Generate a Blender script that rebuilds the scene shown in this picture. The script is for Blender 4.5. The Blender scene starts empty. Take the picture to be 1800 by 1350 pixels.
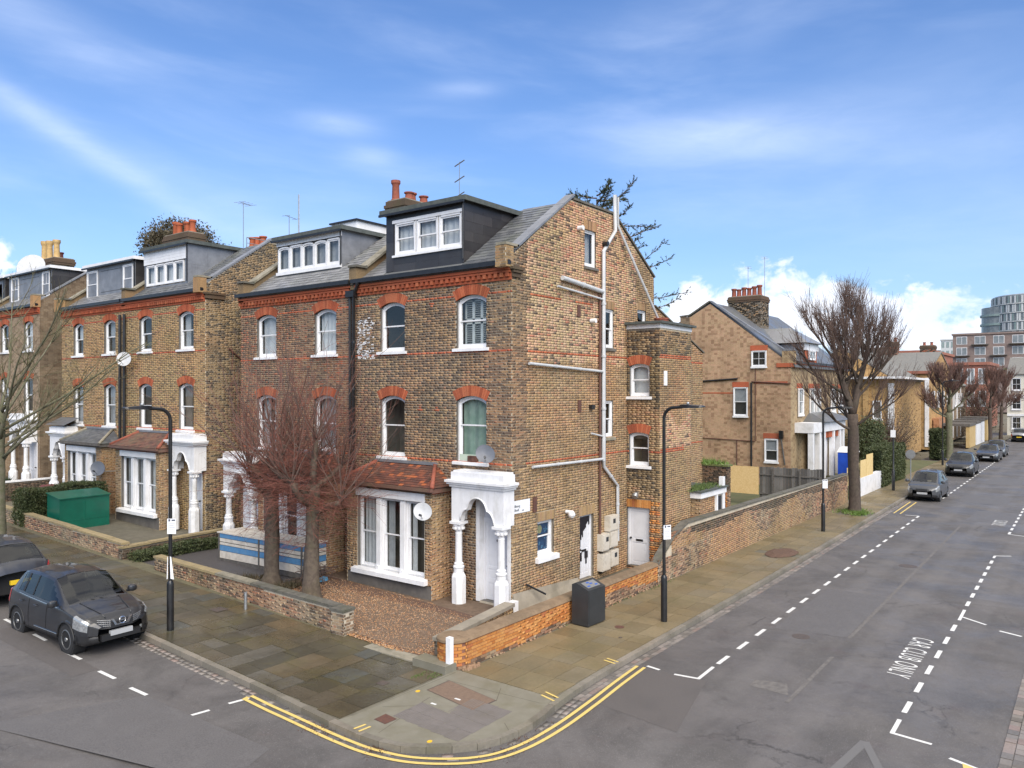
import bpy,math,random
import numpy as np
from mathutils import Vector,Matrix,Quaternion
RNG=random.Random(11)
NPR=np.random.default_rng(5)
scene=bpy.context.scene
COL=scene.collection
PI=math.pi
# ------------------------------------------------------------------ camera
CAM=Vector((-17.291,-13.111,6.15))
VIEW=Vector((0.79684,0.60419,0.0))
cam_data=bpy.data.cameras.new("camera")
cam=bpy.data.objects.new("camera",cam_data)
COL.objects.link(cam)
cam.location=CAM
cam.rotation_euler=VIEW.to_track_quat('-Z','Y').to_euler()
cam_data.sensor_width=36.0
cam_data.lens=27.3
cam_data.shift_y=0.0072
cam_data.clip_start=0.1
cam_data.clip_end=3000.0
scene.camera=cam
# ------------------------------------------------------------------ node helper
class NT:
 def __init__(self,tree):
  self.t=tree
 def n(self,typ,**kw):
  nd=self.t.nodes.new(typ)
  for k,v in kw.items():
   setattr(nd,k,v)
  return nd
 def put(self,sock,v):
  if v is None:
   return
  if isinstance(v,bpy.types.NodeSocket):
   self.t.links.new(v,sock)
  elif isinstance(v,(tuple,list)):
   if sock.type=='RGBA' and len(v)==3:
    v=tuple(v)+(1.0,)
   sock.default_value=v
  else:
   sock.default_value=v
 def m(self,op,a,b=None,c=None,clamp=False):
  nd=self.n('ShaderNodeMath',operation=op,use_clamp=clamp)
  self.put(nd.inputs[0],a); self.put(nd.inputs[1],b)
  if c is not None:self.put(nd.inputs[2],c)
  return nd.outputs[0]
 def vm(self,op,a,b=None):
  nd=self.n('ShaderNodeVectorMath',operation=op)
  self.put(nd.inputs[0],a)
  if b is not None:self.put(nd.inputs[1],b)
  return nd.outputs[1]if op in('DOT_PRODUCT','LENGTH')else nd.outputs[0]
 def noise(self,vec,scale=5.0,detail=3.0,rough=0.55,dist=0.0):
  nd=self.n('ShaderNodeTexNoise')
  if vec is not None:self.put(nd.inputs['Vector'],vec)
  nd.inputs['Scale'].default_value=scale
  nd.inputs['Detail'].default_value=detail
  nd.inputs['Roughness'].default_value=rough
  nd.inputs['Distortion'].default_value=dist
  return nd.outputs['Fac']
 def voro(self,vec,scale,feature='F1'):
  nd=self.n('ShaderNodeTexVoronoi',feature=feature)
  if vec is not None:self.put(nd.inputs['Vector'],vec)
  nd.inputs['Scale'].default_value=scale
  return nd
 def ramp(self,fac,stops,interp='LINEAR'):
  nd=self.n('ShaderNodeValToRGB')
  cr=nd.color_ramp
  cr.interpolation=interp
  while len(cr.elements)>1:
   cr.elements.remove(cr.elements[-1])
  cr.elements[0].position=stops[0][0]
  c0=stops[0][1]
  cr.elements[0].color=(c0,c0,c0,1)if not isinstance(c0,(tuple,list))else tuple(c0)+(1,)
  for p,c in stops[1:]:
   e=cr.elements.new(p)
   e.color=(c,c,c,1)if not isinstance(c,(tuple,list))else tuple(c)+(1,)
  self.put(nd.inputs[0],fac)
  return nd.outputs[0]
 def mix(self,fac,a,b,mode='MIX'):
  nd=self.n('ShaderNodeMix',data_type='RGBA',blend_type=mode)
  nd.clamp_factor=True
  self.put(nd.inputs[0],fac)
  self.put(nd.inputs[6],a); self.put(nd.inputs[7],b)
  return nd.outputs[2]
 def sep(self,v):
  nd=self.n('ShaderNodeSeparateXYZ'); self.put(nd.inputs[0],v)
  return nd.outputs
 def comb(self,x,y,z):
  nd=self.n('ShaderNodeCombineXYZ')
  self.put(nd.inputs[0],x); self.put(nd.inputs[1],y); self.put(nd.inputs[2],z)
  return nd.outputs[0]
 def smooth(self,v,lo,hi):
  nd=self.n('ShaderNodeMapRange',interpolation_type='SMOOTHSTEP')
  self.put(nd.inputs[0],v)
  nd.inputs[1].default_value=lo; nd.inputs[2].default_value=hi
  return nd.outputs[0]
# ------------------------------------------------------------------ world
SUN_EL,SUN_AZ=math.radians(40),math.radians(-128)
sun_dir=Vector((math.cos(SUN_EL)*math.cos(SUN_AZ),math.cos(SUN_EL)*math.sin(SUN_AZ),math.sin(SUN_EL)))
world=bpy.data.worlds.new("World")
scene.world=world
world.use_nodes=True
wt=world.node_tree
wt.nodes.clear()
W=NT(wt)
sky=W.n('ShaderNodeTexSky')
sky.sky_type='NISHITA'
sky.sun_disc=False
sky.sun_elevation=SUN_EL
sky.sun_rotation=math.atan2(sun_dir.x,sun_dir.y)
sky.altitude=0
sky.air_density=1.3
sky.dust_density=0.6
sky.ozone_density=2.2
tc=W.n('ShaderNodeTexCoord')
d=tc.outputs['Generated']
dx,dy,dz=W.sep(d)
fwd=W.vm('DOT_PRODUCT',d,(VIEW.x,VIEW.y,0))
rgt=W.vm('DOT_PRODUCT',d,(VIEW.y,-VIEW.x,0))
az=W.m('ARCTAN2',rgt,fwd)
el=W.m('ARCSINE',dz)
def blob(a0,e0,sa,se,rot=0.0):
 """soft elliptical patch of sky round azimuth a0, elevation e0 (degrees)"""
 A=W.m('SUBTRACT',az,math.radians(a0)); E=W.m('SUBTRACT',el,math.radians(e0))
 c,s=math.cos(rot),math.sin(rot)
 u=W.m('ADD',W.m('MULTIPLY',A,c),W.m('MULTIPLY',E,s))
 v=W.m('SUBTRACT',W.m('MULTIPLY',E,c),W.m('MULTIPLY',A,s))
 q=W.m('ADD',W.m('POWER',W.m('DIVIDE',u,math.radians(sa)),2.0),W.m('POWER',W.m('DIVIDE',v,math.radians(se)),2.0))
 return W.m('EXPONENT',W.m('MULTIPLY',q,-1.0))
ae=W.comb(az,el,0.0)
wisp_vec=W.vm('MULTIPLY',W.vm('ADD',ae,W.comb(W.m('MULTIPLY',el,1.1),0.0,0.0)),(1.6,6.5,1.0))
wisp=W.smooth(W.noise(wisp_vec,1.6,6.0,0.55,0.35),0.42,0.86)
wisp2=W.smooth(W.noise(W.vm('ADD',wisp_vec,(3.1,7.7,0)),3.2,5.0,0.5,0.4),0.45,0.95)
cirrus=W.m('ADD',W.m('MULTIPLY',wisp,0.28),W.m('MULTIPLY',wisp2,0.10))
fine=W.m('ADD',W.m('MULTIPLY',W.noise(W.vm('MULTIPLY',ae,(5,16,1)),2.0,5.0,0.6,0.6),0.9),0.25)
streaks=None
for(a0,e0,sa,se,rot,amt)in[(-29,15.5,9.0,0.8,-0.50,.55),(-20,12.4,9.5,1.6,-0.43,.30),(-9,9.5,9,2.4,-0.40,.26),(-31,22,8,1.6,-0.28,.30),
                                   (-12.6,18.6,2.6,.75,-.05,.55),(-10.4,16.6,1.9,.7,-.05,.45),(-3.6,21.2,2.5,.55,0.03,.45),
                                   (14.6,17.6,6.5,1.6,.03,.50),(24,18,9,3.0,.15,.22),(10,25,4,1.4,0,.16),(18,24,3,1.2,.3,.18),(33,13,12,5,.1,.22)]:
 b=W.m('MULTIPLY',W.m('MULTIPLY',blob(a0,e0,sa,se,rot),fine),amt*.78)
 streaks=b if streaks is None else W.m('ADD',streaks,b)
fade_low=W.smooth(el,0.02,0.30)
cirrus=W.m('ADD',W.m('MULTIPLY',cirrus,W.m('ADD',W.m('MULTIPLY',fade_low,0.6),0.4)),streaks,clamp=True)
pv=W.vm('MULTIPLY',ae,(1.0,1.35,1.0))
puff=W.noise(pv,21.0,6.0,0.58,0.25)
bank=W.m('MULTIPLY',W.smooth(W.noise(W.comb(az,0.3,1.7),2.3,1.0),0.50,0.62),W.smooth(el,0.20,0.05))
bank=W.m('MULTIPLY',bank,W.m('SUBTRACT',1.0,blob(0,5,44,40)))
local=None
for(a0,e0,sa,se)in[(18.6,6.8,3.6,3.2),(14.2,5.6,3.2,3.0),(22.0,5.0,3.6,2.6),(28.2,4.9,3.4,2.5),(32.6,4.4,3.0,2.2),(-33.2,7.6,1.9,1.9),(11.8,3.8,2.5,3.2),(25.5,4.3,2.5,1.9)]:
 b=blob(a0,e0,sa,se)
 local=b if local is None else W.m('ADD',local,b)
cum=W.smooth(W.m('ADD',W.m('ADD',W.m('MULTIPLY',local,0.56),W.m('MULTIPLY',bank,0.45)),W.m('MULTIPLY',W.m('SUBTRACT',puff,0.5),1.5)),0.40,0.66)
cum=W.m('MULTIPLY',cum,W.smooth(el,-0.01,0.05))
SKYMIX=W.n('ShaderNodeHueSaturation')
SKYMIX.inputs['Saturation'].default_value=0.93
SKYMIX.inputs['Value'].default_value=1.0
W.put(SKYMIX.inputs['Color'],sky.outputs[0])
veil_c=(9.6,10.8,13.2)
hz=W.m('EXPONENT',W.m('MULTIPLY',W.m('MAXIMUM',el,0.0),-7.0))
col0=W.mix(1.0,SKYMIX.outputs[0],(.68,.98,1.50),'MULTIPLY')
col1=W.mix(W.m('MULTIPLY',hz,0.55),col0,(7.4,9.5,12.4))
col2=W.mix(W.m('MULTIPLY',cirrus,0.85),col1,veil_c)
shade=W.mix(W.smooth(W.noise(W.vm('ADD',pv,(0.012,0.02,0)),9.0,4.0,0.5),0.35,0.65),(9.3,10.2,12.2),(11.9,11.8,12.2))
col3=W.mix(W.m('MULTIPLY',cum,0.85),col2,shade)
high=W.m('MULTIPLY',W.smooth(el,math.radians(29),math.radians(52)),W.m('ADD',.36,W.m('MULTIPLY',W.smooth(W.noise(d,2.6,6.0,.6,.5),.32,.6),.62)))
col3=W.mix(high,col3,(13.6,13.0,12.2))
bg=W.n('ShaderNodeBackground')
W.put(bg.inputs[0],col3)
bg.inputs[1].default_value=0.088
wo=W.n('ShaderNodeOutputWorld')
wt.links.new(bg.outputs[0],wo.inputs[0])
sun_data=bpy.data.lights.new("sun",'SUN')
sun_data.energy=3.9
sun_data.angle=math.radians(55)
sun_data.color=(1.0,0.915,0.79)
sun=bpy.data.objects.new("sun",sun_data)
COL.objects.link(sun)
sun.rotation_euler=(-sun_dir).to_track_quat('-Z','Y').to_euler()
sun.location=sun_dir*200
scene.view_settings.view_transform='Standard'
scene.view_settings.look='None'
scene.view_settings.exposure=0.35
scene.view_settings.gamma=1.0
scene.view_settings.use_curve_mapping=False
scene.render.film_transparent=False
try:
 scene.cycles.max_bounces=6
 scene.cycles.transparent_max_bounces=12
 scene.cycles.use_denoising=True
 scene.cycles.caustics_reflective=False
 scene.cycles.caustics_refractive=False
except Exception:
 pass
# ------------------------------------------------------------------ materials
MATS={}
def new_mat(name):
 m=bpy.data.materials.new(name)
 m.use_nodes=True
 m.node_tree.nodes.clear()
 t=NT(m.node_tree)
 b=t.n('ShaderNodeBsdfPrincipled')
 o=t.n('ShaderNodeOutputMaterial')
 m.node_tree.links.new(b.outputs[0],o.inputs[0])
 MATS[name]=m
 return m,t,b
def pos(t):
 return t.n('ShaderNodeNewGeometry').outputs['Position']
def objc(t):
 return t.n('ShaderNodeTexCoord').outputs['Object']
def attr(t,name='rnd'):
 return t.n('ShaderNodeAttribute',attribute_name=name).outputs['Fac']
def bump(t,b,h,strength=0.3,dist=0.01):
 nd=t.n('ShaderNodeBump')
 nd.inputs['Strength'].default_value=strength
 nd.inputs['Distance'].default_value=dist
 t.put(nd.inputs['Height'],h)
 t.put(b.inputs['Normal'],nd.outputs[0])
def mat(name,c1,c2=None,scale=3.0,rough=0.8,metal=0.0,bmp=0.0,bscale=40.0,dirt=None,dirt_amt=0.4,dscale=0.8,spec=None,coat=0.0,local=False,streaks=0.0):
 """plain noisy surface: c1-c2 mottling plus an optional dirt colour in larger patches"""
 m,t,b=new_mat(name)
 P=objc(t)if local else pos(t)
 col=c1
 if c2 is not None:
  col=t.mix(t.smooth(t.noise(P,scale,5.0,0.6),0.3,0.7),c1,c2)
 if streaks:
  col=t.mix(t.m('MULTIPLY',t.smooth(t.noise(t.vm('MULTIPLY',P,(7.0,7.0,.9)),1.6,6.0,.7),.48,.76),streaks),col,(.30,.29,.24))
 if dirt is not None:
  col=t.mix(t.m('MULTIPLY',t.smooth(t.noise(P,dscale,6.0,0.65,0.4),0.45,0.75),dirt_amt),col,dirt)
 t.put(b.inputs['Base Color'],col)
 t.put(b.inputs['Roughness'],rough)
 b.inputs['Metallic'].default_value=metal
 if spec is not None:b.inputs['Specular IOR Level'].default_value=spec
 if coat:b.inputs['Coat Weight'].default_value=coat; b.inputs['Coat Roughness'].default_value=0.04
 if bmp:bump(t,b,t.noise(P,bscale,3.0),bmp)
 return m
def brick_mat(name,stops,stain=(0.05,0.045,0.035),amt=0.5,sscale=0.55,moss=0.0,light=None,streak=0.35):
 m,t,b=new_mat(name)
 P=pos(t)
 r=attr(t)
 col=t.ramp(r,stops)
 tone=t.noise(t.vm('ADD',P,(2,8,5)),.42,3.0,.5,.4)
 col=t.mix(t.smooth(tone,.42,.62),col,t.mix(1.0,col,(1.10,.97,.93),'MULTIPLY'))
 col=t.mix(t.smooth(t.noise(t.vm('ADD',P,(22,1,3)),.55,3.0,.5,.4),.5,.66),col,t.mix(1.0,col,(.86,.86,.80),'MULTIPLY'))
 n1=t.noise(P,22.0,4.0,0.7)
 col=t.mix(t.m('MULTIPLY',t.smooth(n1,0.35,0.75),0.5),col,t.mix(1.0,col,(0.55,0.5,0.45),'MULTIPLY'))
 big=t.smooth(t.noise(P,sscale,5.0,0.6,0.3),0.48,0.72)
 runs=t.smooth(t.noise(t.vm('MULTIPLY',P,(3.0,3.0,0.35)),1.3,5.0,0.65),0.5,0.78)
 a=t.m('ADD',t.m('MULTIPLY',big,amt),t.m('MULTIPLY',runs,streak),clamp=True)
 col=t.mix(a,col,t.mix(0.75,col,stain))
 if light is not None:
  lt=t.smooth(t.noise(t.vm('ADD',P,(7,3,1)),0.9,6.0,0.7,0.5),0.52,0.66)
  col=t.mix(t.m('MULTIPLY',lt,0.45),col,light)
 if moss>0:
  ms=t.smooth(t.noise(t.vm('ADD',P,(17,3,9)),1.1,6.0,0.7),0.5,0.7)
  col=t.mix(t.m('MULTIPLY',ms,moss),col,(0.07,0.075,0.03))
 t.put(b.inputs['Base Color'],col)
 b.inputs['Roughness'].default_value=0.9
 b.inputs['Specular IOR Level'].default_value=0.25
 bump(t,b,t.noise(P,60.0,3.0),0.35,0.01)
 return m
def var_mat(name,stops,dirt=(0.04,0.04,0.03),amt=0.4,scale=1.2,rough=(0.6,0.9),bmp=0.3,bscale=25.0,fine=0.35,spec=0.4,moss=0.0,mosscol=(0.10,0.11,0.035)):
 """material whose pieces differ by the face attribute rnd"""
 m,t,b=new_mat(name)
 P=pos(t)
 col=t.ramp(attr(t),stops)
 n1=t.noise(P,bscale,5.0,0.7)
 col=t.mix(t.m('MULTIPLY',t.smooth(n1,0.3,0.75),fine),col,t.mix(1.0,col,(0.45,0.45,0.45),'MULTIPLY'))
 big=t.smooth(t.noise(P,scale,6.0,0.65,0.3),0.42,0.72)
 col=t.mix(t.m('MULTIPLY',big,amt),col,dirt)
 if moss>0:
  ms=t.smooth(t.noise(t.vm('ADD',P,(11,5,3)),0.7,7.0,0.72,0.6),0.46,0.70)
  col=t.mix(t.m('MULTIPLY',ms,moss),col,mosscol)
 t.put(b.inputs['Base Color'],col)
 wet=t.smooth(t.noise(t.vm('ADD',P,(3,9,3)),0.5,5.0,0.6),0.4,0.65)
 t.put(b.inputs['Roughness'],t.m('ADD',t.m('MULTIPLY',wet,rough[1]-rough[0]),rough[0]))
 b.inputs['Specular IOR Level'].default_value=spec
 bump(t,b,n1,bmp,0.01)
 return m
TAN,OCH,BRN,DRK,RED,PNK=(.38,.26,.135),(.43,.28,.11),(.25,.16,.09),(.10,.078,.062),(.32,.12,.065),(.42,.26,.17)
brick_mat('brick_front',[(0,(.12,.09,.07)),(.30,(.16,.115,.08)),(.5,(.23,.155,.095)),(.7,(.28,.19,.115)),(.88,(.34,.235,.13)),(1,(.28,.155,.10))],amt=.42,streak=.3)
brick_mat('brick_front_left',[(0,(.11,.08,.06)),(.2,(.14,.095,.07)),(.32,(.21,.13,.085)),(.6,(.26,.165,.10)),(.8,(.30,.20,.12)),(.9,(.27,.125,.08)),(1,RED)],amt=.28,streak=.2)
brick_mat('brick_gable',[(0,(.19,.125,.075)),(.10,(.26,.18,.105)),(.35,(.35,.24,.135)),(.6,(.40,.27,.135)),(.82,(.41,.285,.17)),(.93,(.36,.21,.12)),(1,(.30,.20,.12))],amt=.36,streak=.34)
brick_mat('brick_cleaned',[(0,(.12,.09,.075)),(.09,(.18,.13,.095)),(.14,(.44,.32,.19)),(.45,(.52,.385,.22)),(.66,(.54,.375,.25)),(.86,(.48,.29,.20)),(.95,(.42,.18,.12)),(1,(.58,.46,.30))],amt=.22,streak=.2)
brick_mat('brick_wing',[(0,DRK),(.25,(.09,.075,.055)),(.35,(.21,.15,.085)),(.7,(.30,.215,.12)),(1,(.33,.24,.14))],amt=.55,streak=.5)
brick_mat('brick_red',[(0,(.30,.085,.045)),(.5,(.42,.12,.06)),(1,(.50,.17,.085))],amt=.3,streak=.25)
brick_mat('brick_orange',[(0,(.44,.17,.05)),(.4,(.55,.25,.075)),(.8,(.60,.31,.11)),(1,(.42,.13,.055))],amt=.25,streak=.3)
brick_mat('brick_yellow_far',[(0,(.15,.105,.06)),(.15,(.29,.20,.10)),(.5,(.40,.285,.14)),(.85,(.43,.30,.15)),(1,(.33,.20,.12))],amt=.25,streak=.2)
brick_mat('brick_old',[(0,DRK),(.2,(.16,.11,.08)),(.4,(.27,.18,.12)),(.65,(.33,.22,.14)),(.85,(.40,.31,.20)),(1,(.32,.14,.09))],amt=.5,streak=.2,moss=.45,light=(.42,.36,.25))
brick_mat('brick_dark',[(0,(.04,.035,.03)),(.4,(.10,.075,.055)),(.8,(.16,.11,.075)),(1,(.19,.12,.08))],amt=.6,moss=.35)
mat('mortar',(.58,.51,.39),(.46,.40,.30),6,.95,dirt=(.24,.20,.15),dirt_amt=.4)
mat('mortar_light',(.54,.46,.33),(.45,.37,.25),6,.95,dirt=(.24,.19,.13),dirt_amt=.35)
mat('mortar_dark',(.13,.11,.09),(.20,.17,.13),6,.95,dirt=(.06,.055,.03),dirt_amt=.5)
mat('mortar_red',(.20,.09,.06),(.28,.13,.08),6,.95)
mat('white_paint',(.76,.76,.77),(.81,.81,.82),4,.45,dirt=(.50,.49,.45),dirt_amt=.35,dscale=1.6,streaks=.16)
mat('white_render',(.72,.72,.73),(.78,.78,.79),3,.6,bmp=.2,dirt=(.42,.41,.36),dirt_amt=.45,dscale=1.6,streaks=.26)
mat('sage_paint',(.46,.55,.44),(.5,.58,.48),4,.55)
mat('lead',(.20,.21,.23),(.27,.28,.30),2.2,.5,metal=.3,dirt=(.12,.12,.13),dirt_amt=.5,dscale=1.5,bmp=.15,bscale=8)
mat('felt_edge',(.055,.065,.06),(.09,.10,.095),6,.8,dirt=(.10,.12,.09),dirt_amt=.5)
mat('felt_roof',(.10,.105,.105),(.14,.14,.14),2,.85)
mat('black_plastic',(.012,.012,.013),(.02,.02,.022),4,.35)
mat('black_paint',(.010,.010,.011),(.016,.016,.017),5,.32,dirt=(.05,.045,.04),dirt_amt=.25,dscale=3)
mat('grey_plastic',(.46,.47,.48),(.54,.55,.56),5,.5,dirt=(.25,.25,.24),dirt_amt=.4,dscale=2.5)
mat('stone_coping',(.30,.27,.21),(.22,.20,.15),5,.9,bmp=.4,bscale=20,dirt=(.09,.09,.06),dirt_amt=.7,dscale=1.4)
mat('stone_coping_yellow',(.336,.264,.136),(.272,.216,.128),5,.9,bmp=.4,bscale=20,dirt=(.112,.096,.048),dirt_amt=.5,dscale=1.8)
mat('stone_coping_dark',(.14,.13,.11),(.085,.08,.065),5,.85,bmp=.4,bscale=20,dirt=(.07,.075,.035),dirt_amt=.6,dscale=1.4)
mat('cement',(.315,.277,.217),(.255,.225,.180),3,.9,bmp=.3,bscale=16,dirt=(.135,.120,.083),dirt_amt=.6)
mat('cement_brown',(.240,.168,.104),(.176,.120,.072),4,.9,bmp=.3,bscale=16,dirt=(.080,.064,.040),dirt_amt=.7)
mat('plinth',(.115,.105,.095),(.16,.145,.125),3,.85,bmp=.2,dirt=(.06,.055,.045),dirt_amt=.6)
mat('terracotta',(.30,.085,.05),(.22,.065,.04),8,.8,dirt=(.12,.07,.05),dirt_amt=.4,dscale=4)
mat('buff_pot',(.62,.42,.18),(.5,.33,.14),8,.8,dirt=(.2,.15,.08),dirt_amt=.4,dscale=4)
mat('red_box',(.15,.035,.03),(.12,.03,.025),8,.6)
mat('interior',(.16,.145,.125),(.22,.20,.175),1.5,.9)
mat('interior_dark',(.045,.042,.04),(.07,.065,.06),1.5,.9)
mat('curtain_white',(.62,.62,.64),(.70,.70,.71),5,.9)
mat('curtain_grey',(.36,.37,.39),(.46,.46,.48),5,.9)
mat('curtain_green',(.36,.47,.40),(.26,.38,.31),4,.9)
mat('curtain_brown',(.26,.21,.17),(.20,.16,.13),4,.9)
mat('shutter_white',(.68,.70,.68),None,rough=.6)
mat('timber_dark',(.075,.068,.06),(.12,.11,.10),8,.85,bmp=.3,dirt=(.18,.17,.15),dirt_amt=.4,dscale=2)
mat('osb',(.56,.38,.16),(.66,.48,.24),16,.8,bmp=.2)
mat('plywood_yellow',(.62,.45,.19),(.7,.53,.25),8,.8)
mat('blue_board',(.075,.21,.40),(.10,.26,.46),8,.6,dirt=(.3,.35,.4),dirt_amt=.3,dscale=5)
mat('cream_board',(.66,.61,.53),(.56,.51,.44),6,.7,dirt=(.3,.26,.2),dirt_amt=.5,dscale=3)
mat('green_metal',(.006,.10,.065),(.008,.125,.08),2,.28,dirt=(.02,.07,.05),dirt_amt=.4,spec=.5)
mat('anthracite',(.026,.028,.030),(.036,.038,.040),2,.45,bmp=.1)
mat('dish_grey',(.09,.10,.12),(.12,.13,.155),4,.45)
mat('dish_pale',(.46,.47,.48),(.52,.53,.54),4,.5,dirt=(.3,.3,.3),dirt_amt=.4,dscale=5)
mat('cream_meter',(.55,.50,.42),(.6,.55,.47),5,.6,dirt=(.3,.26,.2),dirt_amt=.5,dscale=4)
mat('metal_grey',(.35,.36,.37),(.42,.43,.44),8,.4,metal=.7)
mat('sign_white',(.78,.79,.82),None,rough=.4)
mat('sign_ink',(.10,.11,.14),None,rough=.5)
mat('sign_blue',(.04,.10,.35),None,rough=.5)
mat('poster_navy',(.012,.05,.13),(.02,.085,.20),5,.7)
mat('poster_gold',(.42,.40,.20),(.30,.30,.18),14,.7)
mat('poster_sky',(.10,.30,.48),None,rough=.7)
mat('door_white',(.66,.66,.68),(.70,.70,.72),4,.4,dirt=(.5,.5,.5),dirt_amt=.3,dscale=2)
mat('door_black',(.014,.014,.02),None,rough=.35)
mat('bark',(.075,.056,.042),(.125,.098,.072),9,.9,bmp=.8,bscale=16,dirt=(.09,.085,.04),dirt_amt=.5,dscale=1.6)
mat('bark_dark',(.050,.036,.028),(.085,.062,.048),9,.9,bmp=.8,bscale=16,dirt=(.05,.055,.03),dirt_amt=.4,dscale=1.6)
mat('bark_green',(.10,.105,.055),(.16,.145,.10),7,.9,bmp=.6,bscale=16,dirt=(.06,.05,.04),dirt_amt=.5,dscale=2)
mat('bark_pale',(.34,.31,.27),(.24,.22,.18),6,.9)
mat('twig_red',(.17,.075,.055),(.26,.085,.06),2.0,.75,dirt=(.08,.06,.045),dirt_amt=.6,dscale=1.2)
mat('twig_brown',(.10,.068,.055),(.15,.095,.075),2.0,.8)
mat('twig_mauve',(.12,.072,.058),(.17,.095,.075),2.0,.8)
mat('twig_green',(.15,.145,.07),(.12,.10,.06),2.0,.8)
mat('needles',(.028,.045,.022),(.05,.075,.035),5,.8)
mat('ivy_leaf',(.06,.055,.028),(.09,.065,.035),5,.7)
mat('hedge_leaf',(.035,.050,.016),(.06,.078,.026),3,.65,dirt=(.12,.10,.05),dirt_amt=.4,dscale=4)
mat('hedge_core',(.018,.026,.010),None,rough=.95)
mat('weed_leaf',(.08,.14,.02),(.12,.20,.035),6,.6)
mat('grass_blade',(.07,.11,.025),(.10,.14,.04),5,.8)
mat('mulch',(.085,.050,.035),(.13,.075,.05),25,.95,bmp=.8,bscale=50)
mat('soil',(.11,.075,.05),(.16,.11,.075),8,.95,bmp=.5)
mat('rust',(.13,.055,.035),(.09,.045,.035),14,.7,bmp=.3)
mat('iron',(.10,.075,.06),(.07,.06,.055),10,.6,bmp=.2)
mat('moss_edge',(.10,.13,.04),(.14,.15,.06),8,.95,bmp=.5)
mat('tower_panel',(.56,.58,.57),(.64,.65,.64),.4,.6)
mat('tower_green',(.22,.30,.29),(.28,.35,.33),.5,.5)
mat('glass_far',(.16,.18,.19),(.24,.26,.27),.8,.15)
mat('glass_dark',(.03,.035,.04),(.05,.06,.07),2,.12)
mat('brown_brick_far',(.20,.15,.135),(.25,.19,.165),1.2,.9)
mat('red_brick_far',(.28,.11,.075),(.33,.14,.095),1.2,.9)
mat('cream_render',(.56,.53,.45),(.62,.59,.51),1.5,.85)
mat('blue_plastic',(.01,.06,.42),(.012,.075,.5),3,.4)
mat('garage_tan',(.42,.30,.13),(.48,.35,.17),1.5,.85)
mat('moss_tile_far',(.20,.19,.17),(.15,.15,.14),4,.85)
mat('pot_green',(.25,.42,.05),(.4,.6,.1),8,.6)
var_mat('slate',[(0,(.085,.09,.10)),(.5,(.12,.125,.135)),(1,(.17,.175,.18))],dirt=(.13,.14,.10),amt=.4,scale=1.3,rough=(.30,.6),bmp=.2,spec=.5)
var_mat('slate_pale',[(0,(.16,.16,.165)),(.5,(.22,.22,.225)),(1,(.27,.27,.27))],dirt=(.14,.15,.12),amt=.4,scale=1.3,rough=(.3,.55),bmp=.2,spec=.5)
var_mat('slate_black',[(0,(.028,.026,.028)),(.5,(.040,.037,.038)),(1,(.055,.050,.050))],dirt=(.07,.07,.065),amt=.35,scale=1.2,rough=(.28,.5),bmp=.15,spec=.5)
var_mat('tile_red',[(0,(.085,.04,.032)),(.5,(.13,.052,.038)),(.86,(.20,.068,.042)),(.95,(.38,.115,.045)),(1,(.44,.13,.05))],dirt=(.10,.075,.05),amt=.5,scale=1.6,rough=(.5,.85))
var_mat('tile_brown',[(0,(.10,.06,.05)),(.5,(.16,.085,.065)),(1,(.22,.10,.07))],dirt=(.17,.15,.09),amt=.55,scale=1.8,rough=(.5,.85))
var_mat('york_stone',[(0,(.063,.057,.040)),(.3,(.084,.074,.049)),(.55,(.105,.088,.055)),(.72,(.134,.101,.059)),(.84,(.080,.077,.063)),(.93,(.092,.105,.101)),(1,(.147,.105,.060))],dirt=(.046,.040,.027),amt=.78,scale=.8,rough=(.22,.6),bmp=.25,bscale=12,spec=.55,moss=.6,mosscol=(.097,.084,.029))
var_mat('paving',[(0,(.170,.133,.075)),(.4,(.204,.160,.088)),(.8,(.238,.187,.109)),(1,(.184,.153,.099))],dirt=(.116,.099,.058),amt=.55,scale=.8,rough=(.35,.8),bmp=.15,bscale=14,spec=.45,moss=.35,mosscol=(.129,.116,.048))
var_mat('sett',[(0,(.145,.132,.119)),(.4,(.212,.191,.170)),(.8,(.281,.246,.221)),(1,(.238,.170,.145))],dirt=(.102,.085,.068),amt=.5,scale=1.8,rough=(.45,.85),bmp=.4,bscale=18)
var_mat('kerbstone',[(0,(.166,.151,.122)),(.5,(.223,.202,.166)),(1,(.274,.238,.194))],dirt=(.086,.079,.058),amt=.6,scale=1.0,rough=(.4,.85),bmp=.3,bscale=18,moss=.2)
var_mat('gravel_stone',[(0,(.138,.063,.037)),(.2,(.303,.141,.066)),(.55,(.440,.232,.096)),(.8,(.482,.303,.162)),(1,(.413,.310,.236))],dirt=(.151,.084,.052),amt=.35,scale=1.5,rough=(.6,.9),bmp=.2)
var_mat('fence_board',[(0,(.075,.07,.065)),(.5,(.12,.112,.105)),(1,(.19,.18,.17))],dirt=(.06,.06,.05),amt=.4,scale=2,rough=(.7,.95))
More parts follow.
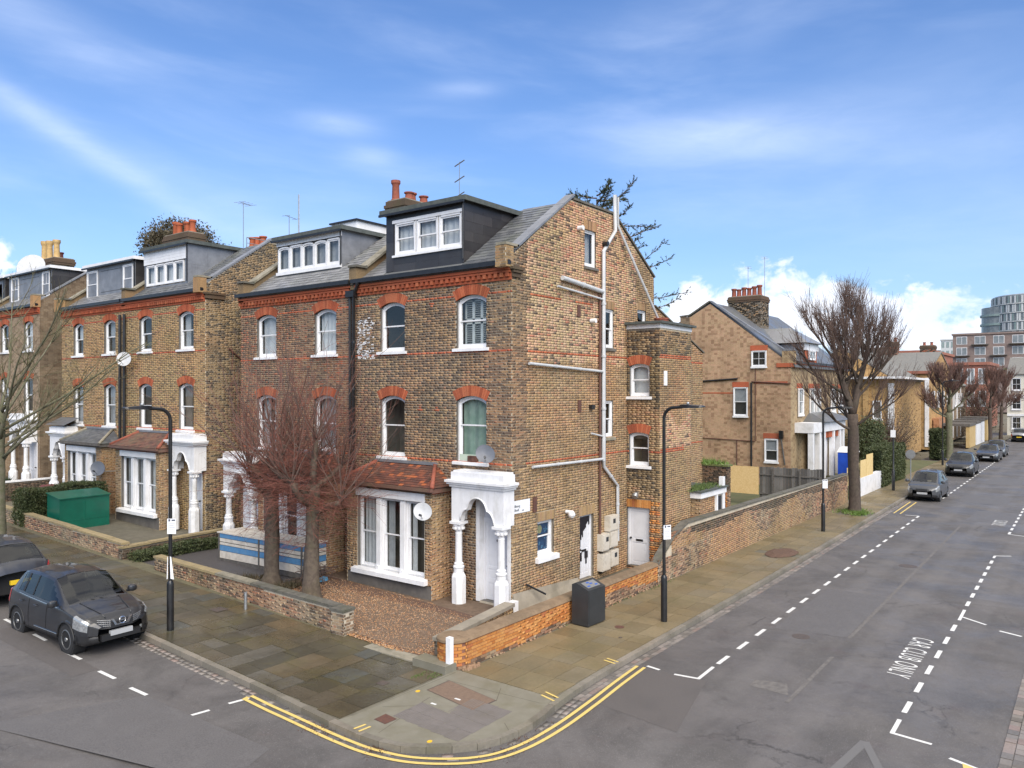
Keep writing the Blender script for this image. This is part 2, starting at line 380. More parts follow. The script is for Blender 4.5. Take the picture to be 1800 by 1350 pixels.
def glass(name,tint,transp=0.55,rough=0.03):
 m=bpy.data.materials.new(name); m.use_nodes=True
 t=NT(m.node_tree); m.node_tree.nodes.clear()
 tr=t.n('ShaderNodeBsdfTransparent'); t.put(tr.inputs[0],tint)
 gl=t.n('ShaderNodeBsdfGlossy'); t.put(gl.inputs[0],(.95,.97,1.0)); gl.inputs['Roughness'].default_value=rough
 ge=t.n('ShaderNodeNewGeometry'); cs=t.m('ABSOLUTE',t.vm('DOT_PRODUCT',ge.outputs['Incoming'],ge.outputs['Normal']))
 f=t.m('ADD',t.m('MULTIPLY',t.m('POWER',t.m('SUBTRACT',1.0,cs),5.0),.95),transp,clamp=True)
 wob=t.n('ShaderNodeBump'); wob.inputs['Strength'].default_value=.05
 t.put(wob.inputs['Height'],t.noise(pos(t),2.2,2.0)); t.put(gl.inputs['Normal'],wob.outputs[0])
 mx=t.n('ShaderNodeMixShader'); t.put(mx.inputs[0],f)
 m.node_tree.links.new(tr.outputs[0],mx.inputs[1]); m.node_tree.links.new(gl.outputs[0],mx.inputs[2])
 o=t.n('ShaderNodeOutputMaterial'); m.node_tree.links.new(mx.outputs[0],o.inputs[0])
 MATS[name]=m
 return m
glass('window_glass',(.80,.83,.83),.07)
glass('car_glass',(.30,.34,.33),.07)
# ------------------------------------------------------------------ objects
BASE={}
def tag(o,label=None,cat=None,group=None,kind=None):
 if label:o['label']=label
 if cat:o['category']=cat
 if group:o['group']=group
 if kind:o['kind']=kind
 return o
def thing(name,label,cat,loc=(0,0,0),group=None,rz=0.0):
 o=bpy.data.objects.new(name,None)
 COL.objects.link(o)
 o.location=loc
 o.rotation_euler=(0,0,rz)
 o.empty_display_size=0.3
 BASE[o.name]=Vector(loc)
 return tag(o,label,cat,group)
class Frame:
 def __init__(s,O,U,V=(0,0,1),N=None):
  s.O,s.U,s.V=Vector(O),Vector(U).normalized(),Vector(V).normalized()
  s.N=Vector(N).normalized()if N is not None else s.U.cross(s.V)
 def p(s,u,v,d=0.0):
  return s.O+s.U*u+s.V*v+s.N*d
class MB:
 def __init__(s):
  s.v,s.f,s.m,s.r=[],[],[],[]
 def quad(s,*p,m=0,r=.5):
  i=len(s.v); s.v.extend(tuple(q)for q in p); s.f.append(tuple(range(i,i+len(p)))); s.m.append(m); s.r.append(r)
 def faces(s,pts,faces,m=0,r=.5):
  i=len(s.v); s.v.extend(tuple(q)for q in pts)
  for f in faces:
   s.f.append(tuple(i+k for k in f)); s.m.append(m); s.r.append(r)
 def hexa(s,p,m=0,r=.5,skip=()):
  fs=[(0,3,2,1),(4,5,6,7),(0,1,5,4),(1,2,6,5),(2,3,7,6),(3,0,4,7)]
  s.faces(p,[f for i,f in enumerate(fs)if i not in skip],m,r)
 def box(s,x0,x1,y0,y1,z0,z1,m=0,r=.5):
  s.hexa([(x0,y0,z0),(x1,y0,z0),(x1,y1,z0),(x0,y1,z0),(x0,y0,z1),(x1,y0,z1),(x1,y1,z1),(x0,y1,z1)],m,r)
 def fbox(s,F,u0,u1,v0,v1,d0,d1,m=0,r=.5):
  s.hexa([F.p(u0,v0,d0),F.p(u1,v0,d0),F.p(u1,v0,d1),F.p(u0,v0,d1),F.p(u0,v1,d0),F.p(u1,v1,d0),F.p(u1,v1,d1),F.p(u0,v1,d1)],m,r)
 def prism(s,poly,vec,m=0,r=.5):
  """poly: 3-d outline; extruded along vec"""
  n=len(poly); vec=Vector(vec)
  a=[Vector(p)for p in poly]; b=[p+vec for p in a]
  s.faces(a+b,[tuple(range(n))[::-1],tuple(range(n,2*n))]+[(i,(i+1)%n,n+(i+1)%n,n+i)for i in range(n)],m,r)
 def tube(s,pts,rad,n=8,m=0,caps=True,r=.5):
  pts=[Vector(p)for p in pts]
  k=len(pts)
  if not isinstance(rad,(list,tuple)):rad=[rad]*k
  ref=Vector((0.13,0.29,0.95))
  i0=len(s.v)
  for i,p in enumerate(pts):
   t=(pts[min(i+1,k-1)]-pts[max(i-1,0)])
   t=t.normalized()if t.length>1e-9 else Vector((0,0,1))
   a=t.cross(ref)
   if a.length<0.05:a=t.cross(Vector((1,0,0)))
   a.normalize(); b=t.cross(a)
   for j in range(n):
    q=p+(a*math.cos(2*PI*j/n)+b*math.sin(2*PI*j/n))*rad[i]
    s.v.append(tuple(q))
  for i in range(k-1):
   for j in range(n):
    s.f.append((i0+i*n+j,i0+i*n+(j+1)%n,i0+(i+1)*n+(j+1)%n,i0+(i+1)*n+j)); s.m.append(m); s.r.append(r)
  if caps:
   s.f.append(tuple(i0+j for j in range(n))[::-1]); s.m.append(m); s.r.append(r)
   s.f.append(tuple(i0+(k-1)*n+j for j in range(n))); s.m.append(m); s.r.append(r)
 def lathe(s,c,prof,n=16,m=0,axis=(0,0,1),squash=1.0):
  """prof: [(radius, height along axis)]"""
  c=Vector(c); ax=Vector(axis).normalized()
  q=Vector((0,0,1)).rotation_difference(ax)
  i0=len(s.v)
  for(r,h)in prof:
   for j in range(n):
    s.v.append(tuple(c+q @ Vector((r*math.cos(2*PI*(j+.5)/n),squash*r*math.sin(2*PI*(j+.5)/n),h))))
  for i in range(len(prof)-1):
   for j in range(n):
    s.f.append((i0+i*n+j,i0+i*n+(j+1)%n,i0+(i+1)*n+(j+1)%n,i0+(i+1)*n+j)); s.m.append(m); s.r.append(.5)
  s.f.append(tuple(i0+j for j in range(n))[::-1]); s.m.append(m); s.r.append(.5)
  s.f.append(tuple(i0+(len(prof)-1)*n+j for j in range(n))); s.m.append(m); s.r.append(.5)
 def build(s,name,mats,parent=None,smooth=False,at=None,sharp=None):
  base=Vector((0,0,0))
  if parent is not None:base=BASE[parent.name]
  if at is not None and parent is None:base=Vector(at)
  me=bpy.data.meshes.new(name)
  V=np.array(s.v,dtype=np.float32).reshape(-1,3)-np.array(base,dtype=np.float32)
  me.from_pydata(V.tolist(),[],s.f)
  mats=mats if isinstance(mats,(list,tuple))else[mats]
  for mm in mats:me.materials.append(MATS[mm]if isinstance(mm,str)else mm)
  if len(mats)>1:me.polygons.foreach_set('material_index',s.m)
  a=me.attributes.new('rnd','FLOAT','FACE'); a.data.foreach_set('value',s.r)
  if smooth:
   me.polygons.foreach_set('use_smooth',[True]*len(me.polygons))
   if sharp:
    me.set_sharp_from_angle(angle=math.radians(sharp))
  o=bpy.data.objects.new(name,me)
  COL.objects.link(o)
  if parent is not None:o.parent=parent
  elif at is not None:o.location=base
  BASE[o.name]=base
  return o
_PM={}
class Pieces:
 def __init__(s,mats,back=False):
  s.mats=mats; s.items=[]; s.back=back
 def add(s,F,u0,u1,v0,v1,d0,d1,m=0,r=None):
  s.items.append((F,(u0+u1)/2,(v0+v1)/2,(d0+d1)/2,(u1-u0)/2,(v1-v0)/2,(d1-d0)/2,m,NPR.random()if r is None else r))
 def finish(s,parent,name,rest_name,limit=300,seen=None):
  it=s.items
  if not it:return
  C=np.array([tuple(f.p(u,v,dd))for(f,u,v,dd,*_x)in it])
  dist=np.linalg.norm(C-np.array(CAM),axis=1)
  score=np.array([i[4]*i[5]for i in it])**.5/dist
  if seen is not None:
   score=score*np.array([1.0 if seen(Vector(c))else 0.01 for c in C])
  order=np.argsort(-score)
  base=BASE[parent.name]
  faces=[(0,1,5,4),(3,7,6,2),(0,4,7,3),(1,2,6,5),(4,5,6,7)]
  if s.back:faces.append((0,3,2,1))
  fa=np.array(faces)
  corner=np.array([(-1,-1,-1),(1,-1,-1),(1,1,-1),(-1,1,-1),(-1,-1,1),(1,-1,1),(1,1,1),(-1,1,1)],dtype=float)
  for i in order[:limit]:
   f,u,v,dd,a,b,c,m,r=it[i]
   rq=int(r*12)/12+1/24
   key=(tuple(s.mats),m,rq,round(a,3),round(b,3),round(c,3),tuple(round(q,3)for q in(*f.U,*f.V,*f.N)),s.back)
   me=_PM.get(key)
   if me is None:
    M3=np.array([tuple(f.U),tuple(f.V),tuple(f.N)])
    V=(corner*np.array([a,b,c]))@ M3
    me=bpy.data.meshes.new(name)
    me.from_pydata(V.tolist(),[],faces)
    me.materials.append(MATS[s.mats[m]])
    at=me.attributes.new('rnd','FLOAT','FACE'); at.data.foreach_set('value',[rq]*len(faces))
    _PM[key]=me
   o=bpy.data.objects.new(name,me)
   o.location=Vector(C[i])-base
   o.parent=parent
   COL.objects.link(o)
  rest=order[limit:]
  if len(rest)==0:return
  A=np.array([[*it[i][0].U,*it[i][0].V,*it[i][0].N]for i in rest]).reshape(-1,3,3)
  H=np.array([[it[i][4],it[i][5],it[i][6]]for i in rest])
  loc=corner[None,:,:]*H[:,None,:]
  V=np.einsum('nkj,njl->nkl',loc,A)+C[rest][:,None,:]-np.array(base)[None,None,:]
  n=len(rest); nf=len(faces)
  Fc=(np.arange(n)[:,None,None]*8+fa[None]).reshape(-1)
  me=bpy.data.meshes.new(rest_name)
  me.vertices.add(n*8); me.vertices.foreach_set('co',V.astype(np.float32).reshape(-1))
  me.loops.add(n*nf*4); me.loops.foreach_set('vertex_index',Fc.astype(np.int32))
  me.polygons.add(n*nf)
  me.polygons.foreach_set('loop_start',np.arange(0,n*nf*4,4,dtype=np.int32))
  me.polygons.foreach_set('loop_total',np.full(n*nf,4,dtype=np.int32))
  for mm in s.mats:me.materials.append(MATS[mm])
  me.polygons.foreach_set('material_index',np.repeat(np.array([it[i][7]for i in rest],dtype=np.int32),nf))
  at=me.attributes.new('rnd','FLOAT','FACE')
  at.data.foreach_set('value',np.repeat(np.array([it[i][8]for i in rest],dtype=np.float32),nf))
  me.update(calc_edges=True)
  o=bpy.data.objects.new(rest_name,me)
  o.parent=parent
  o['kind']='stuff'
  COL.objects.link(o)
def zleft(y):
 """ground level of the left-hand street, which climbs gently away from the corner"""
 return 0.03*max(0.0,y)
# ------------------------------------------------------------------ masonry
BR=['brick_front','brick_red','brick_gable','brick_cleaned','brick_wing','brick_front_left','brick_orange','brick_yellow_far','brick_old','brick_dark']
BI={n:i for i,n in enumerate(BR)}
def arc_geom(w,rise):
 R=(w*w/4+rise*rise)/(2*rise)
 return R,math.asin(min(1,w/2/R))
def cut_intervals(segs,z,ops,thick=.30):
 out=list(segs)
 for o in ops:
  zs=o['z1']-o.get('rise',0)
  a=None
  if o['z0']<=z<zs:a=(o['u0'],o['u1'])
  elif zs<=z<o['z1']+thick and o.get('rise',0)>0:
   w=o['u1']-o['u0']; R,th=arc_geom(w,o['rise']); zc=o['z1']-R; R2=R+thick; uc=(o['u0']+o['u1'])/2
   h=z-zc
   if h<R2:
    hw=min(math.sqrt(max(0,R2*R2-h*h)),h*math.tan(th))
    a=(uc-hw,uc+hw)
  elif o.get('rise',0)==0 and o['z1']<=z<o['z1']+o.get('lintel',0):a=(o['u0']-.06,o['u1']+.06)
  if a:
   nw=[]
   for(p,q)in out:
    if a[1]<=p or a[0]>=q:nw.append((p,q)); continue
    if a[0]>p:nw.append((p,a[0]))
    if a[1]<q:nw.append((a[1],q))
   out=nw
 return out
def backing(root,F,segs,breaks,ops,mat_,d=-.009,name='wall',thick=.22):
 """wall sheet behind the brick faces, open where windows and doors are, with reveals"""
 mb=MB()
 zs=sorted(set([round(b,4)for b in breaks]+[round(o[k],4)for o in ops for k in('z0','z1')if breaks[0]<o[k]<breaks[-1]]))
 for a,b in zip(zs[:-1],zs[1:]):
  e=1e-3
  sa,sb=segs(a+e),segs(b-e)
  for(pa,pb)in zip(sa,sb):
   cuts=sorted((o['u0'],o['u1'])for o in ops if o['z0']<(a+b)/2<o['z1'])
   x0a,x0b=pa[0],pb[0]
   for(c0,c1)in cuts:
    if c1<=min(pa[0],pb[0])or c0>=max(pa[1],pb[1]):continue
    mb.quad(F.p(x0a,a,d),F.p(c0,a,d),F.p(c0,b,d),F.p(x0b,b,d))
    x0a=x0b=c1
   mb.quad(F.p(x0a,a,d),F.p(pa[1],a,d),F.p(pb[1],b,d),F.p(x0b,b,d))
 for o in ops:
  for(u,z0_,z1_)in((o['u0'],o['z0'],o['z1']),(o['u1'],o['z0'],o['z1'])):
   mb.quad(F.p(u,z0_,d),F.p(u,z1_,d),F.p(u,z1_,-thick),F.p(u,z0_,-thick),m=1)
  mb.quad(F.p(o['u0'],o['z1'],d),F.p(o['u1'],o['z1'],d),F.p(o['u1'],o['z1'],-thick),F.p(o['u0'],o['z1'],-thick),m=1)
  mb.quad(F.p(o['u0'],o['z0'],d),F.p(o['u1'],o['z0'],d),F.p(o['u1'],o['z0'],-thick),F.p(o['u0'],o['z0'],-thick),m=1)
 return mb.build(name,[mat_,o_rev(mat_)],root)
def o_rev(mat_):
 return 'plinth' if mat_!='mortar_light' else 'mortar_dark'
def brickwork(root,F,segs,z0,z1,ops,zone,limit=300,course=.075,P=None,finish=True,bond='flemish',joint=.014):
 P=P or Pieces(BR)
 n=int((z1-z0)/course+.5)
 per=[(.215,.1025)]if bond=='flemish' else[(.215,.215)]
 A,B=per[0]
 for i in range(n):
  za=z0+i*course; zm=za+course/2
  for(ua,ub)in cut_intervals(segs(zm),zm,ops):
   off=((A+B)/2+joint)*(i%2)+.03*math.sin(i*12.9)
   u=math.floor((ua-off)/(A+B+2*joint))*(A+B+2*joint)+off
   k=0
   while u<ub:
    L=A if k%2==0 else B
    p,q=max(u,ua),min(u+L,ub)
    if q-p>.025:
     if abs((q-p)-L)>.004:q=p+round((q-p)/.03)*.03 if q<ub-.001 else q
     dpr=RNG.choice((0,0,-.002,.002))
     P.add(F,p,q,za,za+course-joint,-.03,dpr,zone((p+q)/2,zm))
    u+=L+joint; k+=1
 if finish:P.finish(root,'brick','brickwork',limit)
 return P
def arch(root,F,o,mat_='brick_red',thick=.30):
 w=o['u1']-o['u0']
 if o.get('rise',0)>0:
  R,th=arc_geom(w,o['rise']); zc=o['z1']-R; uc=(o['u0']+o['u1'])/2
  n=max(5,int(round(2*th*(R+thick/2)/.086)))
  da=2*th/n
  key=('arch',round(R,3),n,mat_,tuple(F.U),tuple(F.N))
  me=[]
  for var in range(3):
   k=key+(var,)
   if k not in _PM:
    g=.005
    hw0=R*math.tan(da/2)-g; hw1=(R+thick)*math.tan(da/2)-g
    pts=[]
    for dd in(-.05,.004):
     for(a,h)in((-hw0,R),(hw0,R),(hw1,R+thick),(-hw1,R+thick)):
      pts.append(tuple(F.U*a+F.V*h+F.N*dd))
    m_=bpy.data.meshes.new('arch_brick')
    m_.from_pydata(pts,[],[(4,5,6,7),(0,1,5,4),(1,2,6,5),(2,3,7,6),(3,0,4,7)])
    m_.materials.append(MATS[mat_])
    at=m_.attributes.new('rnd','FLOAT','FACE'); at.data.foreach_set('value',[.15+.35*var]*5)
    _PM[k]=m_
   me.append(_PM[k])
  ax=F.V.cross(F.U)
  for i in range(n):
   a=-th+da*(i+.5)
   ob=bpy.data.objects.new('arch_brick',RNG.choice(me))
   ob.rotation_mode='QUATERNION'
   ob.rotation_quaternion=Quaternion(ax,a)
   ob.location=F.p(uc,zc,0)-BASE[root.name]
   ob.parent=root
   COL.objects.link(ob)
 elif o.get('lintel',0)>0:
  P=Pieces(BR)
  n=int(round((w+.12)/.086)); s=(w+.12)/n
  for i in range(n):
   u=o['u0']-.06+i*s
   P.add(F,u+.004,u+s-.004,o['z1'],o['z1']+o['lintel']-.01,-.04,.003,BI[mat_])
  P.finish(root,'arch_brick','arch_bricks',300)
def arcpts(F,u0,u1,zs,rise,d,n=9):
 if rise<=0:return[F.p(u0,zs,d),F.p(u1,zs,d)]
 R,th=arc_geom(u1-u0,rise); zc=zs+rise-R; uc=(u0+u1)/2
 return[F.p(uc+R*math.sin(-th+2*th*i/(n-1)),zc+R*math.cos(-th+2*th*i/(n-1)),d)for i in range(n)]
def curtain_sheet(F,u0,u1,z0,z1,d,waves=6,amp=.03,gather=0.0):
 mb=MB(); n=max(8,int(waves*6))
 top,bot=[],[]
 for i in range(n+1):
  t=i/n; u=u0+(u1-u0)*t
  dd=d+amp*math.sin(t*waves*2*PI)+amp*.4*math.sin(t*waves*5.1)
  top.append(F.p(u,z1,dd)); bot.append(F.p(u+gather*(1-t),z0,dd))
 for i in range(n):mb.quad(bot[i],bot[i+1],top[i+1],top[i])
 return mb
def window(root,F,u0,u1,z0,z1,rise=0.0,rev=.11,sill=.1,sill_out=.07,sill_h=.10,frame='white_paint',room='interior',dress=None,split=2,vbars=0,fr=.05,
           sash=.05,bars=0,label=None,zmid=None,depth=.9,name='window',sillmat=None,hbars=(),flat=False,rm=.25):
 if flat:rev,depth,rm=-.15,.025,-.02
 """sliding sash window set in a reveal"""
 m=MB(); zs=z1-rise
 m.fbox(F,u0,u0+fr,z0,zs,-rev-.10,-rev)
 m.fbox(F,u1-fr,u1,z0,zs,-rev-.10,-rev)
 m.fbox(F,u0+fr,u1-fr,z0,z0+.05,-rev-.10,-rev-.002)
 out=arcpts(F,u0,u1,zs,rise,-rev); inn=arcpts(F,u0+fr,u1-fr,zs-fr,rise,-rev)
 outb=arcpts(F,u0,u1,zs,rise,-rev-.1); innb=arcpts(F,u0+fr,u1-fr,zs-fr,rise,-rev-.1)
 for i in range(len(out)-1):
  m.quad(inn[i],inn[i+1],out[i+1],out[i]); m.quad(inn[i],inn[i+1],innb[i+1],innb[i])
 a,b=u0+fr,u1-fr
 zb,zt=z0+.05,zs-fr
 zm=zmid if zmid is not None else(z0+z1)/2
 ds=-rev-.03
 rails=[(zb,zm+.02,ds-.035,0),(zm-.02,zt,ds,rise)]if split==2 else[(zb,zt,ds,rise)]
 panes=[]
 for(p,q,dd,rs)in rails:
  m.fbox(F,a,a+sash,p,q,dd-.035,dd); m.fbox(F,b-sash,b,p,q,dd-.035,dd)
  m.fbox(F,a+sash,b-sash,p,p+sash*(1.5 if p==zb else .8),dd-.035,dd-.001)
  i1=arcpts(F,a+sash,b-sash,q-sash,rs,dd-.001); i2=arcpts(F,a,b,q,rs,dd-.001)
  for i in range(len(i1)-1):m.quad(i1[i],i1[i+1],i2[i+1],i2[i])
  for k in range(vbars):
   u=a+sash+(b-a-2*sash)*(k+1)/(vbars+1)
   m.fbox(F,u-.011,u+.011,p+.03,q-.02+rs*.8,dd-.03,dd-.004)
  for h in hbars:
   zz=p+(q-p)*h
   m.fbox(F,a+sash,b-sash,zz-.011,zz+.011,dd-.03,dd-.005)
  pl=[F.p(a+.02,p+.02,dd-.02),F.p(b-.02,p+.02,dd-.02)]+arcpts(F,a+.02,b-.02,q-.02,rs,dd-.02)[::-1]
  panes.append(pl)
 o=m.build(name,frame,root)
 if label:o['label']=label
 for pl in panes:
  g=MB(); g.quad(*pl); g.build('pane','window_glass',o)
 if sill:
  s=MB()
  s.hexa([F.p(u0-sill,z0-sill_h,-rev+.002),F.p(u1+sill,z0-sill_h,-rev+.002),F.p(u1+sill,z0-sill_h,sill_out),F.p(u0-sill,z0-sill_h,sill_out),
    F.p(u0-sill,z0+.012,-rev+.002),F.p(u1+sill,z0+.012,-rev+.002),F.p(u1+sill,z0-.02,sill_out),F.p(u0-sill,z0-.02,sill_out)])
  s.build('sill',sillmat or frame,o)
 r=MB(); e=-rev-.12
 x0,x1,y0,y1=u0-rm,u1+rm,z0-(.3 if rm>0 else-.01),z1+(.15 if rm>0 else-.01)
 dd=e-depth
 r.quad(F.p(x0,y0,dd),F.p(x1,y0,dd),F.p(x1,y1,dd),F.p(x0,y1,dd))
 r.quad(F.p(x0,y0,e),F.p(x1,y0,e),F.p(x1,y0,dd),F.p(x0,y0,dd))
 r.quad(F.p(x0,y1,e),F.p(x1,y1,e),F.p(x1,y1,dd),F.p(x0,y1,dd))
 r.quad(F.p(x0,y0,e),F.p(x0,y1,e),F.p(x0,y1,dd),F.p(x0,y0,dd))
 r.quad(F.p(x1,y0,e),F.p(x1,y1,e),F.p(x1,y1,dd),F.p(x1,y0,dd))
 r.build('room_lining',room,o)
 dc=-rev-(.2 if not flat else .125)
 if dress:
  for item in dress:
   k=item[0]
   if k=='full':curtain_sheet(F,u0+.05,u1-.05,z0,z1,dc,item[2]if len(item)>2 else 7,.025).build('curtain',item[1],o)
   elif k=='blind':curtain_sheet(F,u0+.06,u1-.06,z0+(z1-z0)*item[2],z1,dc,1,.004).build('blind',item[1],o)
   elif k=='side':
    w=(u1-u0)*item[2]
    if item[3]in('l','b'):curtain_sheet(F,u0+.05,u0+w,z0,z1,dc,3,.03).build('curtain',item[1],o)
    if item[3]in('r','b'):curtain_sheet(F,u1-w,u1-.05,z0,z1,dc,3,.03).build('curtain',item[1],o)
   elif k=='shutter':
    s=MB(); w=(u1-u0-.2)/3
    for c in range(3):
     p=u0+.1+c*w
     for(q0,q1)in((z0+.08,zm-.03),(zm+.03,z1-.12)):
      s.fbox(F,p,p+.045,q0,q1,dc-.03,dc); s.fbox(F,p+w-.045,p+w,q0,q1,dc-.03,dc)
      s.fbox(F,p,p+w,q0,q0+.05,dc-.03,dc); s.fbox(F,p,p+w,q1-.05,q1,dc-.03,dc)
      kk=int((q1-q0-.1)/.062)
      for j in range(kk):
       zz=q0+.06+j*.062
       s.hexa([F.p(p+.04,zz,dc-.03),F.p(p+w-.04,zz,dc-.03),F.p(p+w-.04,zz+.012,dc+.01),F.p(p+.04,zz+.012,dc+.01),
         F.p(p+.04,zz+.008,dc-.03),F.p(p+w-.04,zz+.008,dc-.03),F.p(p+w-.04,zz+.02,dc+.01),F.p(p+.04,zz+.02,dc+.01)])
    s.build('shutter','shutter_white',o)
 return o
def fill_roof(P,F,span,v0,v1,gauge=.2,width=.25,mi=0,thick=.012,tilt=.06,skip=None,stagger=True,lift=0.0):
 """courses of slates or tiles on a sloping frame; span(v) -> (ua, ub)"""
 n=int(math.ceil((v1-v0)/gauge))
 Vt=(F.V-F.N*tilt).normalized(); Nt=(F.N+F.V*tilt).normalized()
 for i in range(n):
  v=v0+i*gauge
  ua,ub=span(min(v+gauge/2,v1))
  if ub-ua<.05:continue
  FR=Frame(F.p(0,v,.012+lift+tilt*gauge),F.U,Vt,Nt)
  u=ua-(width/2 if(i%2 and stagger)else 0)
  while u<ub:
   p,q=max(u,ua),min(u+width-.004,ub)
   if q-p>.04 and not(skip and skip((p+q)/2,v+gauge/2)):
    P.add(FR,p,q,0,min(gauge*1.12,v1-v+.02),-thick,NPR.uniform(-.001,.002),mi)
   u+=width
def raking_coping(root,pts,w=.32,h=.07,mat_='stone_coping',name='coping',F=None):
 """coping stones along a polyline pts on frame F (u, z), overhanging the wall face"""
 mb=MB()
 for(a,b)in zip(pts[:-1],pts[1:]):
  A,B=Vector((a[0],a[1],0)),Vector((b[0],b[1],0)); dv=(B-A); L=dv.length; dv/=L
  nv=Vector((-dv.y,dv.x,0))
  if nv.y<0:nv=-nv
  k=max(1,int(round(L/.8)))
  for i in range(k):
   s0,s1=L*i/k+.004,L*(i+1)/k-.004
   hh=h+RNG.uniform(-.004,.004)
   q=[]
   for dd in(-w+.05,.05):
    pass
   c=[A+dv*s0,A+dv*s1,A+dv*s1+nv*hh,A+dv*s0+nv*hh]
   mb.hexa([F.p(c[0].x,c[0].y,-w+.05),F.p(c[1].x,c[1].y,-w+.05),F.p(c[1].x,c[1].y,.05),F.p(c[0].x,c[0].y,.05),
                     F.p(c[3].x,c[3].y,-w+.05),F.p(c[2].x,c[2].y,-w+.05),F.p(c[2].x,c[2].y,.05),F.p(c[3].x,c[3].y,.05)])
 return mb.build(name,mat_,root)
def cornice(root,F,ua,ub,z,mat_='brick_red',gutter=True,dent=.205,out=.12,white=False):
 """dentilled brick cornice at height z (underside) and the gutter above it"""
 m=MB()
 m.fbox(F,ua,ub,z,z+.075,0.0,.03)
 m.fbox(F,ua,ub,z+.08,z+.20,0.0,.035)
 m.fbox(F,ua,ub,z+.205,z+.275,0.0,.10)
 m.fbox(F,ua,ub,z+.28,z+.36,0.0,.135)
 m.build('cornice',mat_,root)
 dn=MB(); u=ua+.06
 while u<ub-.1:
  dn.fbox(F,u,u+.105,z+.085,z+.20,.03,.098,r=NPR.random()); u+=dent
 o=dn.build('dentil_course',mat_,root); o['kind']='stuff'
 if gutter:
  g=MB()
  if white:g.fbox(F,ua-.05,ub+.05,z+.362,z+.42,.0,.13)
  if white:g.build('fascia_board','white_paint',root)
  g=MB()
  g.fbox(F,ua-.05,ub+.05,z+.40,z+.53,.132,.25)
  g.fbox(F,ua-.05,ub+.05,z+.43,z+.50,.10,.14)
  g.build('gutter','black_plastic',root)
def chimney(root,x0,x1,y0,y1,z0,z1,pots,brick='brick_dark',pot='terracotta',neck=.12):
 c=MB()
 c.box(x0,x1,y0,y1,z0,z1-.45); 
 ch=c.build('chimney','mortar_dark',root)
 P=Pieces(BR)
 for F,L in((Frame((x0,y0,0),(0,1,0),N=(-1,0,0)),y1-y0),(Frame((x0,y0,0),(1,0,0),N=(0,-1,0)),x1-x0)):
  brickwork(root,F,lambda z,L=L:[(0.004,L-.004)],max(z0,z1-2.2),z1-.45,[],lambda u,z:BI[brick],P=P,finish=False)
 P2=P
 P2.finish(ch,'brick','brickwork',60)
 k=MB()
 k.box(x0-.05,x1+.05,y0-.05,y1+.05,z1-.45,z1-.32)
 k.box(x0-.08,x1+.08,y0-.08,y1+.08,z1-.318,z1-.20)
 k.box(x0-.03,x1+.03,y0-.03,y1+.03,z1-.198,z1-.05)
 k.build('chimney_cap','brick_dark',ch)
 f=MB(); f.box(x0+.02,x1-.02,y0+.02,y1-.02,z1-.049,z1); f.build('flaunching','cement',ch)
 for(px,py,r,h,*mm)in pots:
  q=MB(); q.lathe((px,py,z1),[(r*1.15,0),(r*1.15,.05),(r*.95,.08),(r*.85,h*.75),(r*1.0,h*.82),(r*1.15,h*.86),(r*1.15,h),(r*.8,h),(r*.75,h-.1)],12)
  q.build('chimney_pot',mm[0]if mm else pot,ch,smooth=True,sharp=35)
 return ch
def pipe(root,pts,r=.045,mat_='grey_plastic',name='drainpipe',collars=1.8,n=10):
 mb=MB(); mb.tube(pts,r,n)
 for a,b in zip(pts[:-1],pts[1:]):
  a,b=Vector(a),Vector(b); L=(b-a).length
  if L>collars:
   k=int(L/collars)
   for i in range(1,k+1):
    c=a.lerp(b,i/(k+1)); dv=(b-a).normalized()*.04
    mb.tube([c-dv,c+dv],r*1.22,n)
 return mb.build(name,mat_,root,smooth=True,sharp=40)
def dish(c,r,face,mat_,label,wall_pt,cat='satellite dish'):
 """offset satellite dish facing direction `face`, bracket back to wall_pt"""
 face=Vector(face).normalized()
 root=thing('satellite_dish',label,cat,wall_pt,'satellite dishes fixed to the house fronts')
 m=MB(); prof=[(r*t,.18*r*t*t)for t in(0.02,.3,.55,.8,1.0)]
 prof=prof+[(r*1.0,.18*r+.012),(r*.8,.18*r*.64+.012),(.02,.012)]
 m.lathe(c,prof,22,axis=face,squash=1.12)
 m.build('reflector',mat_,root,smooth=True,sharp=40)
 a=MB(); up=Vector((0,0,1)); low=Vector(c)-up*r*.95; tip=Vector(c)+face*r*1.15-up*r*.55
 a.tube([low,tip],.012,6); a.build('feed_arm','metal_grey',root)
 l=MB(); l.tube([tip-face*.06,tip+face*.07],.035,8); l.build('feed_horn','black_plastic',root)
 b=MB(); b.tube([Vector(c)-face*.02,Vector(c)-face*.16-up*.1,wall_pt],.02,6); b.build('bracket','metal_grey',root)
 return root
# ------------------------------------------------------------------ the corner pair (right half nearest the crossroads)
FX=Frame((0,0,0),(0,1,0),N=(-1,0,0))
FG=Frame((0,0,0),(1,0,0),N=(0,-1,0))
RS=.722
def roof_frame(y,b):
 th=math.atan(RS)
 return Frame((-.14,y,9.66+b),(0,1,0),(math.cos(th),0,math.sin(th)),N=(-math.sin(th),0,math.cos(th)))
def std_ops(wins,b):
 ops=[]
 for(ua,ub)in wins:
  ops.append(dict(u0=ua,u1=ub,z0=4.10+b,z1=6.02+b,rise=.15))
  ops.append(dict(u0=ua,u1=ub,z0=7.42+b,z1=8.97+b,rise=.15))
 return ops
def gable_left(z):
 return 0.0 if z<9.75 else max(0.0,(z-9.82)/RS)
def roof_solid(root,y0,y1,b,mat_='felt_roof'):
 m=MB()
 pr=[(-.14,9.66+b),(3.25,12.10+b),(5.5,12.10+b),(8.65,10.05+b),(8.65,9.9+b),(5.5,11.9+b),(3.25,11.9+b),(0,9.6+b)]
 m.prism([(x,y0,z)for x,z in pr],(0,y1-y0,0))
 return m.build('roof',mat_,root)
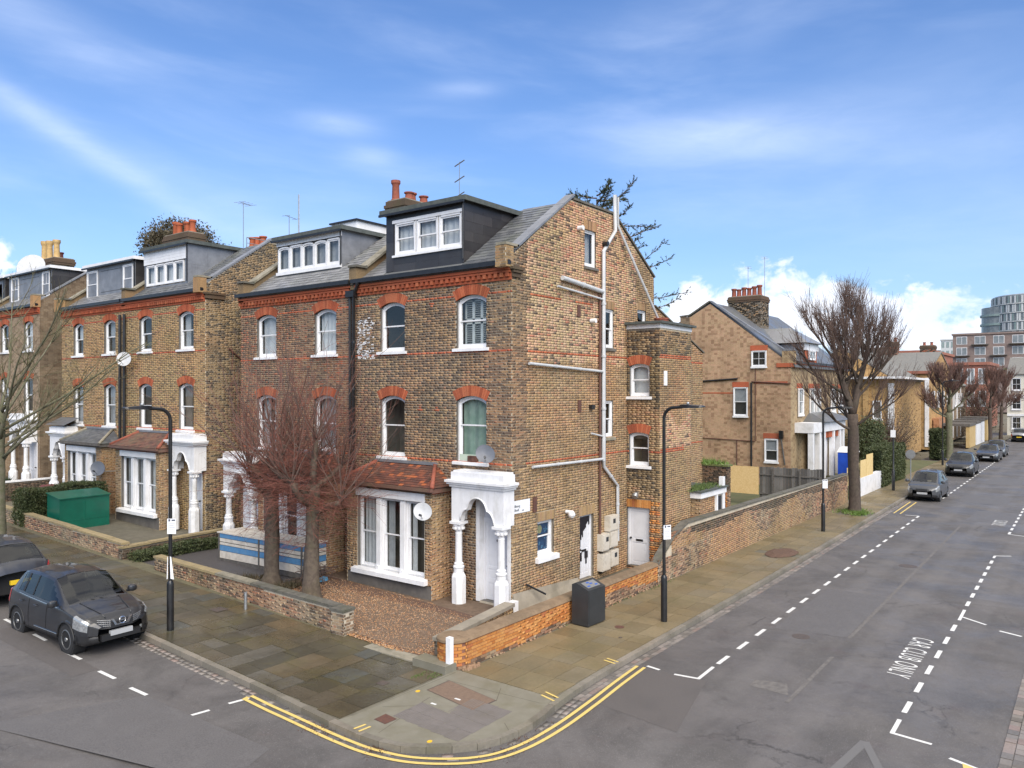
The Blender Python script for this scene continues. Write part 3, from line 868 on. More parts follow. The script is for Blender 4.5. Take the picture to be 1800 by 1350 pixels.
def back_shell(root,y0,y1,b,x1=8.65):
 m=MB()
 m.quad((x1,y0,-.3+b),(x1,y1,-.3+b),(x1,y1,10.0+b),(x1,y0,10.0+b))
 return m.build('rear_wall','brick_yellow_far',root)
def bay(root,ya,yb,b,tile,lights,dress,mirror=False,zb=None,hipmat='terracotta',plinthtop=.50):
 """square bay window with a hipped lean-to roof; ya < yb"""
 xf=-.82; z_l=2.92+b; zt=3.30+b; zs=.68+b; g0=zb if zb is not None else b
 F=Frame((xf,0,0),(0,1,0),N=(-1,0,0))
 wa,wb=ya+.30,yb-.50
 if mirror:wa,wb=ya+.50,yb-.30
 ops=[dict(u0=wa,u1=wb,z0=zs,z1=z_l,rise=0)]
 root_bay=MB(); root_bay.box(xf+.02,0,ya+.02,yb-.02,g0-.3,g0+plinthtop); bay_o=root_bay.build('bay_plinth','plinth',root)
 segs=lambda z:[(ya,yb)]
 backing(root,F,segs,[g0+plinthtop,zt],ops,'mortar',name='bay_wall')
 P=Pieces(BR)
 zone=lambda u,z:BI['brick_red']if z>3.17+b else BI['brick_gable']
 brickwork(root,F,segs,g0+plinthtop,zt,[dict(u0=wa-.03,u1=wb+.03,z0=zs-.1,z1=z_l+.24,rise=0)],zone,P=P,finish=False)
 for(yy,N)in((ya,(0,-1,0)),(yb,(0,1,0))):
  FS=Frame((xf,yy,0),(1,0,0),N=N)
  backing(root,FS,lambda z:[(0,.82)],[g0-.2,zt],[],'mortar',name='bay_side')
  brickwork(root,FS,lambda z:[(0.004,.81)],g0,zt,[],zone,P=P,finish=False)
 P.finish(bay_o,'brick','brickwork',150)
 l=MB(); l.fbox(F,wa-.04,wb+.04,z_l-.0,z_l+.24,-.03,.045); l.build('lintel','white_paint',root)
 wd=wb-wa; k=lights; mw=.22; lw=(wd-mw*(k-1))/k
 mm=MB()
 for i in range(k-1):
  u=wa+lw*(i+1)+mw*i
  mm.fbox(F,u,u+mw,zs+.0,z_l,-.20,-.04)
  mm.fbox(F,u+.02,u+mw-.02,zs+.14,z_l-.1,-.04,-.015)
  mm.fbox(F,u+.05,u+mw-.05,zs,zs+.14,-.04,.04)
 mm.build('mullion','white_paint',root)
 s=MB()
 s.hexa([F.p(wa-.14,zs-.16,-.05),F.p(wb+.14,zs-.16,-.05),F.p(wb+.14,zs-.16,.16),F.p(wa-.14,zs-.16,.16),
   F.p(wa-.14,zs+.02,-.05),F.p(wb+.14,zs+.02,-.05),F.p(wb+.14,zs-.03,.16),F.p(wa-.14,zs-.03,.16)])
 s.build('bay_sill','white_paint',root)
 for i in range(k):
  u=wa+(lw+mw)*i
  window(root,F,u,u+lw,zs,z_l,0,rev=.12,sill=0,dress=dress[i]if dress else None,depth=.55,rm=.08)
 ex=.16; zt2=zt+.05; zr=3.93+b; in_=.62
 A,B_,C_,D_=Vector((xf-ex,ya-ex,zt2)),Vector((xf-ex,yb+ex,zt2)),Vector((0,yb-in_,zr)),Vector((0,ya+in_,zr))
 E1,E2=Vector((0,ya-ex,zt2)),Vector((0,yb+ex,zt2))
 r=MB(); r.quad(A,B_,C_,D_); r.quad(A,D_,E1); r.quad(B_,E2,C_); r.quad(A,E1,E2,B_)
 ro=r.build('bay_roof','felt_roof',root)
 P=Pieces([tile])
 V=(Vector((0,0,zr))-Vector((xf-ex,0,zt2))); Ls=V.length
 N=Vector((-V.z,0,V.x))
 FR=Frame((xf-ex,0,zt2),(0,1,0),V,N)
 fill_roof(P,FR,lambda v:(ya-ex+(in_+ex)*v/Ls,yb+ex-(in_+ex)*v/Ls),0,Ls,.105,.165,0,.014,.12)
 for(e,sgn)in((ya-ex,1),(yb+ex,-1)):
  V2=Vector((0,sgn*(in_+ex),zr-zt2)); L2=V2.length
  N2=Vector((0,-sgn*V2.z,abs(V2.y)))
  F2=Frame((xf-ex,e,zt2),(1,0,0),V2,N2)
  w_=ex-xf
  fill_roof(P,F2,lambda v:(w_*v/L2,w_),0,L2,.105,.165,0,.014,.12)
 P.finish(ro,'roof_tile','roof_tiles',300)
 h=MB(); h.tube([A+Vector((0,0,.03)),D_+Vector((0,0,.03))],.065,8); h.build('hip_tile',hipmat,root,smooth=True)
 h=MB(); h.tube([B_+Vector((0,0,.03)),C_+Vector((0,0,.03))],.065,8); h.build('hip_tile',hipmat,root,smooth=True)
 f=MB(); f.box(xf-ex+.02,xf-ex+.05,ya-ex+.02,yb+ex-.02,zt2-.14,zt2-.012); f.box(xf-ex+.052,-.01,ya-ex+.02,ya-ex+.05,zt2-.14,zt2-.012)
 f.box(xf-ex-.09,xf-ex+.018,ya-ex-.02,yb+ex+.02,zt2-.09,zt2+.0)
 f.build('fascia_board','tile_brown' if tile!='slate' else 'timber_dark',root)
 fl=MB(); fl.box(-.10,0.0,ya+in_-.1,yb-in_+.1,zr-.01,zr+.08); fl.build('flashing','lead',root)
 return bay_o
def trefoil(t):
 """underside height of the cusped porch arch, t in -1..1 across the opening, 0..1"""
 a=abs(t)
 if a>.56:return .52*math.sqrt(max(0,1-((a-.56)/.44)**2))if a>.56 else .52
 return .52+.48*math.sqrt(max(0,1-(a/.56)**2))
def porch(root,ya,yb,b,g0,door=None,doormat='door_white',block=True,slate=False,zt=3.84,xf=-.95,parap=True,flip=False):
 """white rendered porch on two columns; ya..yb across the front"""
 F=Frame((xf,0,0),(0,1,0),N=(-1,0,0))
 body=MB()
 ztop=zt+b
 sp=2.42+b
 ca,cb=ya+.38,yb-.38
 n=44; zc=.70
 def bot(u):
  if u<=ca or u>=cb:return sp
  t=(u-(ca+cb)/2)/((cb-ca)/2)
  return sp+zc*trefoil(t)
 us=[ya+.05]+[ca+(cb-ca)*i/n for i in range(n+1)]+[yb-.05]
 zf=ztop-.42
 for a,c in zip(us[:-1],us[1:]):
  za,zb_=bot(a+1e-4),bot(c-1e-4)
  for dd in(0,-.18):body.quad(F.p(a,za,dd),F.p(c,zb_,dd),F.p(c,zf,dd),F.p(a,zf,dd))
  body.quad(F.p(a,za,0),F.p(c,zb_,0),F.p(c,zb_,-.18),F.p(a,za,-.18))
 body.quad(F.p(ya+.05,sp,0),F.p(ya+.05,zf,0),F.p(ya+.05,zf,-.18),F.p(ya+.05,sp,-.18))
 body.quad(F.p(yb-.05,sp,0),F.p(yb-.05,zf,0),F.p(yb-.05,zf,-.18),F.p(yb-.05,sp,-.18))
 o=body.build('porch_arch','white_render',root)
 e=MB(); pts=[F.p(ca+(cb-ca)*i/n,bot(ca+(cb-ca)*min(max(i,.01),n-.01)/n)+.03,.012)for i in range(n+1)]
 e.tube(pts,.022,6); e.build('arch_moulding','white_render',root,smooth=True)
 c=MB()
 for(u0,u1,z0,z1,out)in((ya+.0,yb-.0,zf,zf+.07,.05),(ya-.06,yb+.06,zf+.07,zf+.13,.10),(ya-.10,yb+.10,zf+.13,zf+.20,.15),(ya+.04,yb-.04,zf+.20,ztop,.02)):
  c.box(xf-out,-.004,u0,u1,z0+.001,z1)
 if parap:c.box(xf+.02,-.004,ya+.1,yb-.1,ztop+.001,ztop+.05)
 c.build('entablature','white_render',root)
 sd=MB()
 sd.box(xf+.19,-.004,ya+.07,ya+.21,sp,zf); sd.box(xf+.19,-.004,yb-.21,yb-.07,sp,zf)
 sd.build('porch_side','white_render',root)
 for yc in(ya+.22,yb-.22):
  x=xf+.12
  q=MB()
  q.lathe((x,yc,g0),[(.215,0),(.215,.90),(.205,.94),(.155,1.03)],8)
  q.build('column_base','white_render',root)
  zc0=g0+1.03
  q=MB(); top=sp-.36
  q.lathe((x,yc,zc0),[(.15,0),(.15,.12),(.165,.14),(.165,.18),(.135,.21),(.14,.26),(.105,.30),(.10,top-zc0),(.105,top-zc0+.02),(.088,top-zc0+.04)],16)
  q.build('column','white_render',root,smooth=True,sharp=30)
  q=MB(); q.lathe((x,yc,top+.03),[(.092,0),(.10,.06),(.15,.16),(.175,.22),(.18,.25)],12)
  for k in range(8):
   a=PI/4*k; q.lathe((x+.14*math.cos(a),yc+.14*math.sin(a),top+.16),[(.012,-.05),(.045,-.02),(.045,.03),(.01,.05)],6)
  q.box(x-.19,x+.19,yc-.19,yc+.19,top+.29,sp+.004)
  q.build('capital','white_render',root,smooth=True,sharp=30)
 return o
def panel_door(root,F,u0,u1,z0,z1,mat_='door_white',d=-.12,rows=((.08,.40),(.47,.93)),cols=2,name='door',knob=True,knocker=None,letter=None,label=None,frame=True):
 m=MB()
 if frame:
  m.fbox(F,u0,u0+.06,z0,z1,d-.05,d+.02); m.fbox(F,u1-.06,u1,z0,z1,d-.05,d+.02); m.fbox(F,u0+.06,u1-.06,z1-.06,z1,d-.05,d+.018)
 w0,w1=u0+.06,u1-.06; H=z1-.06-z0
 m.fbox(F,w0,w1,z0+.01,z1-.06,d-.06,d-.025)
 st=.10; cw=(w1-w0-st*(cols+1))/cols
 for c in range(cols+1):
  u=w0+c*(cw+st); m.fbox(F,u,u+st,z0+.01,z1-.06,d-.025,d-.008)
 lv=[0]+[v for r in rows for v in r]+[1]
 for i in range(0,len(lv),2):
  for c in range(cols):
   u=w0+st+c*(cw+st)
   m.fbox(F,u,u+cw,z0+.01+H*lv[i],z0+H*lv[i+1]-.001,d-.025,d-.009)
 for(ra,rb)in rows:
  for c in range(cols):
   u=w0+st+c*(cw+st)
   m.fbox(F,u+.04,u+cw-.04,z0+H*ra+.04,z0+H*rb-.04,d-.025,d-.015)
 o=m.build(name,mat_,root)
 if label:o['label']=label
 if knob:
  k=MB(); k.lathe(F.p(w0+.06,z0+H*.48,d+.0),[(.02,-.01),(.02,.03),(.04,.05),(.03,.09)],10,axis=F.N); k.build('door_knob','black_plastic',o,smooth=True)
 if letter:
  k=MB(); k.fbox(F,(w0+w1)/2-.13,(w0+w1)/2+.13,z0+H*letter,z0+H*letter+.07,d-.01,d+.012); k.build('letter_plate','black_plastic',o)
 if knocker:
  k=MB(); k.lathe(F.p((w0+w1)/2,z0+H*knocker,d),[(.02,-.01),(.045,.02),(.02,.05)],8,axis=F.N); k.build('door_knocker','black_plastic',o)
 return o
# ---- right half ---------------------------------------------------
H1=thing('corner_house','corner house with a black slate dormer and a gable wall crossed by grey pipes','house',(0,0,0),'pairs of tall brick houses along the left street')
wins=[(.925,2.075),(4.205,5.315)]
ops=std_ops(wins,0)
front_segs=lambda z:[(.004,6.46)]
backing(H1,FX,front_segs,[0,9.66],ops+[dict(u0=.15,u1=1.18,z0=.12,z1=3.0,rise=0)],'mortar')
def zone_front(u,z):
 for s in(4.03,7.28,8.93):
  if 0<=z-s<.08:return BI['brick_red']
 if 8.72<z<8.88 and 2.95<u<3.2:return BI['brick_red']
 if 5.55<z<5.72 and(2.8<u<3.0 or 3.45<u<3.65):return BI['brick_red']
 return BI['brick_front']
P1=brickwork(H1,FX,front_segs,0,9.30,ops+[dict(u0=.15,u1=1.18,z0=.0,z1=3.0,rise=0)],zone_front,finish=False)
for o in ops:arch(H1,FX,o)
cornice(H1,FX,.0,6.40,9.28)
window(H1,FX,*wins[0],4.10,6.02,.15,dress=[('full','curtain_green',3)],frame='white_paint',zmid=5.16)
window(H1,FX,*wins[0],7.42,8.97,.15,dress=[('shutter',)],zmid=8.22)
window(H1,FX,*wins[1],4.10,6.02,.15,dress=[('side','curtain_brown',.3,'l')],room='interior',zmid=5.08)
window(H1,FX,*wins[1],7.42,8.97,.15,zmid=8.22,room='interior_dark')
sp_=MB(); sp_.fbox(FX,.99,2.01,4.12,4.30,-.13,-.095); sp_.build('window_panel','sage_paint',H1)
tr=MB(); tr.lathe(FX.p(1.45,4.12,-.03),[(.07,0),(.09,.13),(.1,.13)],10); tr.fbox(FX,1.28,1.62,4.115,4.27,-.075,.02); 
tag(tr.build('window_box','rust'),'small rust red planter box on the sill of the green curtained window','planter')
def gable_segs(z):
 if z<=7.72:return[(.0,13.05)]
 if z<=9.28:return[(.0,13.05-(z-7.72)/1.56*4.33)]
 if z<=9.82:return[(.0,8.65)]
 if z<=10.30:return[(max(0.0,(z-9.95)/RS),8.65)]
 return[(max(0,(z-9.95)/RS),5.72+(12.10-z)*2.93/1.80)]
gops=[dict(u0=3.84,u1=4.54,z0=10.16,z1=11.34,rise=0,lintel=.30),dict(u0=5.09,u1=5.70,z0=7.60,z1=8.90,rise=0,lintel=.28),
  dict(u0=5.09,u1=5.66,z0=4.62,z1=5.84,rise=0,lintel=0),dict(u0=7.38,u1=8.05,z0=8.20,z1=9.06,rise=0,lintel=.25),
  dict(u0=3.55,u1=4.40,z0=.16,z1=2.20,rise=0,lintel=.30),dict(u0=1.24,u1=2.10,z0=1.24,z1=2.33,rise=0,lintel=.28)]
backing(H1,FG,gable_segs,[-.15,7.72,9.28,9.82,9.95,10.30,12.10],gops,'mortar_light',name='gable_wall')
def zone_gable(u,z):
 n=math.sin(u*3.1+z*1.7)+math.sin(u*1.3-z*2.9+2)
 if u<.75+.1*math.sin(z*3)and z>2.9:return BI['brick_front']if u<.42 or z>4 else BI['brick_gable']
 for s in(4.03,7.28,8.93):
  if 0<=z-s<.08 and(s!=8.93 or u<2.4 or(2.9<u<4.4 and n>-.3)):return BI['brick_red']if u<4.9 or s<8 else BI['brick_cleaned']
 if z>7.05+.06*math.sin(u*5)and u<6.4:return BI['brick_cleaned']
 if z>9.2:return BI['brick_cleaned']if u<7.3 else BI['brick_gable']
 if z<.55 and u<3.3:return BI['brick_gable']
 return BI['brick_gable']
brickwork(H1,FG,lambda z:[(max(a,.004),b)for a,b in gable_segs(z)],0,12.05,gops+[dict(u0=6.62,u1=9.12,z0=0,z1=8.3,rise=0)],zone_gable,P=P1,finish=False)
FW1=Frame((6.6,0,0),(0,-1,0),N=(-1,0,0))
FW2=Frame((6.6,-1.26,0),(1,0,0),N=(0,-1,0))
wops=[dict(u0=.10,u1=.86,z0=5.98,z1=7.10,rise=.08),dict(u0=.08,u1=.84,z0=3.60,z1=4.74,rise=.07),dict(u0=.0,u1=.86,z0=.14,z1=2.16,rise=0,lintel=.28)]
backing(H1,FW1,lambda z:[(0.0,1.26)],[-.2,8.3],wops,'mortar_dark',name='closet_wing_wall')
backing(H1,FW2,lambda z:[(0.0,2.5)],[-.2,8.3],[],'mortar_light',name='closet_wing_wall')
def zone_w1(u,z):
 if z>6.6:return BI['brick_wing']
 if 0<=z-4.03<.08:return BI['brick_red']
 if z<2.5 and u>.86:return BI['brick_orange']if(int(z*6.6)%2)else BI['brick_gable']
 return BI['brick_wing']if math.sin(z*2.1+u)>.2 else BI['brick_gable']
def zone_w2(u,z):
 if z>7.45:return BI['brick_wing']
 if 0<=z-7.28<.16 or(0<=z-4.03<.16 and u<1.9):return BI['brick_red']
 if 4.2<z<5.2+.3*math.sin(u*3):return BI['brick_cleaned']
 return BI['brick_gable']
brickwork(H1,FW1,lambda z:[(0.004,1.256)],0,8.28,wops,zone_w1,P=P1,finish=False)
brickwork(H1,FW2,lambda z:[(0.004,2.5)],0,8.28,[],zone_w2,P=P1,finish=False)
P1.finish(H1,'brick','brickwork',300)
for o in wops:arch(H1,FW1,o,'brick_red' if o['z0']>3 else 'brick_orange')
for o in gops:
 arch(H1,FG,o,'brick_gable')
wc=MB(); wc.box(6.58,9.12,-1.28,0.1,8.302,8.45); wc.box(9.1,9.102,-1.26,0,-.2,8.3); wc.build('parapet_fascia','white_paint',H1)
wc=MB(); wc.box(6.42,9.22,-1.42,0.2,8.452,8.53); wc.build('flat_roof','felt_edge',H1)
wc=MB(); wc.quad((9.1,-1.26,-.2),(9.1,0,-.2),(9.1,0,8.3),(9.1,-1.26,8.3)); wc.build('closet_wing_back','brick_yellow_far',H1)
tb=MB(); tb.lathe((8.35,-.45,8.53),[(.22,0),(.26,.22),(.28,.22),(.28,.26)],12); tag(tb.build('plant_pot','terracotta'),'squat terracotta pot at the foot of the slanting roof pipe','plant pot')
window(H1,FW1,.10,.86,5.98,7.10,.08,rev=.1,dress=[('full','curtain_white',1)],sill=.1,zmid=6.55)
window(H1,FW1,.08,.84,3.60,4.74,.07,rev=.1,dress=[('blind','curtain_brown',.8)],sill=.1,zmid=4.2)
panel_door(H1,FW1,.0,.86,.14,2.16,rows=((.06,.40),(.47,.95)),cols=1,letter=.43,label='white panelled side door with a black letter plate')
window(H1,FG,3.84,4.54,10.16,11.34,0,rev=.06,split=1,dress=[('full','curtain_grey',4)],sill=.06,sillmat='plinth')
window(H1,FG,5.09,5.70,7.60,8.90,0,rev=.05,room='interior_dark',sill=.06,sillmat='plinth')
window(H1,FG,5.09,5.66,4.62,5.84,0,rev=.05,dress=[('blind','curtain_white',.5)],sill=.06,sillmat='stone_coping')
window(H1,FG,7.38,8.05,8.20,9.06,0,rev=.06,sill=.04)
wb_=window(H1,FG,1.24,2.10,1.30,2.33,0,rev=.10,room='interior_dark',sill=.12,sill_out=.12,sill_h=.16,zmid=1.86)
po=MB(); po.fbox(FG,1.32,2.02,1.38,1.82,-.205,-.20); po.fbox(FG,1.32,2.02,1.9,2.26,-.175,-.17); ps=po.build('poster','poster_navy',wb_)
po=MB(); po.lathe(FG.p(1.56,2.06,-.168),[(.13,0),(.13,.003),(.09,.003),(.09,.0035)],16,axis=FG.N); 
po.build('poster_emblem','poster_gold',wb_)
po=MB()
for i in range(16):
 uu,zz=1.38+(i*.37%1)*.58,(1.42+(i*.61%1)*.34)if i%2 else(1.93+(i*.53%1)*.28)
 if i%2==0 and abs(uu-1.56)<.15:uu=1.86
 dd=-.199 if zz<1.85 else-.169
 po.fbox(FG,uu,uu+.045,zz,zz+.045,dd,dd+.002)
po.build('poster_stars','poster_sky',wb_)
dd_=panel_door(H1,FG,3.55,4.40,.16,2.20,'door_white',rows=((.08,.40),(.47,.93)),cols=2,letter=.43,label='side door half painted black with white paint run down it')
pk=MB()
prev=None
cols_=[(.07,1.0),(.12,.96),(.18,1.02),(.22,1.25),(.28,1.40),(.33,1.33),(.38,1.52),(.44,1.56),(.5,1.60),(.56,1.72),(.62,1.78),(.7,1.68),(.76,1.1)]
for(a,zb_),(a2,_z)in zip(cols_[:-1],cols_[1:]):
 pk.fbox(FG,3.55+a,3.55+a2,.16+zb_,.16+1.97,-.128,-.117)
pk.fbox(FG,3.72,3.86,.72,1.0,-.134,-.12); pk.fbox(FG,4.02,4.22,.78,1.0,-.134,-.12); pk.fbox(FG,4.08,4.16,.6,.78,-.134,-.121); pk.fbox(FG,3.72,3.76,.3,.7,-.134,-.121)
pk.build('black_paint_patch','door_black',dd_)
yo=-.09
pipe(H1,[(4.87,yo,3.86),(4.87,yo,10.75),(5.62,yo,11.55),(5.62,yo,12.75)],.07,name='soil_pipe')
pipe(H1,[(4.87,yo,3.90),(4.90,yo,3.68),(5.80,yo,2.96),(5.80,yo,1.10)],.055,name='drainpipe',collars=.9)
pipe(H1,[(5.80,-.10,12.70),(5.80,-.10,11.75),(8.42,-.30,8.75)],.045,name='roof_pipe',collars=1.4)
pipe(H1,[(2.42,yo,9.60),(4.80,yo,9.42)],.075,name='waste_pipe')
pipe(H1,[(2.16,yo,9.32),(4.80,yo,9.17)],.035,name='waste_pipe')
pipe(H1,[(.70,yo,6.95),(4.80,yo,6.80)],.045,name='waste_pipe')
pipe(H1,[(.87,yo,3.97),(4.80,yo,3.93)],.045,name='waste_pipe')
pipe(H1,[(4.10,yo,4.80),(4.80,yo,4.68)],.03,name='waste_pipe')
pipe(H1,[(4.70,-.05,.9),(4.70,-.05,9.3)],.04,'rust',name='iron_pipe')
pipe(H1,[(.62,-.03,.64),(1.15,-.35,.30)],.028,'black_plastic',name='overflow_pipe')
for(x,z)in((3.05,2.66),(3.42,5.52),(3.38,8.52)):
 v=MB(); v.fbox(FG,x-2.06*(z<3),x-2.06*(z<3)+.17,z-.02,z+.36 if z>3 else z+.42,-.02,.035); v.build('air_brick','rust',H1)
for(x,z,mt)in((3.44,11.28,'white_paint'),(4.98,11.02,'black_plastic'),(4.20,8.42,'white_paint')):
 v=MB(); v.tube([(x,-.01,z),(x,-.2,z)],.075,10); v.build('boiler_flue',mt,H1,smooth=True,sharp=40)
v=MB(); v.fbox(FG,4.1,4.28,5.58,5.72,.0,.12); v.build('vent_cowl','black_plastic',H1)
v=MB(); v.tube([(2.75,-.01,2.45),(2.75,-.16,2.45)],.06,10); v.lathe((2.75,-.17,2.45),[(.05,0),(.10,.03),(.11,.14),(.06,.2)],12,axis=(-.4,-.6,-.5)); v.build('wall_lamp','white_paint',H1,smooth=True,sharp=40)
v=MB(); v.lathe((6.48,-.42,2.66),[(.05,0),(.10,.04),(.11,.16)],10,axis=(-.6,0,-.7)); v.box(6.5,6.6,-.46,-.38,2.6,2.7); v.build('security_lamp','metal_grey',H1,smooth=True,sharp=40)
v=MB(); v.fbox(FW2,.28,.50,6.35,6.85,.0,.03); v.build('vent_plate','white_paint',H1)
v=MB(); v.hexa([(0.02,-.20,0),(3.4,-.20,0),(3.4,.0,0),(0.02,.0,0),(0.02,-.02,.48),(3.4,-.02,.30),(3.4,0,.30),(0.02,0,.48)]); v.build('plinth_fillet','cement',H1)
raking_coping(H1,[(-.34,10.22),(.28,10.22)],.36,.07,F=FG,name='kneeler_stone')
k=MB(); k.fbox(FG,-.32,.03,9.62,10.21,-.34,.025); kn=k.build('kneeler','mortar',H1)
P=Pieces(BR)
for F_,L_ in((Frame((-.33,-.035,0),(1,0,0),N=(0,-1,0)),.36),(Frame((-.33,-.035,0),(0,1,0),N=(-1,0,0)),.375)):brickwork(H1,F_,lambda z,L_=L_:[(.004,L_)],9.62,10.2,[],lambda u,z:BI['brick_gable'],P=P,finish=False)
P.finish(kn,'brick','brickwork',60)
raking_coping(H1,[(.22,10.20),(3.20,12.26)],.36,.06,'lead',F=FG)
raking_coping(H1,[(3.15,12.12),(5.72,12.12)],.36,.07,'stone_coping_dark',F=FG)
raking_coping(H1,[(5.70,12.14),(8.66,10.33)],.36,.06,'stone_coping_dark',F=FG)
raking_coping(H1,[(8.68,9.29),(13.12,7.72)],.30,.05,'stone_coping_dark',F=FG)
k=MB(); k.fbox(FG,-.12,.44,9.565,9.64,0,.12); k.fbox(FG,-.04,.40,9.485,9.555,0,.09); k.fbox(FG,-.02,.36,9.36,9.48,0,.04)
k.build('cornice_return','brick_dark',H1)
roof_solid(H1,.30,6.48,0)
rf=roof_frame(0,0)
DR=dict(y0=2.0,y1=5.36,x=.30)
def skipR(u,v):
 x=-.14+v*math.cos(math.atan(RS)); return DR['y0']-.05<u<DR['y1']+.05 and x>DR['x']-.05
ps=Pieces(['slate','slate_pale']); Lr=3.4/math.cos(math.atan(RS))
fill_roof(ps,rf,lambda v:(.30,2.0),0,Lr,.2,.26,0,skip=skipR)
fill_roof(ps,rf,lambda v:(2.0,5.36),0,.7,.2,.26,0,skip=skipR)
fill_roof(ps,rf,lambda v:(5.36,6.34),0,Lr,.2,.26,1,skip=skipR)
ps.finish(H1,'roof_slate','roof_slates',300)
def dormer(root,x,y0,y1,z0,z1,b,win,cheek='slate_black',roofm='felt_edge',over=.12,apron='slate_black',top='felt_roof',panel=.30,fascia=None):
 """box dormer: win = (ya, yb, za, zb, lights, label)"""
 xb=3.4
 m=MB()
 for yy in(y0+.04,y1-.04):
  m.quad((x+.03,yy,z0-.1),(x+.03,yy,z1),(xb,yy,z1),(xb,yy,z0-.1))
 m.quad((x+.035,y0+.04,z0-.1),(x+.035,win[0]+.02,z0-.1),(x+.035,win[0]+.02,z1),(x+.035,y0+.04,z1))
 m.quad((x+.035,win[1]-.02,z0-.1),(x+.035,y1-.04,z0-.1),(x+.035,y1-.04,z1),(x+.035,win[1]-.02,z1))
 m.quad((x+.035,win[0],z0-.1),(x+.035,win[1],z0-.1),(x+.035,win[1],win[2]),(x+.035,win[0],win[2]))
 m.quad((x+.035,win[0],win[3]),(x+.035,win[1],win[3]),(x+.035,win[1],z1),(x+.035,win[0],z1))
 o=m.build('dormer',cheek,root)
 P=Pieces([cheek,apron])
 for(yy,N)in((y0+.03,(0,-1,0)),(y1-.03,(0,1,0))):
  FC=Frame((0,yy,0),(1,0,0),N=N)
  nrow=int((z1-z0)/panel+.99)
  for i in range(nrow):
   za=z1-(i+1)*panel; zb_=z1-i*panel
   xm=min(xb,max(x,(max(za,z0)-9.76-b)/RS+(zb_-za)/RS*.0+(.14 if za>z0 else 0)))
   xr=(zb_-9.76-b)/RS-.02
   u=x+.01-(.45 if i%2 else 0)
   while u<min(xb,xr):
    p,q=max(u,x+.01),min(u+.9-.006,xr,xb)
    if q-p>.06:P.add(FC,p,q,max(za,z0-.05)+.004,zb_,-.02,.004+.002*(i%2),0)
    u+=.9
 FF=Frame((x,0,0),(0,1,0),N=(-1,0,0))
 for(a,c,za,zb_)in((y0+.02,win[0]-.01,z0,z1),(win[1]+.01,y1-.02,z0,z1),(win[0]-.01,win[1]+.01,z0-.04,win[2]-.02),(win[0]-.01,win[1]+.01,win[3]+.02,z1)):
  if zb_-za<.04 or c-a<.04:continue
  nr=max(1,int(round((zb_-za)/.3))); nc=max(1,int(round((c-a)/1.1)))
  for i in range(nr):
   for j in range(nc):
    P.add(FF,a+(c-a)*j/nc+.003,a+(c-a)*(j+1)/nc-.003,za+(zb_-za)*i/nr+.003,za+(zb_-za)*(i+1)/nr,-.02,.004,1)
 P.finish(o,'cladding_slate','cladding_slates',120)
 t=MB(); t.box(x-over,xb,y0-over,y1+over,z1+.012,z1+.10); t.build('dormer_roof',top,o)
 e=MB(); e.box(x-over-.03,x-over-.002,y0-over-.03,y1+over+.03,z1-.03,z1+.12); e.box(x-over,xb,y0-over-.03,y0-over-.002,z1-.03,z1+.12); e.box(x-over,xb,y1+over+.002,y1+over+.03,z1-.03,z1+.12)
 e.build('roof_edge',roofm,o)
 if fascia:
  e=MB(); e.box(x-.03,x-.002,y0,y1,win[3]+.02,z1-.04); e.build('fascia_board',fascia,o)
 g=MB(); g.box(x-over-.1,x-over-.034,y0-over,y1+over,z1-.10,z1-.03); g.tube([(x-.05,y0+.02,z1-.06),(x-.05,y0+.02,z0+.1)],.03,8); g.build('dormer_gutter','black_plastic',o)
 return o
dR=dormer(H1,.30,2.0,5.36,10.0,11.86,0,(2.08,4.98,10.47,11.56),roofm='felt_edge')
FD=Frame((.30,0,0),(0,1,0),N=(-1,0,0))
dw=(2.90-.08)/3
for i in range(3):
 u=2.10+i*(2.86/3)
 window(H1,FD,u,u+2.86/3-.05,10.50,11.52,0,rev=-.03,rm=.02,sill=.0,dress=[('full','curtain_white',3)],depth=.8,fr=.06,sash=.05)
f=MB(); f.fbox(FD,2.06,5.02,10.43,10.50,-.02,.06); f.fbox(FD,2.06,5.02,11.52,11.62,-.02,.05); f.build('dormer_window_surround','white_paint',H1)
def party(root,y,b,x1=3.25,mat_='brick_wing',cop='stone_coping',w=.34):
 m=MB()
 m.prism([(-.10,y,9.5+b),(-.10,y,10.22+b),(.30,y,10.22+b),(3.25,y,12.36+b),(5.5,y,12.36+b),(5.5,y,9.5+b)],(0,w,0))
 m.build('party_parapet',mat_,root)
 Fp=Frame((0,y-.03,0),(1,0,0),N=(0,-1,0))
 raking_coping(root,[(-.16,10.23+b),(.34,10.23+b)],w+.08,.07,'stone_coping_dark',F=Fp,name='kneeler_stone')
 raking_coping(root,[(.34,10.27+b),(3.25,12.37+b)],w+.08,.07,cop,F=Fp)
party(H1,6.34,0)
chimney(H1,4.0,5.55,8.2,9.2,11.5,13.62,[(4.25,8.95,.16,.80),(4.45,8.42,.17,.30),(4.95,8.75,.17,.42),(5.25,8.40,.17,.30)],'brick_wing')
bay(H1,2.29,5.95,0,'tile_red',3,[[('side','curtain_white',.3,'r'),],[('side','curtain_grey',.4,'r')],[('full','curtain_white',4)]])
porch(H1,-.15,1.84,0,-.08,xf=-.52)
FDoor=Frame((.10,0,0),(0,1,0),N=(-1,0,0))
rc=MB(); 
rc.box(-.012,.5,.04,.165,.1,3.1); rc.box(-.012,.5,1.165,1.30,.1,3.1); rc.box(-.012,.5,.166,1.164,2.98,3.1); rc.build('door_recess','white_render',H1)
panel_door(H1,FDoor,.15,1.18,.12,2.42,rows=((.04,.22),(.28,.40),(.44,.96)),cols=1,knocker=.78,label='tall white front door behind the porch arch')
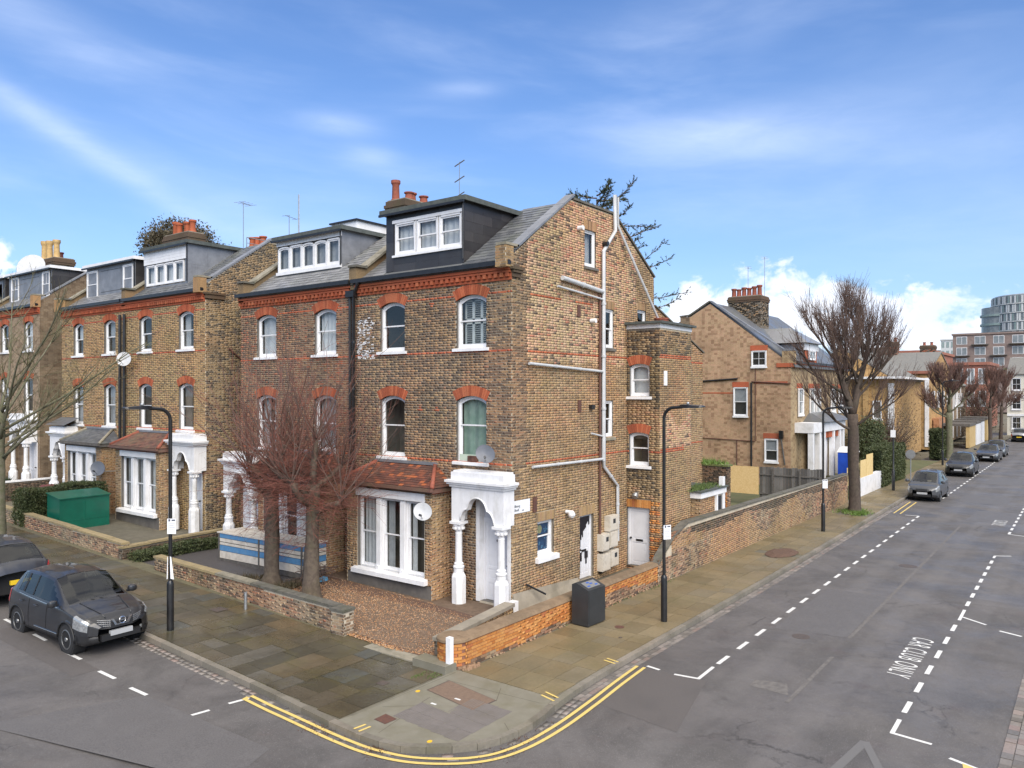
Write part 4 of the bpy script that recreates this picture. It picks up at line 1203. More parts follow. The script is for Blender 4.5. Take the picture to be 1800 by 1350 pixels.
fl=MB(); fl.fbox(FDoor,.15,1.18,2.42,3.0,-.16,-.12); fl.fbox(FDoor,.15,1.18,2.42,2.50,-.12,-.08); fl.fbox(FDoor,.21,1.12,2.56,2.9,-.12,-.11); fl.build('door_overpanel','door_white',H1)
st=MB(); st.box(-.78,.0,-.32,2.0,-.25,.04); st.build('porch_step','cement',H1)
bb=MB(); bb.box(-.26,-.02,-.24,-.04,-.1,.34); bb.build('white_block','white_render',H1)
pipe(H1,[(-.22,6.10,9.68),(-.16,6.30,9.45),(-.13,6.42,9.30),(-.13,6.42,.1)],.055,'black_plastic')
pipe(H1,[(-.11,6.62,9.30),(-.11,6.62,.1)],.05,'black_plastic')
hh=MB(); hh.box(-.22,-.04,6.34,6.74,9.25,9.45); hh.build('rainwater_head','black_plastic',H1)
wm=MB()
for i in range(150):
 zz=7.2+RNG.random()**1.0*1.3; uu=6.40-RNG.random()**1.6*.75
 zz=math.floor(zz/.075)*.075
 zo=RNG.uniform(-.01,.05); wm.fbox(FX,uu-RNG.uniform(.03,.14),uu,zz+zo,zz+zo+RNG.uniform(.012,.045),.0,.004)
wm.build('paint_splashes','white_render',H1)['kind']='stuff'
back_shell(H1,0,6.48,0)
rw=MB(); rw.quad((13.05,0,-.2),(13.05,3,-.2),(13.05,3,7.7),(13.05,0,7.7)); rw.quad((8.66,0,9.28),(13.05,0,7.72),(13.05,3,7.72),(8.66,3,9.28)); rw.build('rear_outrigger','brick_yellow_far',H1)
# ---- left half ------------------------------------------------------
H2=thing('terraced_house','brown brick house behind the two reddish bare trees, joined to the corner house','house',(0,6.48,0),'pairs of tall brick houses along the left street')
wins=[(7.45,8.60),(10.75,11.93)]
ops=std_ops(wins,0)
segs2=lambda z:[(6.47,12.94)]
backing(H2,FX,segs2,[0,9.66],ops+[dict(u0=11.75,u1=12.75,z0=.12,z1=3.0,rise=0)],'mortar')
def zone_l(u,z):
 for s in(4.03,7.28,8.93):
  if 0<=z-s<.08:return BI['brick_red']
 return BI['brick_front_left']
P2=brickwork(H2,FX,segs2,0,9.30,ops+[dict(u0=11.75,u1=12.75,z0=0,z1=3.0,rise=0)],zone_l,finish=False)
P2.finish(H2,'brick','brickwork',300,seen=lambda c:c.z>5.5)
for o in ops:arch(H2,FX,o)
cornice(H2,FX,6.62,12.94,9.28)
window(H2,FX,*wins[0],4.10,6.02,.15,dress=[('full','curtain_grey',5)])
window(H2,FX,*wins[0],7.42,8.97,.15,dress=[('full','curtain_white',5)],zmid=8.22)
window(H2,FX,*wins[1],4.10,6.02,.15,dress=[('side','curtain_grey',.4,'b')])
window(H2,FX,*wins[1],7.42,8.97,.15,dress=[('full','curtain_white',2)],zmid=8.22)
FL=Frame((0,12.94,0),(1,0,0),N=(0,1,0))
def gs(b,f=0):
 def g(z):
  z=z-b
  if z<=9.82:return[(0,8.65)]
  if z<=10.30:return[(max(0.0,(z-9.95)/RS),8.65)]
  return[(max(0,(z-9.95)/RS),5.72+(12.10-z)*2.93/1.80)]
 return g
backing(H2,FL,gs(0),[0,9.82,9.95,10.3,12.1],[],'brick_yellow_far',name='flank_wall')
roof_solid(H2,6.48,12.8,0)
ps=Pieces(['slate','slate_pale'])
def skipL(u,v):
 x=-.14+v*math.cos(math.atan(RS)); return 8.40<u<12.28 and x>1.05
fill_roof(ps,rf,lambda v:(6.72,12.62),0,Lr,.2,.26,1,skip=skipL)
ps.finish(H2,'roof_slate','roof_slates',300)
dL=dormer(H2,1.10,8.44,12.20,10.56,11.94,0,(8.50,12.14,10.66,11.68),cheek='lead',apron='lead',roofm='felt_edge',panel=.9,fascia='white_paint')
FD2=Frame((1.10,0,0),(0,1,0),N=(-1,0,0))
for i in range(5):
 u=8.52+i*.72
 window(H2,FD2,u,u+.70,10.70,11.66,.05 if i in(1,2,4)else 0,rev=-.03,rm=.02,sill=0,split=1,dress=[('full','curtain_grey',1)],depth=.6,fr=.05,sash=.05)
f=MB(); f.fbox(FD2,8.46,12.18,10.58,10.70,-.02,.07); f.build('dormer_window_surround','white_paint',H2)
rb=MB(); rb.box(2.2,4.6,8.9,10.3,12.04,12.50); rb.build('roof_light_box','white_paint',H2)
rb=MB(); rb.box(2.12,4.68,8.82,10.38,12.50,12.56); rb.build('roof_light_cap','black_plastic',H2)
party(H2,12.62,0)
bay(H2,7.0,10.65,0.1,'tile_red',3,[[('full','curtain_grey',4)],None,[('full','curtain_white',4)]],mirror=True,zb=.1)
porch(H2,11.2,13.2,0,.22,xf=-.6)
panel_door(H2,FX,11.75,12.75,.25,2.6,'door_white',d=.0,rows=((.04,.40),(.44,.96)),cols=2)
back_shell(H2,6.48,12.94,0)
mast=MB(); mast.tube([(2.5,12.7,11.9),(2.5,12.7,14.1)],.03,6); mast.build('mast','metal_grey',H2)
dish((-.50,.55,4.40),.25,(-.75,-.55,.25),'dish_grey','dark grey satellite dish beside the green curtained window above the porch',(0,.55,4.25))
dish((-1.18,2.28,2.72),.25,(-.80,-.40,.25),'dish_pale','pale grey satellite dish on the pier of the near bay window',(-.82,2.45,2.75))
# ------------------------------------------------------------------ brick pattern for walls too far to build brick by brick
def brick_tex(name,c1,c2,mortar_c,stain=(.08,.06,.04),amt=.35):
 m,t,b=new_mat(name)
 P=pos(t); x,y,z=t.sep(P)
 v=t.comb(t.m('ADD',x,y),z,0.0)
 bt=t.n('ShaderNodeTexBrick')
 t.put(bt.inputs['Vector'],v); bt.inputs['Scale'].default_value=1.0
 bt.inputs['Brick Width'].default_value=.225; bt.inputs['Row Height'].default_value=.075
 bt.inputs['Mortar Size'].default_value=.008
 t.put(bt.inputs['Color1'],c1); t.put(bt.inputs['Color2'],c2); t.put(bt.inputs['Mortar'],mortar_c)
 n=t.smooth(t.noise(P,.7,6.0,.65,.4),.42,.7)
 col=t.mix(t.m('MULTIPLY',n,amt),bt.outputs['Color'],stain)
 wn=t.n('ShaderNodeTexWhiteNoise'); wn.noise_dimensions='2D'; t.put(wn.inputs['Vector'],t.vm('FLOOR',t.vm('MULTIPLY',v,(4.4,6.6,1.0)))); col=t.mix(t.smooth(wn.outputs['Value'],.5,1.0),col,t.mix(1.0,col,(.66,.62,.60),'MULTIPLY'))
 n3=t.smooth(t.noise(t.vm('MULTIPLY',P,(1,1,.35)),1.7,6.0,.7,.6),.5,.75); col=t.mix(t.m('MULTIPLY',n3,.45),col,stain)
 n2=t.smooth(t.noise(P,9.0,4.0,.7),.35,.7)
 col=t.mix(t.m('MULTIPLY',n2,.35),col,t.mix(1.0,col,(.55,.5,.45),'MULTIPLY'))
 t.put(b.inputs['Base Color'],col); b.inputs['Roughness'].default_value=.92
 bump(t,b,bt.outputs['Fac'],-.3,.01)
brick_tex('far_yellow',(.36,.25,.12),(.42,.30,.16),(.40,.34,.25),(.16,.11,.06),.35)
brick_tex('far_brown',(.26,.175,.11),(.33,.23,.14),(.40,.34,.25),(.12,.09,.06),.45)
brick_tex('far_pink',(.50,.29,.17),(.42,.27,.14),(.46,.37,.27),(.22,.14,.08),.5)
brick_tex('far_gold',(.50,.30,.11),(.44,.26,.10),(.45,.33,.18),(.28,.17,.07),.4)
brick_tex('far_orange',(.44,.20,.09),(.38,.17,.08),(.36,.24,.15),(.24,.12,.06),.4)
brick_tex('far_dark',(.10,.075,.055),(.16,.115,.08),(.22,.18,.14),(.07,.06,.04),.4)
brick_tex('far_flank',(.17,.12,.075),(.22,.155,.095),(.26,.21,.15),(.09,.07,.05),.5)
# ------------------------------------------------------------------ second pair along the left street
def pair_half(root,ya,yb,b,wins,drs,brickname,limit,geo=True,door=None,white_gutter=False,dent=.16):
 ops=std_ops(wins,b-.0)
 extra=[dict(u0=door[0],u1=door[1],z0=b+.12,z1=b+3.0,rise=0)]if door else[]
 segs=lambda z:[(ya,yb)]
 zb=zleft((ya+yb)/2)-.3
 backing(root,FX,segs,[zb,9.66+b],ops+extra,'mortar' if geo else brickname)
 def zone(u,z):
  for s in(4.03+b,7.28+b,8.93+b):
   if 0<=z-s<.08:return BI['brick_red']
  return BI[brickname]
 if geo:
  brickwork(root,FX,segs,zb,9.30+b,ops+extra,zone,limit)
 for o in ops:arch(root,FX,o)
 cornice(root,FX,ya,yb,9.28+b,dent=dent,white=white_gutter)
 for i,(a,c)in enumerate(wins):
  window(root,FX,a,c,4.10+b,6.02+b,.15,dress=drs[2*i])
  window(root,FX,a,c,7.42+b,8.97+b,.15,dress=drs[2*i+1])
 if door:panel_door(root,FX,door[0],door[1],b+.12,b+2.6,'door_white',d=-.0,rows=((.04,.40),(.44,.96)),cols=2)
 roof_solid(root,ya+.15,yb-.15,b); back_shell(root,ya,yb,b)
def flank(root,y,b,N,geo,brickname,ops=(),limit=150):
 F=Frame((0,y,0),(1,0,0),N=N)
 g=gs(b)
 backing(root,F,g,[b-.5,9.82+b,9.95+b,10.3+b,12.1+b],list(ops),'mortar' if geo else brickname,name='flank_wall')
 if geo:brickwork(root,F,lambda z:[(max(.004,a),c)for a,c in g(z)],b-.4,12.05+b,list(ops),lambda u,z:BI[brickname],limit)
 raking_coping(root,[(-.34,10.22+b),(.28,10.22+b)],.36,.07,F=F,name='kneeler_stone')
 k=MB(); k.fbox(F,-.33,.03,9.62+b,10.21+b,-.34,.035); k.build('kneeler','brick_gable',root)
 raking_coping(root,[(.22,10.20+b),(3.20,12.26+b)],.36,.06,'lead',F=F)
 raking_coping(root,[(3.15,12.12+b),(5.72,12.12+b)],.36,.07,'stone_coping_dark',F=F)
 return F
b2=.47
H3=thing('terraced_house','yellow brick house with a wide white fronted dormer and a reddish tiled bay','house',(0,15.35,b2),'pairs of tall brick houses along the left street')
pair_half(H3,15.36,21.78,b2,[(16.22,17.36),(19.50,20.58)],
          [[('side','curtain_brown',.5,'r')],[('side','curtain_grey',.4,'b')],[('side','curtain_grey',.3,'l')],None],'brick_yellow_far',150,door=(15.55,16.5))
F3=flank(H3,15.35,b2,(0,-1,0),True,'brick_dark' if False else 'brick_wing',[])
k=MB(); k.fbox(F3,-.12,.85,9.565+b2,9.64+b2,0,.12); k.fbox(F3,-.04,.80,9.40+b2,9.555+b2,0,.08); k.build('cornice_return','brick_dark',H3)
pipe(H3,[(.95,15.2,7.9),(1.6,15.2,7.4),(3.2,15.2,7.35)],.04,'rust',name='waste_pipe')
Lr2=Lr
ps=Pieces(['slate','slate_pale']); rf2=roof_frame(0,b2)
fill_roof(ps,rf2,lambda v:(15.65,21.7),0,Lr,.2,.26,0,skip=lambda u,v:17.5<u<21.5 and v>1.0)
ps.finish(H3,'roof_slate','roof_slates',200)
dormer(H3,.75,17.9,21.55,10.75,12.50,b2,(18.15,21.35,10.85,11.80),cheek='lead',apron='lead',roofm='felt_edge',panel=.9)
FD3=Frame((.75,0,0),(0,1,0),N=(-1,0,0))
wp=MB()
for i in range(5):wp.fbox(FD3,18.0,21.5,11.84+i*.13,11.965+i*.13,.0,.05)
wp.build('white_board','white_paint',H3)
for i in range(4):
 u=18.22+i*.78; window(H3,FD3,u,u+.76,10.88,11.80,0,rev=-.03,sill=0,rm=.02,split=1,dress=[('full','curtain_white',3)],depth=.6)
party(H3,21.6,b2)
chimney(H3,4.0,4.9,23.5,25.8,12.0,14.25,[(4.4,23.75,.17,.62),(4.4,24.15,.17,.55),(4.6,24.6,.17,.66),(4.4,25.0,.17,.6),(4.5,25.5,.17,.75)],'brick_wing','brick_red')
chimney(H3,6.0,6.8,20.3,21.6,11.5,13.5,[(6.3,20.5,.17,.45),(6.3,20.95,.17,.45),(6.3,21.4,.17,.5)],'brick_wing','brick_red')
bay(H3,17.35,21.0,b2,'tile_brown',3,[[('side','curtain_white',.3,'r')],[('side','curtain_grey',.4,'r')],[('side','curtain_grey',.3,'r')]],zb=.5,hipmat='terracotta')
porch(H3,15.2,17.15,b2+.1,.55,xf=-.55)
pipe(H3,[(-.13,21.62,9.6),(-.13,21.62,3.9)],.06,'black_plastic'); pipe(H3,[(-.13,22.02,9.6),(-.13,22.02,3.9)],.06,'black_plastic')
rl=MB()
for i in range(6):rl.tube([(3.4+i*1.0,17.6,12.60),(3.4+i*1.0,17.6,13.1)],.02,5)
rl.tube([(3.4,17.6,13.1),(8.4,17.6,13.1)],.02,5); rl.tube([(3.4,17.6,12.85),(8.4,17.6,12.85)],.015,5); rl.build('roof_railing','metal_grey',H3)
H4=thing('terraced_house','yellow brick house with a slate topped bay behind the green hedge and green metal store','house',(0,21.8,b2),'pairs of tall brick houses along the left street')
pair_half(H4,21.78,28.2,b2,[(22.70,23.80),(25.86,26.92)],
          [[('full','curtain_grey',3)],[('blind','curtain_grey',.5)],[('side','curtain_grey',.5,'b')],[('blind','curtain_white',.5)]],'brick_yellow_far',150,door=(27.0,28.0),white_gutter=True)
flank(H4,28.2,b2,(0,1,0),False,'far_dark')
ps=Pieces(['slate','slate_pale'])
fill_roof(ps,rf2,lambda v:(22.05,27.9),0,Lr,.2,.26,1,skip=lambda u,v:22.3<u<27.6 and v>1.1)
ps.finish(H4,'roof_slate','roof_slates',150)
dormer(H4,.85,22.55,27.4,10.75,12.30,b2,(23.9,25.9,11.0,12.0),cheek='slate_black',apron='lead',roofm='white_paint',panel=.4)
FD4=Frame((.85,0,0),(0,1,0),N=(-1,0,0))
for(u0,u1)in((22.75,23.65),(26.2,27.3)):
 window(H4,FD4,u0,u1,10.78,12.1,0,rev=-.05,sill=0,rm=.02,dress=[('full','curtain_white',2)],depth=.5)
cv=MB(); cv.fbox(FD4,23.9,25.9,11.0,12.0,-.02,.01); cv.build('dormer_panel','lead',H4)
party(H4,27.9,b2)
bay(H4,22.3,25.9,b2,'slate',3,[[('full','curtain_white',4)]]*3,mirror=True,zb=.6,hipmat='stone_coping')
porch(H4,26.35,28.1,b2+.1,.75,xf=-.6)
sh=MB(); sh.quad((-.75,26.2,4.05+b2),(-.75,28.2,4.05+b2),(0,28.2,4.4+b2),(0,26.2,4.4+b2)); sh.build('porch_roof','slate',H4)
b3=.90
H5=thing('terraced_house','brown brick house with yellow chimney pots behind the green barked tree','house',(0,30.7,b3),'pairs of tall brick houses along the left street')
pair_half(H5,30.72,37.2,b3,[(31.6,32.75),(34.75,35.85)],[None,[('side','curtain_white',.4,'b')],[('side','curtain_grey',.4,'b')],None],'far_brown',0,geo=False,door=(31.0,31.95))
flank(H5,30.72,b3,(0,-1,0),False,'far_flank')
ps=Pieces(['slate','slate_pale']); rf3=roof_frame(0,b3)
fill_roof(ps,rf3,lambda v:(31.0,37.1),0,1.6,.2,.26,1)
ps.finish(H5,'roof_slate','roof_slates',60)
dormer(H5,.85,31.4,37.0,11.2,12.75,b3,(33.0,35.4,11.4,12.4),cheek='slate_black',apron='lead',roofm='white_paint',panel=.4)
FD5=Frame((.85,0,0),(0,1,0),N=(-1,0,0))
for(u0,u1)in((31.6,32.5),(35.6,36.6)):window(H5,FD5,u0,u1,11.25,12.6,0,rev=-.05,sill=0,rm=.02,vbars=1,dress=[('full','curtain_white',2)],depth=.5)
cv=MB(); cv.fbox(FD5,33.0,35.4,11.4,12.4,-.02,.01); cv.build('dormer_panel','lead',H5)
party(H5,37.0,b3)
chimney(H5,4.0,5.2,38.8,41.9,12.0,14.55,[(4.4,39.4,.2,1.15,'buff_pot'),(4.4,40.4,.2,1.2,'buff_pot'),(4.5,41.4,.2,1.3,'buff_pot'),(4.9,40.0,.16,.5,'red_box')],'brick_wing')
porch(H5,30.95,33.0,b3+.2,.98,xf=-.6)
wb=MB(); wb.box(-.8,0,33.5,36.9,.8,4.1+b3); wb.build('bay','far_brown',H5)
FB=Frame((-.82,0,0),(0,1,0),N=(-1,0,0))
for u in(33.8,34.85,35.9):window(H5,FB,u,u+.9,1.6+.2,3.2+b3,0,rev=-.05,dress=[('full','curtain_white',2)],depth=.4)
bw=MB(); bw.fbox(FB,33.6,36.9,3.2+b3,3.5+b3,0,.05); bw.build('lintel','white_paint',H5)
ds=MB(); ds.lathe((1.8,36.2,13.25),[(.02,0),(.45,.06),(.8,.22),(.8,.24)],18,axis=(-.7,-.6,.3)); ds.tube([(1.9,36.3,12.7),(1.9,36.3,13.2)],.03,6)
tag(ds.build('satellite_dish','dish_pale',smooth=True,sharp=40),'big pale satellite dish on the farthest left roof','satellite dish','satellite dishes fixed to the house fronts')
H6=thing('terraced_house','last brown brick house cut off by the left edge of the photo','house',(0,37.2,b3),'pairs of tall brick houses along the left street')
pair_half(H6,37.2,43.6,b3,[(38.1,39.2),(41.3,42.4)],[None,None,None,None],'far_brown',0,geo=False)
flank(H6,43.6,b3,(0,1,0),False,'far_flank')
dormer(H6,.85,37.6,43.2,11.2,12.75,b3,(38.0,42.4,11.4,12.4),cheek='slate_black',apron='lead',roofm='white_paint',panel=.4)
dish((-.45,20.95,7.55),.31,(-.75,-.5,.25),'dish_pale','pale satellite dish on the black downpipes between the two yellow houses',(-.1,21.5,7.3))
dish((-1.05,22.05,2.75),.31,(-.75,-.5,.25),'dish_grey','dark satellite dish low between the slate bay and the red tiled bay',(-.3,21.9,2.6))
# ------------------------------------------------------------------ right-hand street: houses beyond the garden
def simple_house(name_label,x0,x1,y0,y1,ze,zr,wallmat,z0=-.1,group=None,ridge='x',roofmat='moss_tile_far',ry=None,front='S',name='far_house',cat='house',coping=True,frontmat=None,ze2=None):
 """gabled house: eaves ze, ridge zr; ridge along x or y"""
 root=thing(name,name_label,cat,(x0,y0,0),group)
 m=MB()
 ym=ry if ry is not None else(y0+y1)/2; xm=(x0+x1)/2
 fm=frontmat or wallmat
 r=MB()
 if ridge=='x':
  for x in(x0,x1):
   w1=MB(); w1.quad(*([(x,y0,z0),(x,y1,z0)]+([(x,y1,ze2),(x,y1-.65,ze2)]if ze2 else[(x,y1,ze)])+[(x,ym,zr),(x,y0,ze)])); w1.build('gable_wall',wallmat,root)
  for y in(y0,y1):
   w2=MB(); w2.quad((x0,y,z0),(x1,y,z0),(x1,y,ze if y==y0 or not ze2 else ze2-.3),(x0,y,ze if y==y0 or not ze2 else ze2-.3)); w2.build('wall',fm,root)
  th=.12
  for(ya,yb)in((y0-.25,ym),(y1+.25,ym)):
   s=(zr-(ze if ya<ym or not ze2 else ze2-.3))/abs(ym-(y0 if ya<ym else y1)); za=zr-s*abs(ym-ya)
   r.hexa([(x0+.12,ya,za),(x1-.12,ya,za),(x1-.12,yb,zr),(x0+.12,yb,zr),(x0+.12,ya,za+th),(x1-.12,ya,za+th),(x1-.12,yb,zr+th),(x0+.12,yb,zr+th)])
 else:
  for y in(y0,y1):
   w1=MB(); w1.quad((x0,y,z0),(x1,y,z0),(x1,y,ze),(xm,y,zr),(x0,y,ze)); w1.build('gable_wall',wallmat,root)
  for x in(x0,x1):
   w2=MB(); w2.quad((x,y0,z0),(x,y1,z0),(x,y1,ze),(x,y0,ze)); w2.build('wall',fm,root)
  for(xa,xb)in((x0-.25,xm),(x1+.25,xm)):
   s=(zr-ze)/(xm-x0); za=zr-s*abs(xm-xa)
   r.hexa([(xa,y0-.1,za),(xa,y1+.1,za),(xb,y1+.1,zr),(xb,y0-.1,zr),(xa,y0-.1,za+.12),(xa,y1+.1,za+.12),(xb,y1+.1,zr+.12),(xb,y0-.1,zr+.12)])
 r.build('roof',roofmat,root)
 return root
XR=33.4
R1=simple_house('gabled yellow brick house with a white columned porch beyond the timber fence',XR,47.6,2.8,10.42,7.9,12.15,'far_pink',ry=8.25,ze2=11.3,roofmat='slate',group='houses along the right street',frontmat='far_yellow')
FR1=Frame((XR,0,0),(0,1,0),N=(-1,0,0))
k=MB(); k.fbox(FR1,9.75,10.45,8.6,11.35,-.3,.02); k.build('kneeler','far_flank',R1)
raking_coping(R1,[(10.5,11.36),(9.75,11.42),(8.25,12.30)],.35,.10,'stone_coping_dark',F=FR1)
raking_coping(R1,[(8.25,12.30),(3.3,8.82),(2.6,8.78)],.35,.10,'lead',F=FR1)
k=MB(); k.fbox(FR1,2.55,3.35,7.95,8.76,-.3,.03); k.build('kneeler','far_yellow',R1)
k=MB(); k.fbox(FR1,2.66,3.7,7.72,7.98,.0,.08); k.box(XR-.1,47.6,2.66,2.8,7.72,7.98); k.build('cornice','brick_red',R1)
k=MB(); k.box(XR+.7,47.6,2.52,2.66,8.0,8.12); k.build('gutter','black_plastic',R1)
k=MB(); k.fbox(FR1,3.0,5.2,6.66,6.80,.0,.012); k.fbox(FR1,5.9,8.8,6.0,6.08,.0,.012); k.build('brick_band','brick_red',R1)
for(a,c,z0,z1,sp,vb,hb)in((4.34,5.33,7.78,8.83,1,1,(.5,)),(5.60,6.56,4.50,6.42,2,0,()),(3.58,4.46,1.55,3.05,2,0,())):
 window(R1,FR1,a,c,z0,z1,0,flat=True,split=sp,vbars=vb,hbars=hb,sill=.05,dress=[('blind','curtain_grey',.5)]if sp==2 else None,room='interior_dark')
 l=MB(); l.fbox(FR1,a-.05,c+.12,z1+.02,z1+.36,-.02,.02); l.build('brick_lintel','brick_red',R1)
pipe(R1,[(XR-.08,5.35,6.72),(XR-.08,5.35,.3)],.06,'black_plastic'); pipe(R1,[(XR-.05,5.08,7.7),(XR-.05,5.08,2.9)],.025,'rust',name='iron_pipe')
pipe(R1,[(XR-.06,8.8,2.95),(XR-.06,5.1,2.85)],.03,'rust',name='cable_conduit'); pipe(R1,[(XR-.06,6.35,2.9),(XR-.06,6.35,1.2)],.03,'rust',name='iron_pipe')
pipe(R1,[(XR-.07,8.8,6.85),(XR-.07,6.3,7.0)],.06,'black_plastic',name='waste_pipe'); pipe(R1,[(XR-.07,5.35,6.8),(XR-.07,2.8,6.65)],.04,'rust',name='iron_pipe')
pipe(R1,[(XR-.08,3.15,1.4),(XR-.1,3.4,3.2)],.05,'timber_dark',name='flue_pipe',collars=9)
v=MB(); v.fbox(FR1,3.25,3.5,3.1,3.6,.02,.2); v.build('vent_cowl','black_plastic',R1)
chimney(R1,37.5,39.2,6.2,8.6,9.5,13.05,[(38.0,6.45+i*.38,.17,h)for i,h in enumerate((.75,.68,.6,.66,.55,.62))],'brick_wing')
fa=MB(); fa.quad((39.2,6.3,9.2),(39.2,8.5,9.2),(39.2,8.5,12.6),(39.2,6.3,12.6)); fa.build('chimney_breast','far_brown',R1)
hp=MB(); hp.box(36.3,39.4,2.95,6.5,8.2,9.35); hp.build('dormer','lead',R1)
hp=MB(); hp.box(36.6,39.3,2.85,2.95,8.15,8.95); hp.build('dormer_brickwork','brick_red',R1)
hp=MB(); hp.box(36.25,39.5,2.78,2.96,8.95,9.42); hp.build('dormer_fascia','white_paint',R1)
hp=MB(); a=[(36.0,2.5,9.44),(39.8,2.5,9.44),(39.8,8.0,9.44),(36.0,8.0,9.44)]; t_=[(37.9,4.2,10.6),(37.9,8.2,10.6)]
hp.quad(a[0],a[1],t_[0]); hp.quad(a[0],t_[0],t_[1],a[3]); hp.quad(a[1],a[2],t_[1],t_[0]); hp.quad(a[0],a[3],a[2],a[1]); hp.build('dormer_roof','slate_pale',R1)
FRF=Frame((0,2.8,0),(1,0,0),N=(0,-1,0))
window(R1,Frame((0,2.84,0),(1,0,0),N=(0,-1,0)),37.2,38.6,8.3,8.95,0,flat=True,sill=0,dress=[('full','curtain_white',2)],split=1,vbars=1)
for(a,c)in((34.75,35.75),(37.3,38.3),(38.75,39.7),(42.5,43.6),(44.6,45.6),(46.2,47.1)):
 window(R1,FRF,a,c,4.6,6.35,0,flat=True,dress=[('side','curtain_white',.4,'b')])
 l=MB(); l.fbox(FRF,a-.1,c+.1,6.36,6.68,0,.02); l.build('brick_lintel','brick_red',R1)
pc=MB(); pc.box(34.2,42.0,1.6,2.8,3.45,4.1); pc.build('porch_entablature','white_render',R1)
pc=MB(); pc.quad((36.0,1.3,4.12),(43.0,1.3,4.12),(42.0,2.8,4.75),(37.5,2.8,4.75)); pc.quad((36.0,1.3,4.12),(37.5,2.8,4.75),(36.0,2.8,4.12)); pc.quad((43.0,1.3,4.12),(43.0,2.8,4.12),(42.0,2.8,4.75)); pc.quad((36.0,1.3,4.11),(43.0,1.3,4.11),(43,2.8,4.11),(36,2.8,4.11)); pc.build('porch_roof','slate',R1)
for x in(34.4,35.9,37.0,39.3,40.9,41.8):
 c=MB(); c.box(x-.16,x+.16,1.65,1.97,.3,3.46); c.build('porch_column','white_render',R1)
for(xa,xb)in((37.2,37.9),(38.2,39.1),(40.2,40.7)):
 c=MB(); c.box(xa,xb,1.75,1.9,3.0,3.44); c.build('brick_arch','brick_red',R1)
c=MB(); c.box(36.1,39.2,2.1,2.3,.3,3.4); c.build('porch_wall','door_white',R1)
dish((42.5,2.5,7.2),.3,(-.8,-.5,.3),'dish_pale','small pale dish on the far street front of the gabled yellow house',(42.5,2.8,7.0))if False else None
R2=simple_house('golden brick house with a tall white strip at its corner behind the big tree',60.0,74.0,2.0,11.0,7.3,10.2,'far_gold',roofmat='moss_tile_far',group='houses along the right street')
FR2=Frame((60.0,0,0),(0,1,0),N=(-1,0,0))
k=MB(); k.fbox(FR2,1.85,2.35,.5,6.9,.0,.2); k.build('white_pilaster','white_render',R2)
k=MB(); k.fbox(FR2,3.95,4.5,.5,6.8,.0,.18); k.build('brick_pilaster','far_gold',R2)
k=MB(); k.box(59.0,74,1.2,6.0,7.3,7.5); k.build('snowy_roof_edge','white_render',R2)
for(a,z)in((5.2,3.4),(2.9,3.6),(6.9,3.4)):window(R2,FR2,a,a+.75,z,z+1.7,0,flat=True)
sg=MB(); sg.fbox(FR2,4.9,5.9,2.6,3.3,.05,.08); sg.build('notice_board','sign_white',R2)
R3=simple_house('tall orange brick house with a red tiled edge, right of the big bare tree',76.0,92.0,1.6,12.0,8.2,10.6,'far_gold',roofmat='moss_tile_far',group='houses along the right street',ridge='y')
FR3=Frame((76.0,0,0),(0,1,0),N=(-1,0,0))
k=MB(); k.fbox(FR3,1.4,12.2,8.05,8.35,.0,.3); k.build('red_verge','red_brick_far',R3)
k=MB(); k.fbox(FR3,1.55,1.95,.2,7.6,.0,.1); k.fbox(FR3,4.9,5.15,.2,7.6,.0,.1); k.build('white_pilaster','white_render',R3)
for(a,z)in((2.7,4.4),(6.2,4.4),(2.7,1.4)):window(R3,FR3,a,a+1.0,z,z+1.6,0,flat=True)
FR3b=Frame((0,1.6,0),(1,0,0),N=(0,-1,0))
for a in(78,81,84.5,88):window(R3,FR3b,a,a+1.2,4.4,6.2,0,flat=True); window(R3,FR3b,a,a+1.2,1.2,3.0,0,flat=True)
k=MB(); k.box(78,84,.9,1.6,.0,3.2); k.build('brick_bay','far_orange',R3)
chimney(R3,83,84.2,6.0,7.4,9.0,12.0,[(83.6,6.3,.17,.5),(83.6,7.0,.17,.5)],'brick_red')
chimney(R3,89,90.4,3.0,4.6,9.0,11.8,[(89.6,3.4,.17,.4),(89.6,4.2,.17,.4)],'brick_red')
R4=simple_house('brown brick house with white quoins in the gap above the parked cars',95.0,108.0,2.0,10.0,7.0,9.4,'far_brown',roofmat='moss_tile_far',group='houses along the right street')
FR4=Frame((95.0,0,0),(0,1,0),N=(-1,0,0)); FR4b=Frame((0,2.0,0),(1,0,0),N=(0,-1,0))
for a in(3.0,5.0,7.0):window(R4,FR4,a,a+1.0,4.2,5.9,0,flat=True)
for a in(97,100,103):window(R4,FR4b,a,a+1.4,4.2,5.9,0,flat=True)
for a in(96.0,99.4,102.6):
 k=MB(); k.fbox(FR4b,a,a+.35,.2,6.8,0,.08); k.build('white_quoin','white_render',R4)
R5=simple_house('cream rendered house facing down the street at the right edge',112.0,124.0,-16.0,-2.6,8.6,11.0,'cream_render',ridge='y',roofmat='moss_tile_far',group='houses along the right street')
FR5=Frame((112.0,0,0),(0,1,0),N=(-1,0,0))
for yy in(-14.6,-12.4,-10.2,-8.0,-5.8,-3.7):
 for z in(.9,3.6,6.3):window(R5,FR5,yy-.55,yy+.55,z,z+1.7,0,flat=True,vbars=1,room='interior_dark')
k=MB(); k.fbox(FR5,-16,-2.6,5.3,5.7,.0,.15); k.fbox(FR5,-16,-2.6,2.7,3.0,.0,.15); k.build('string_band','white_render',R5)
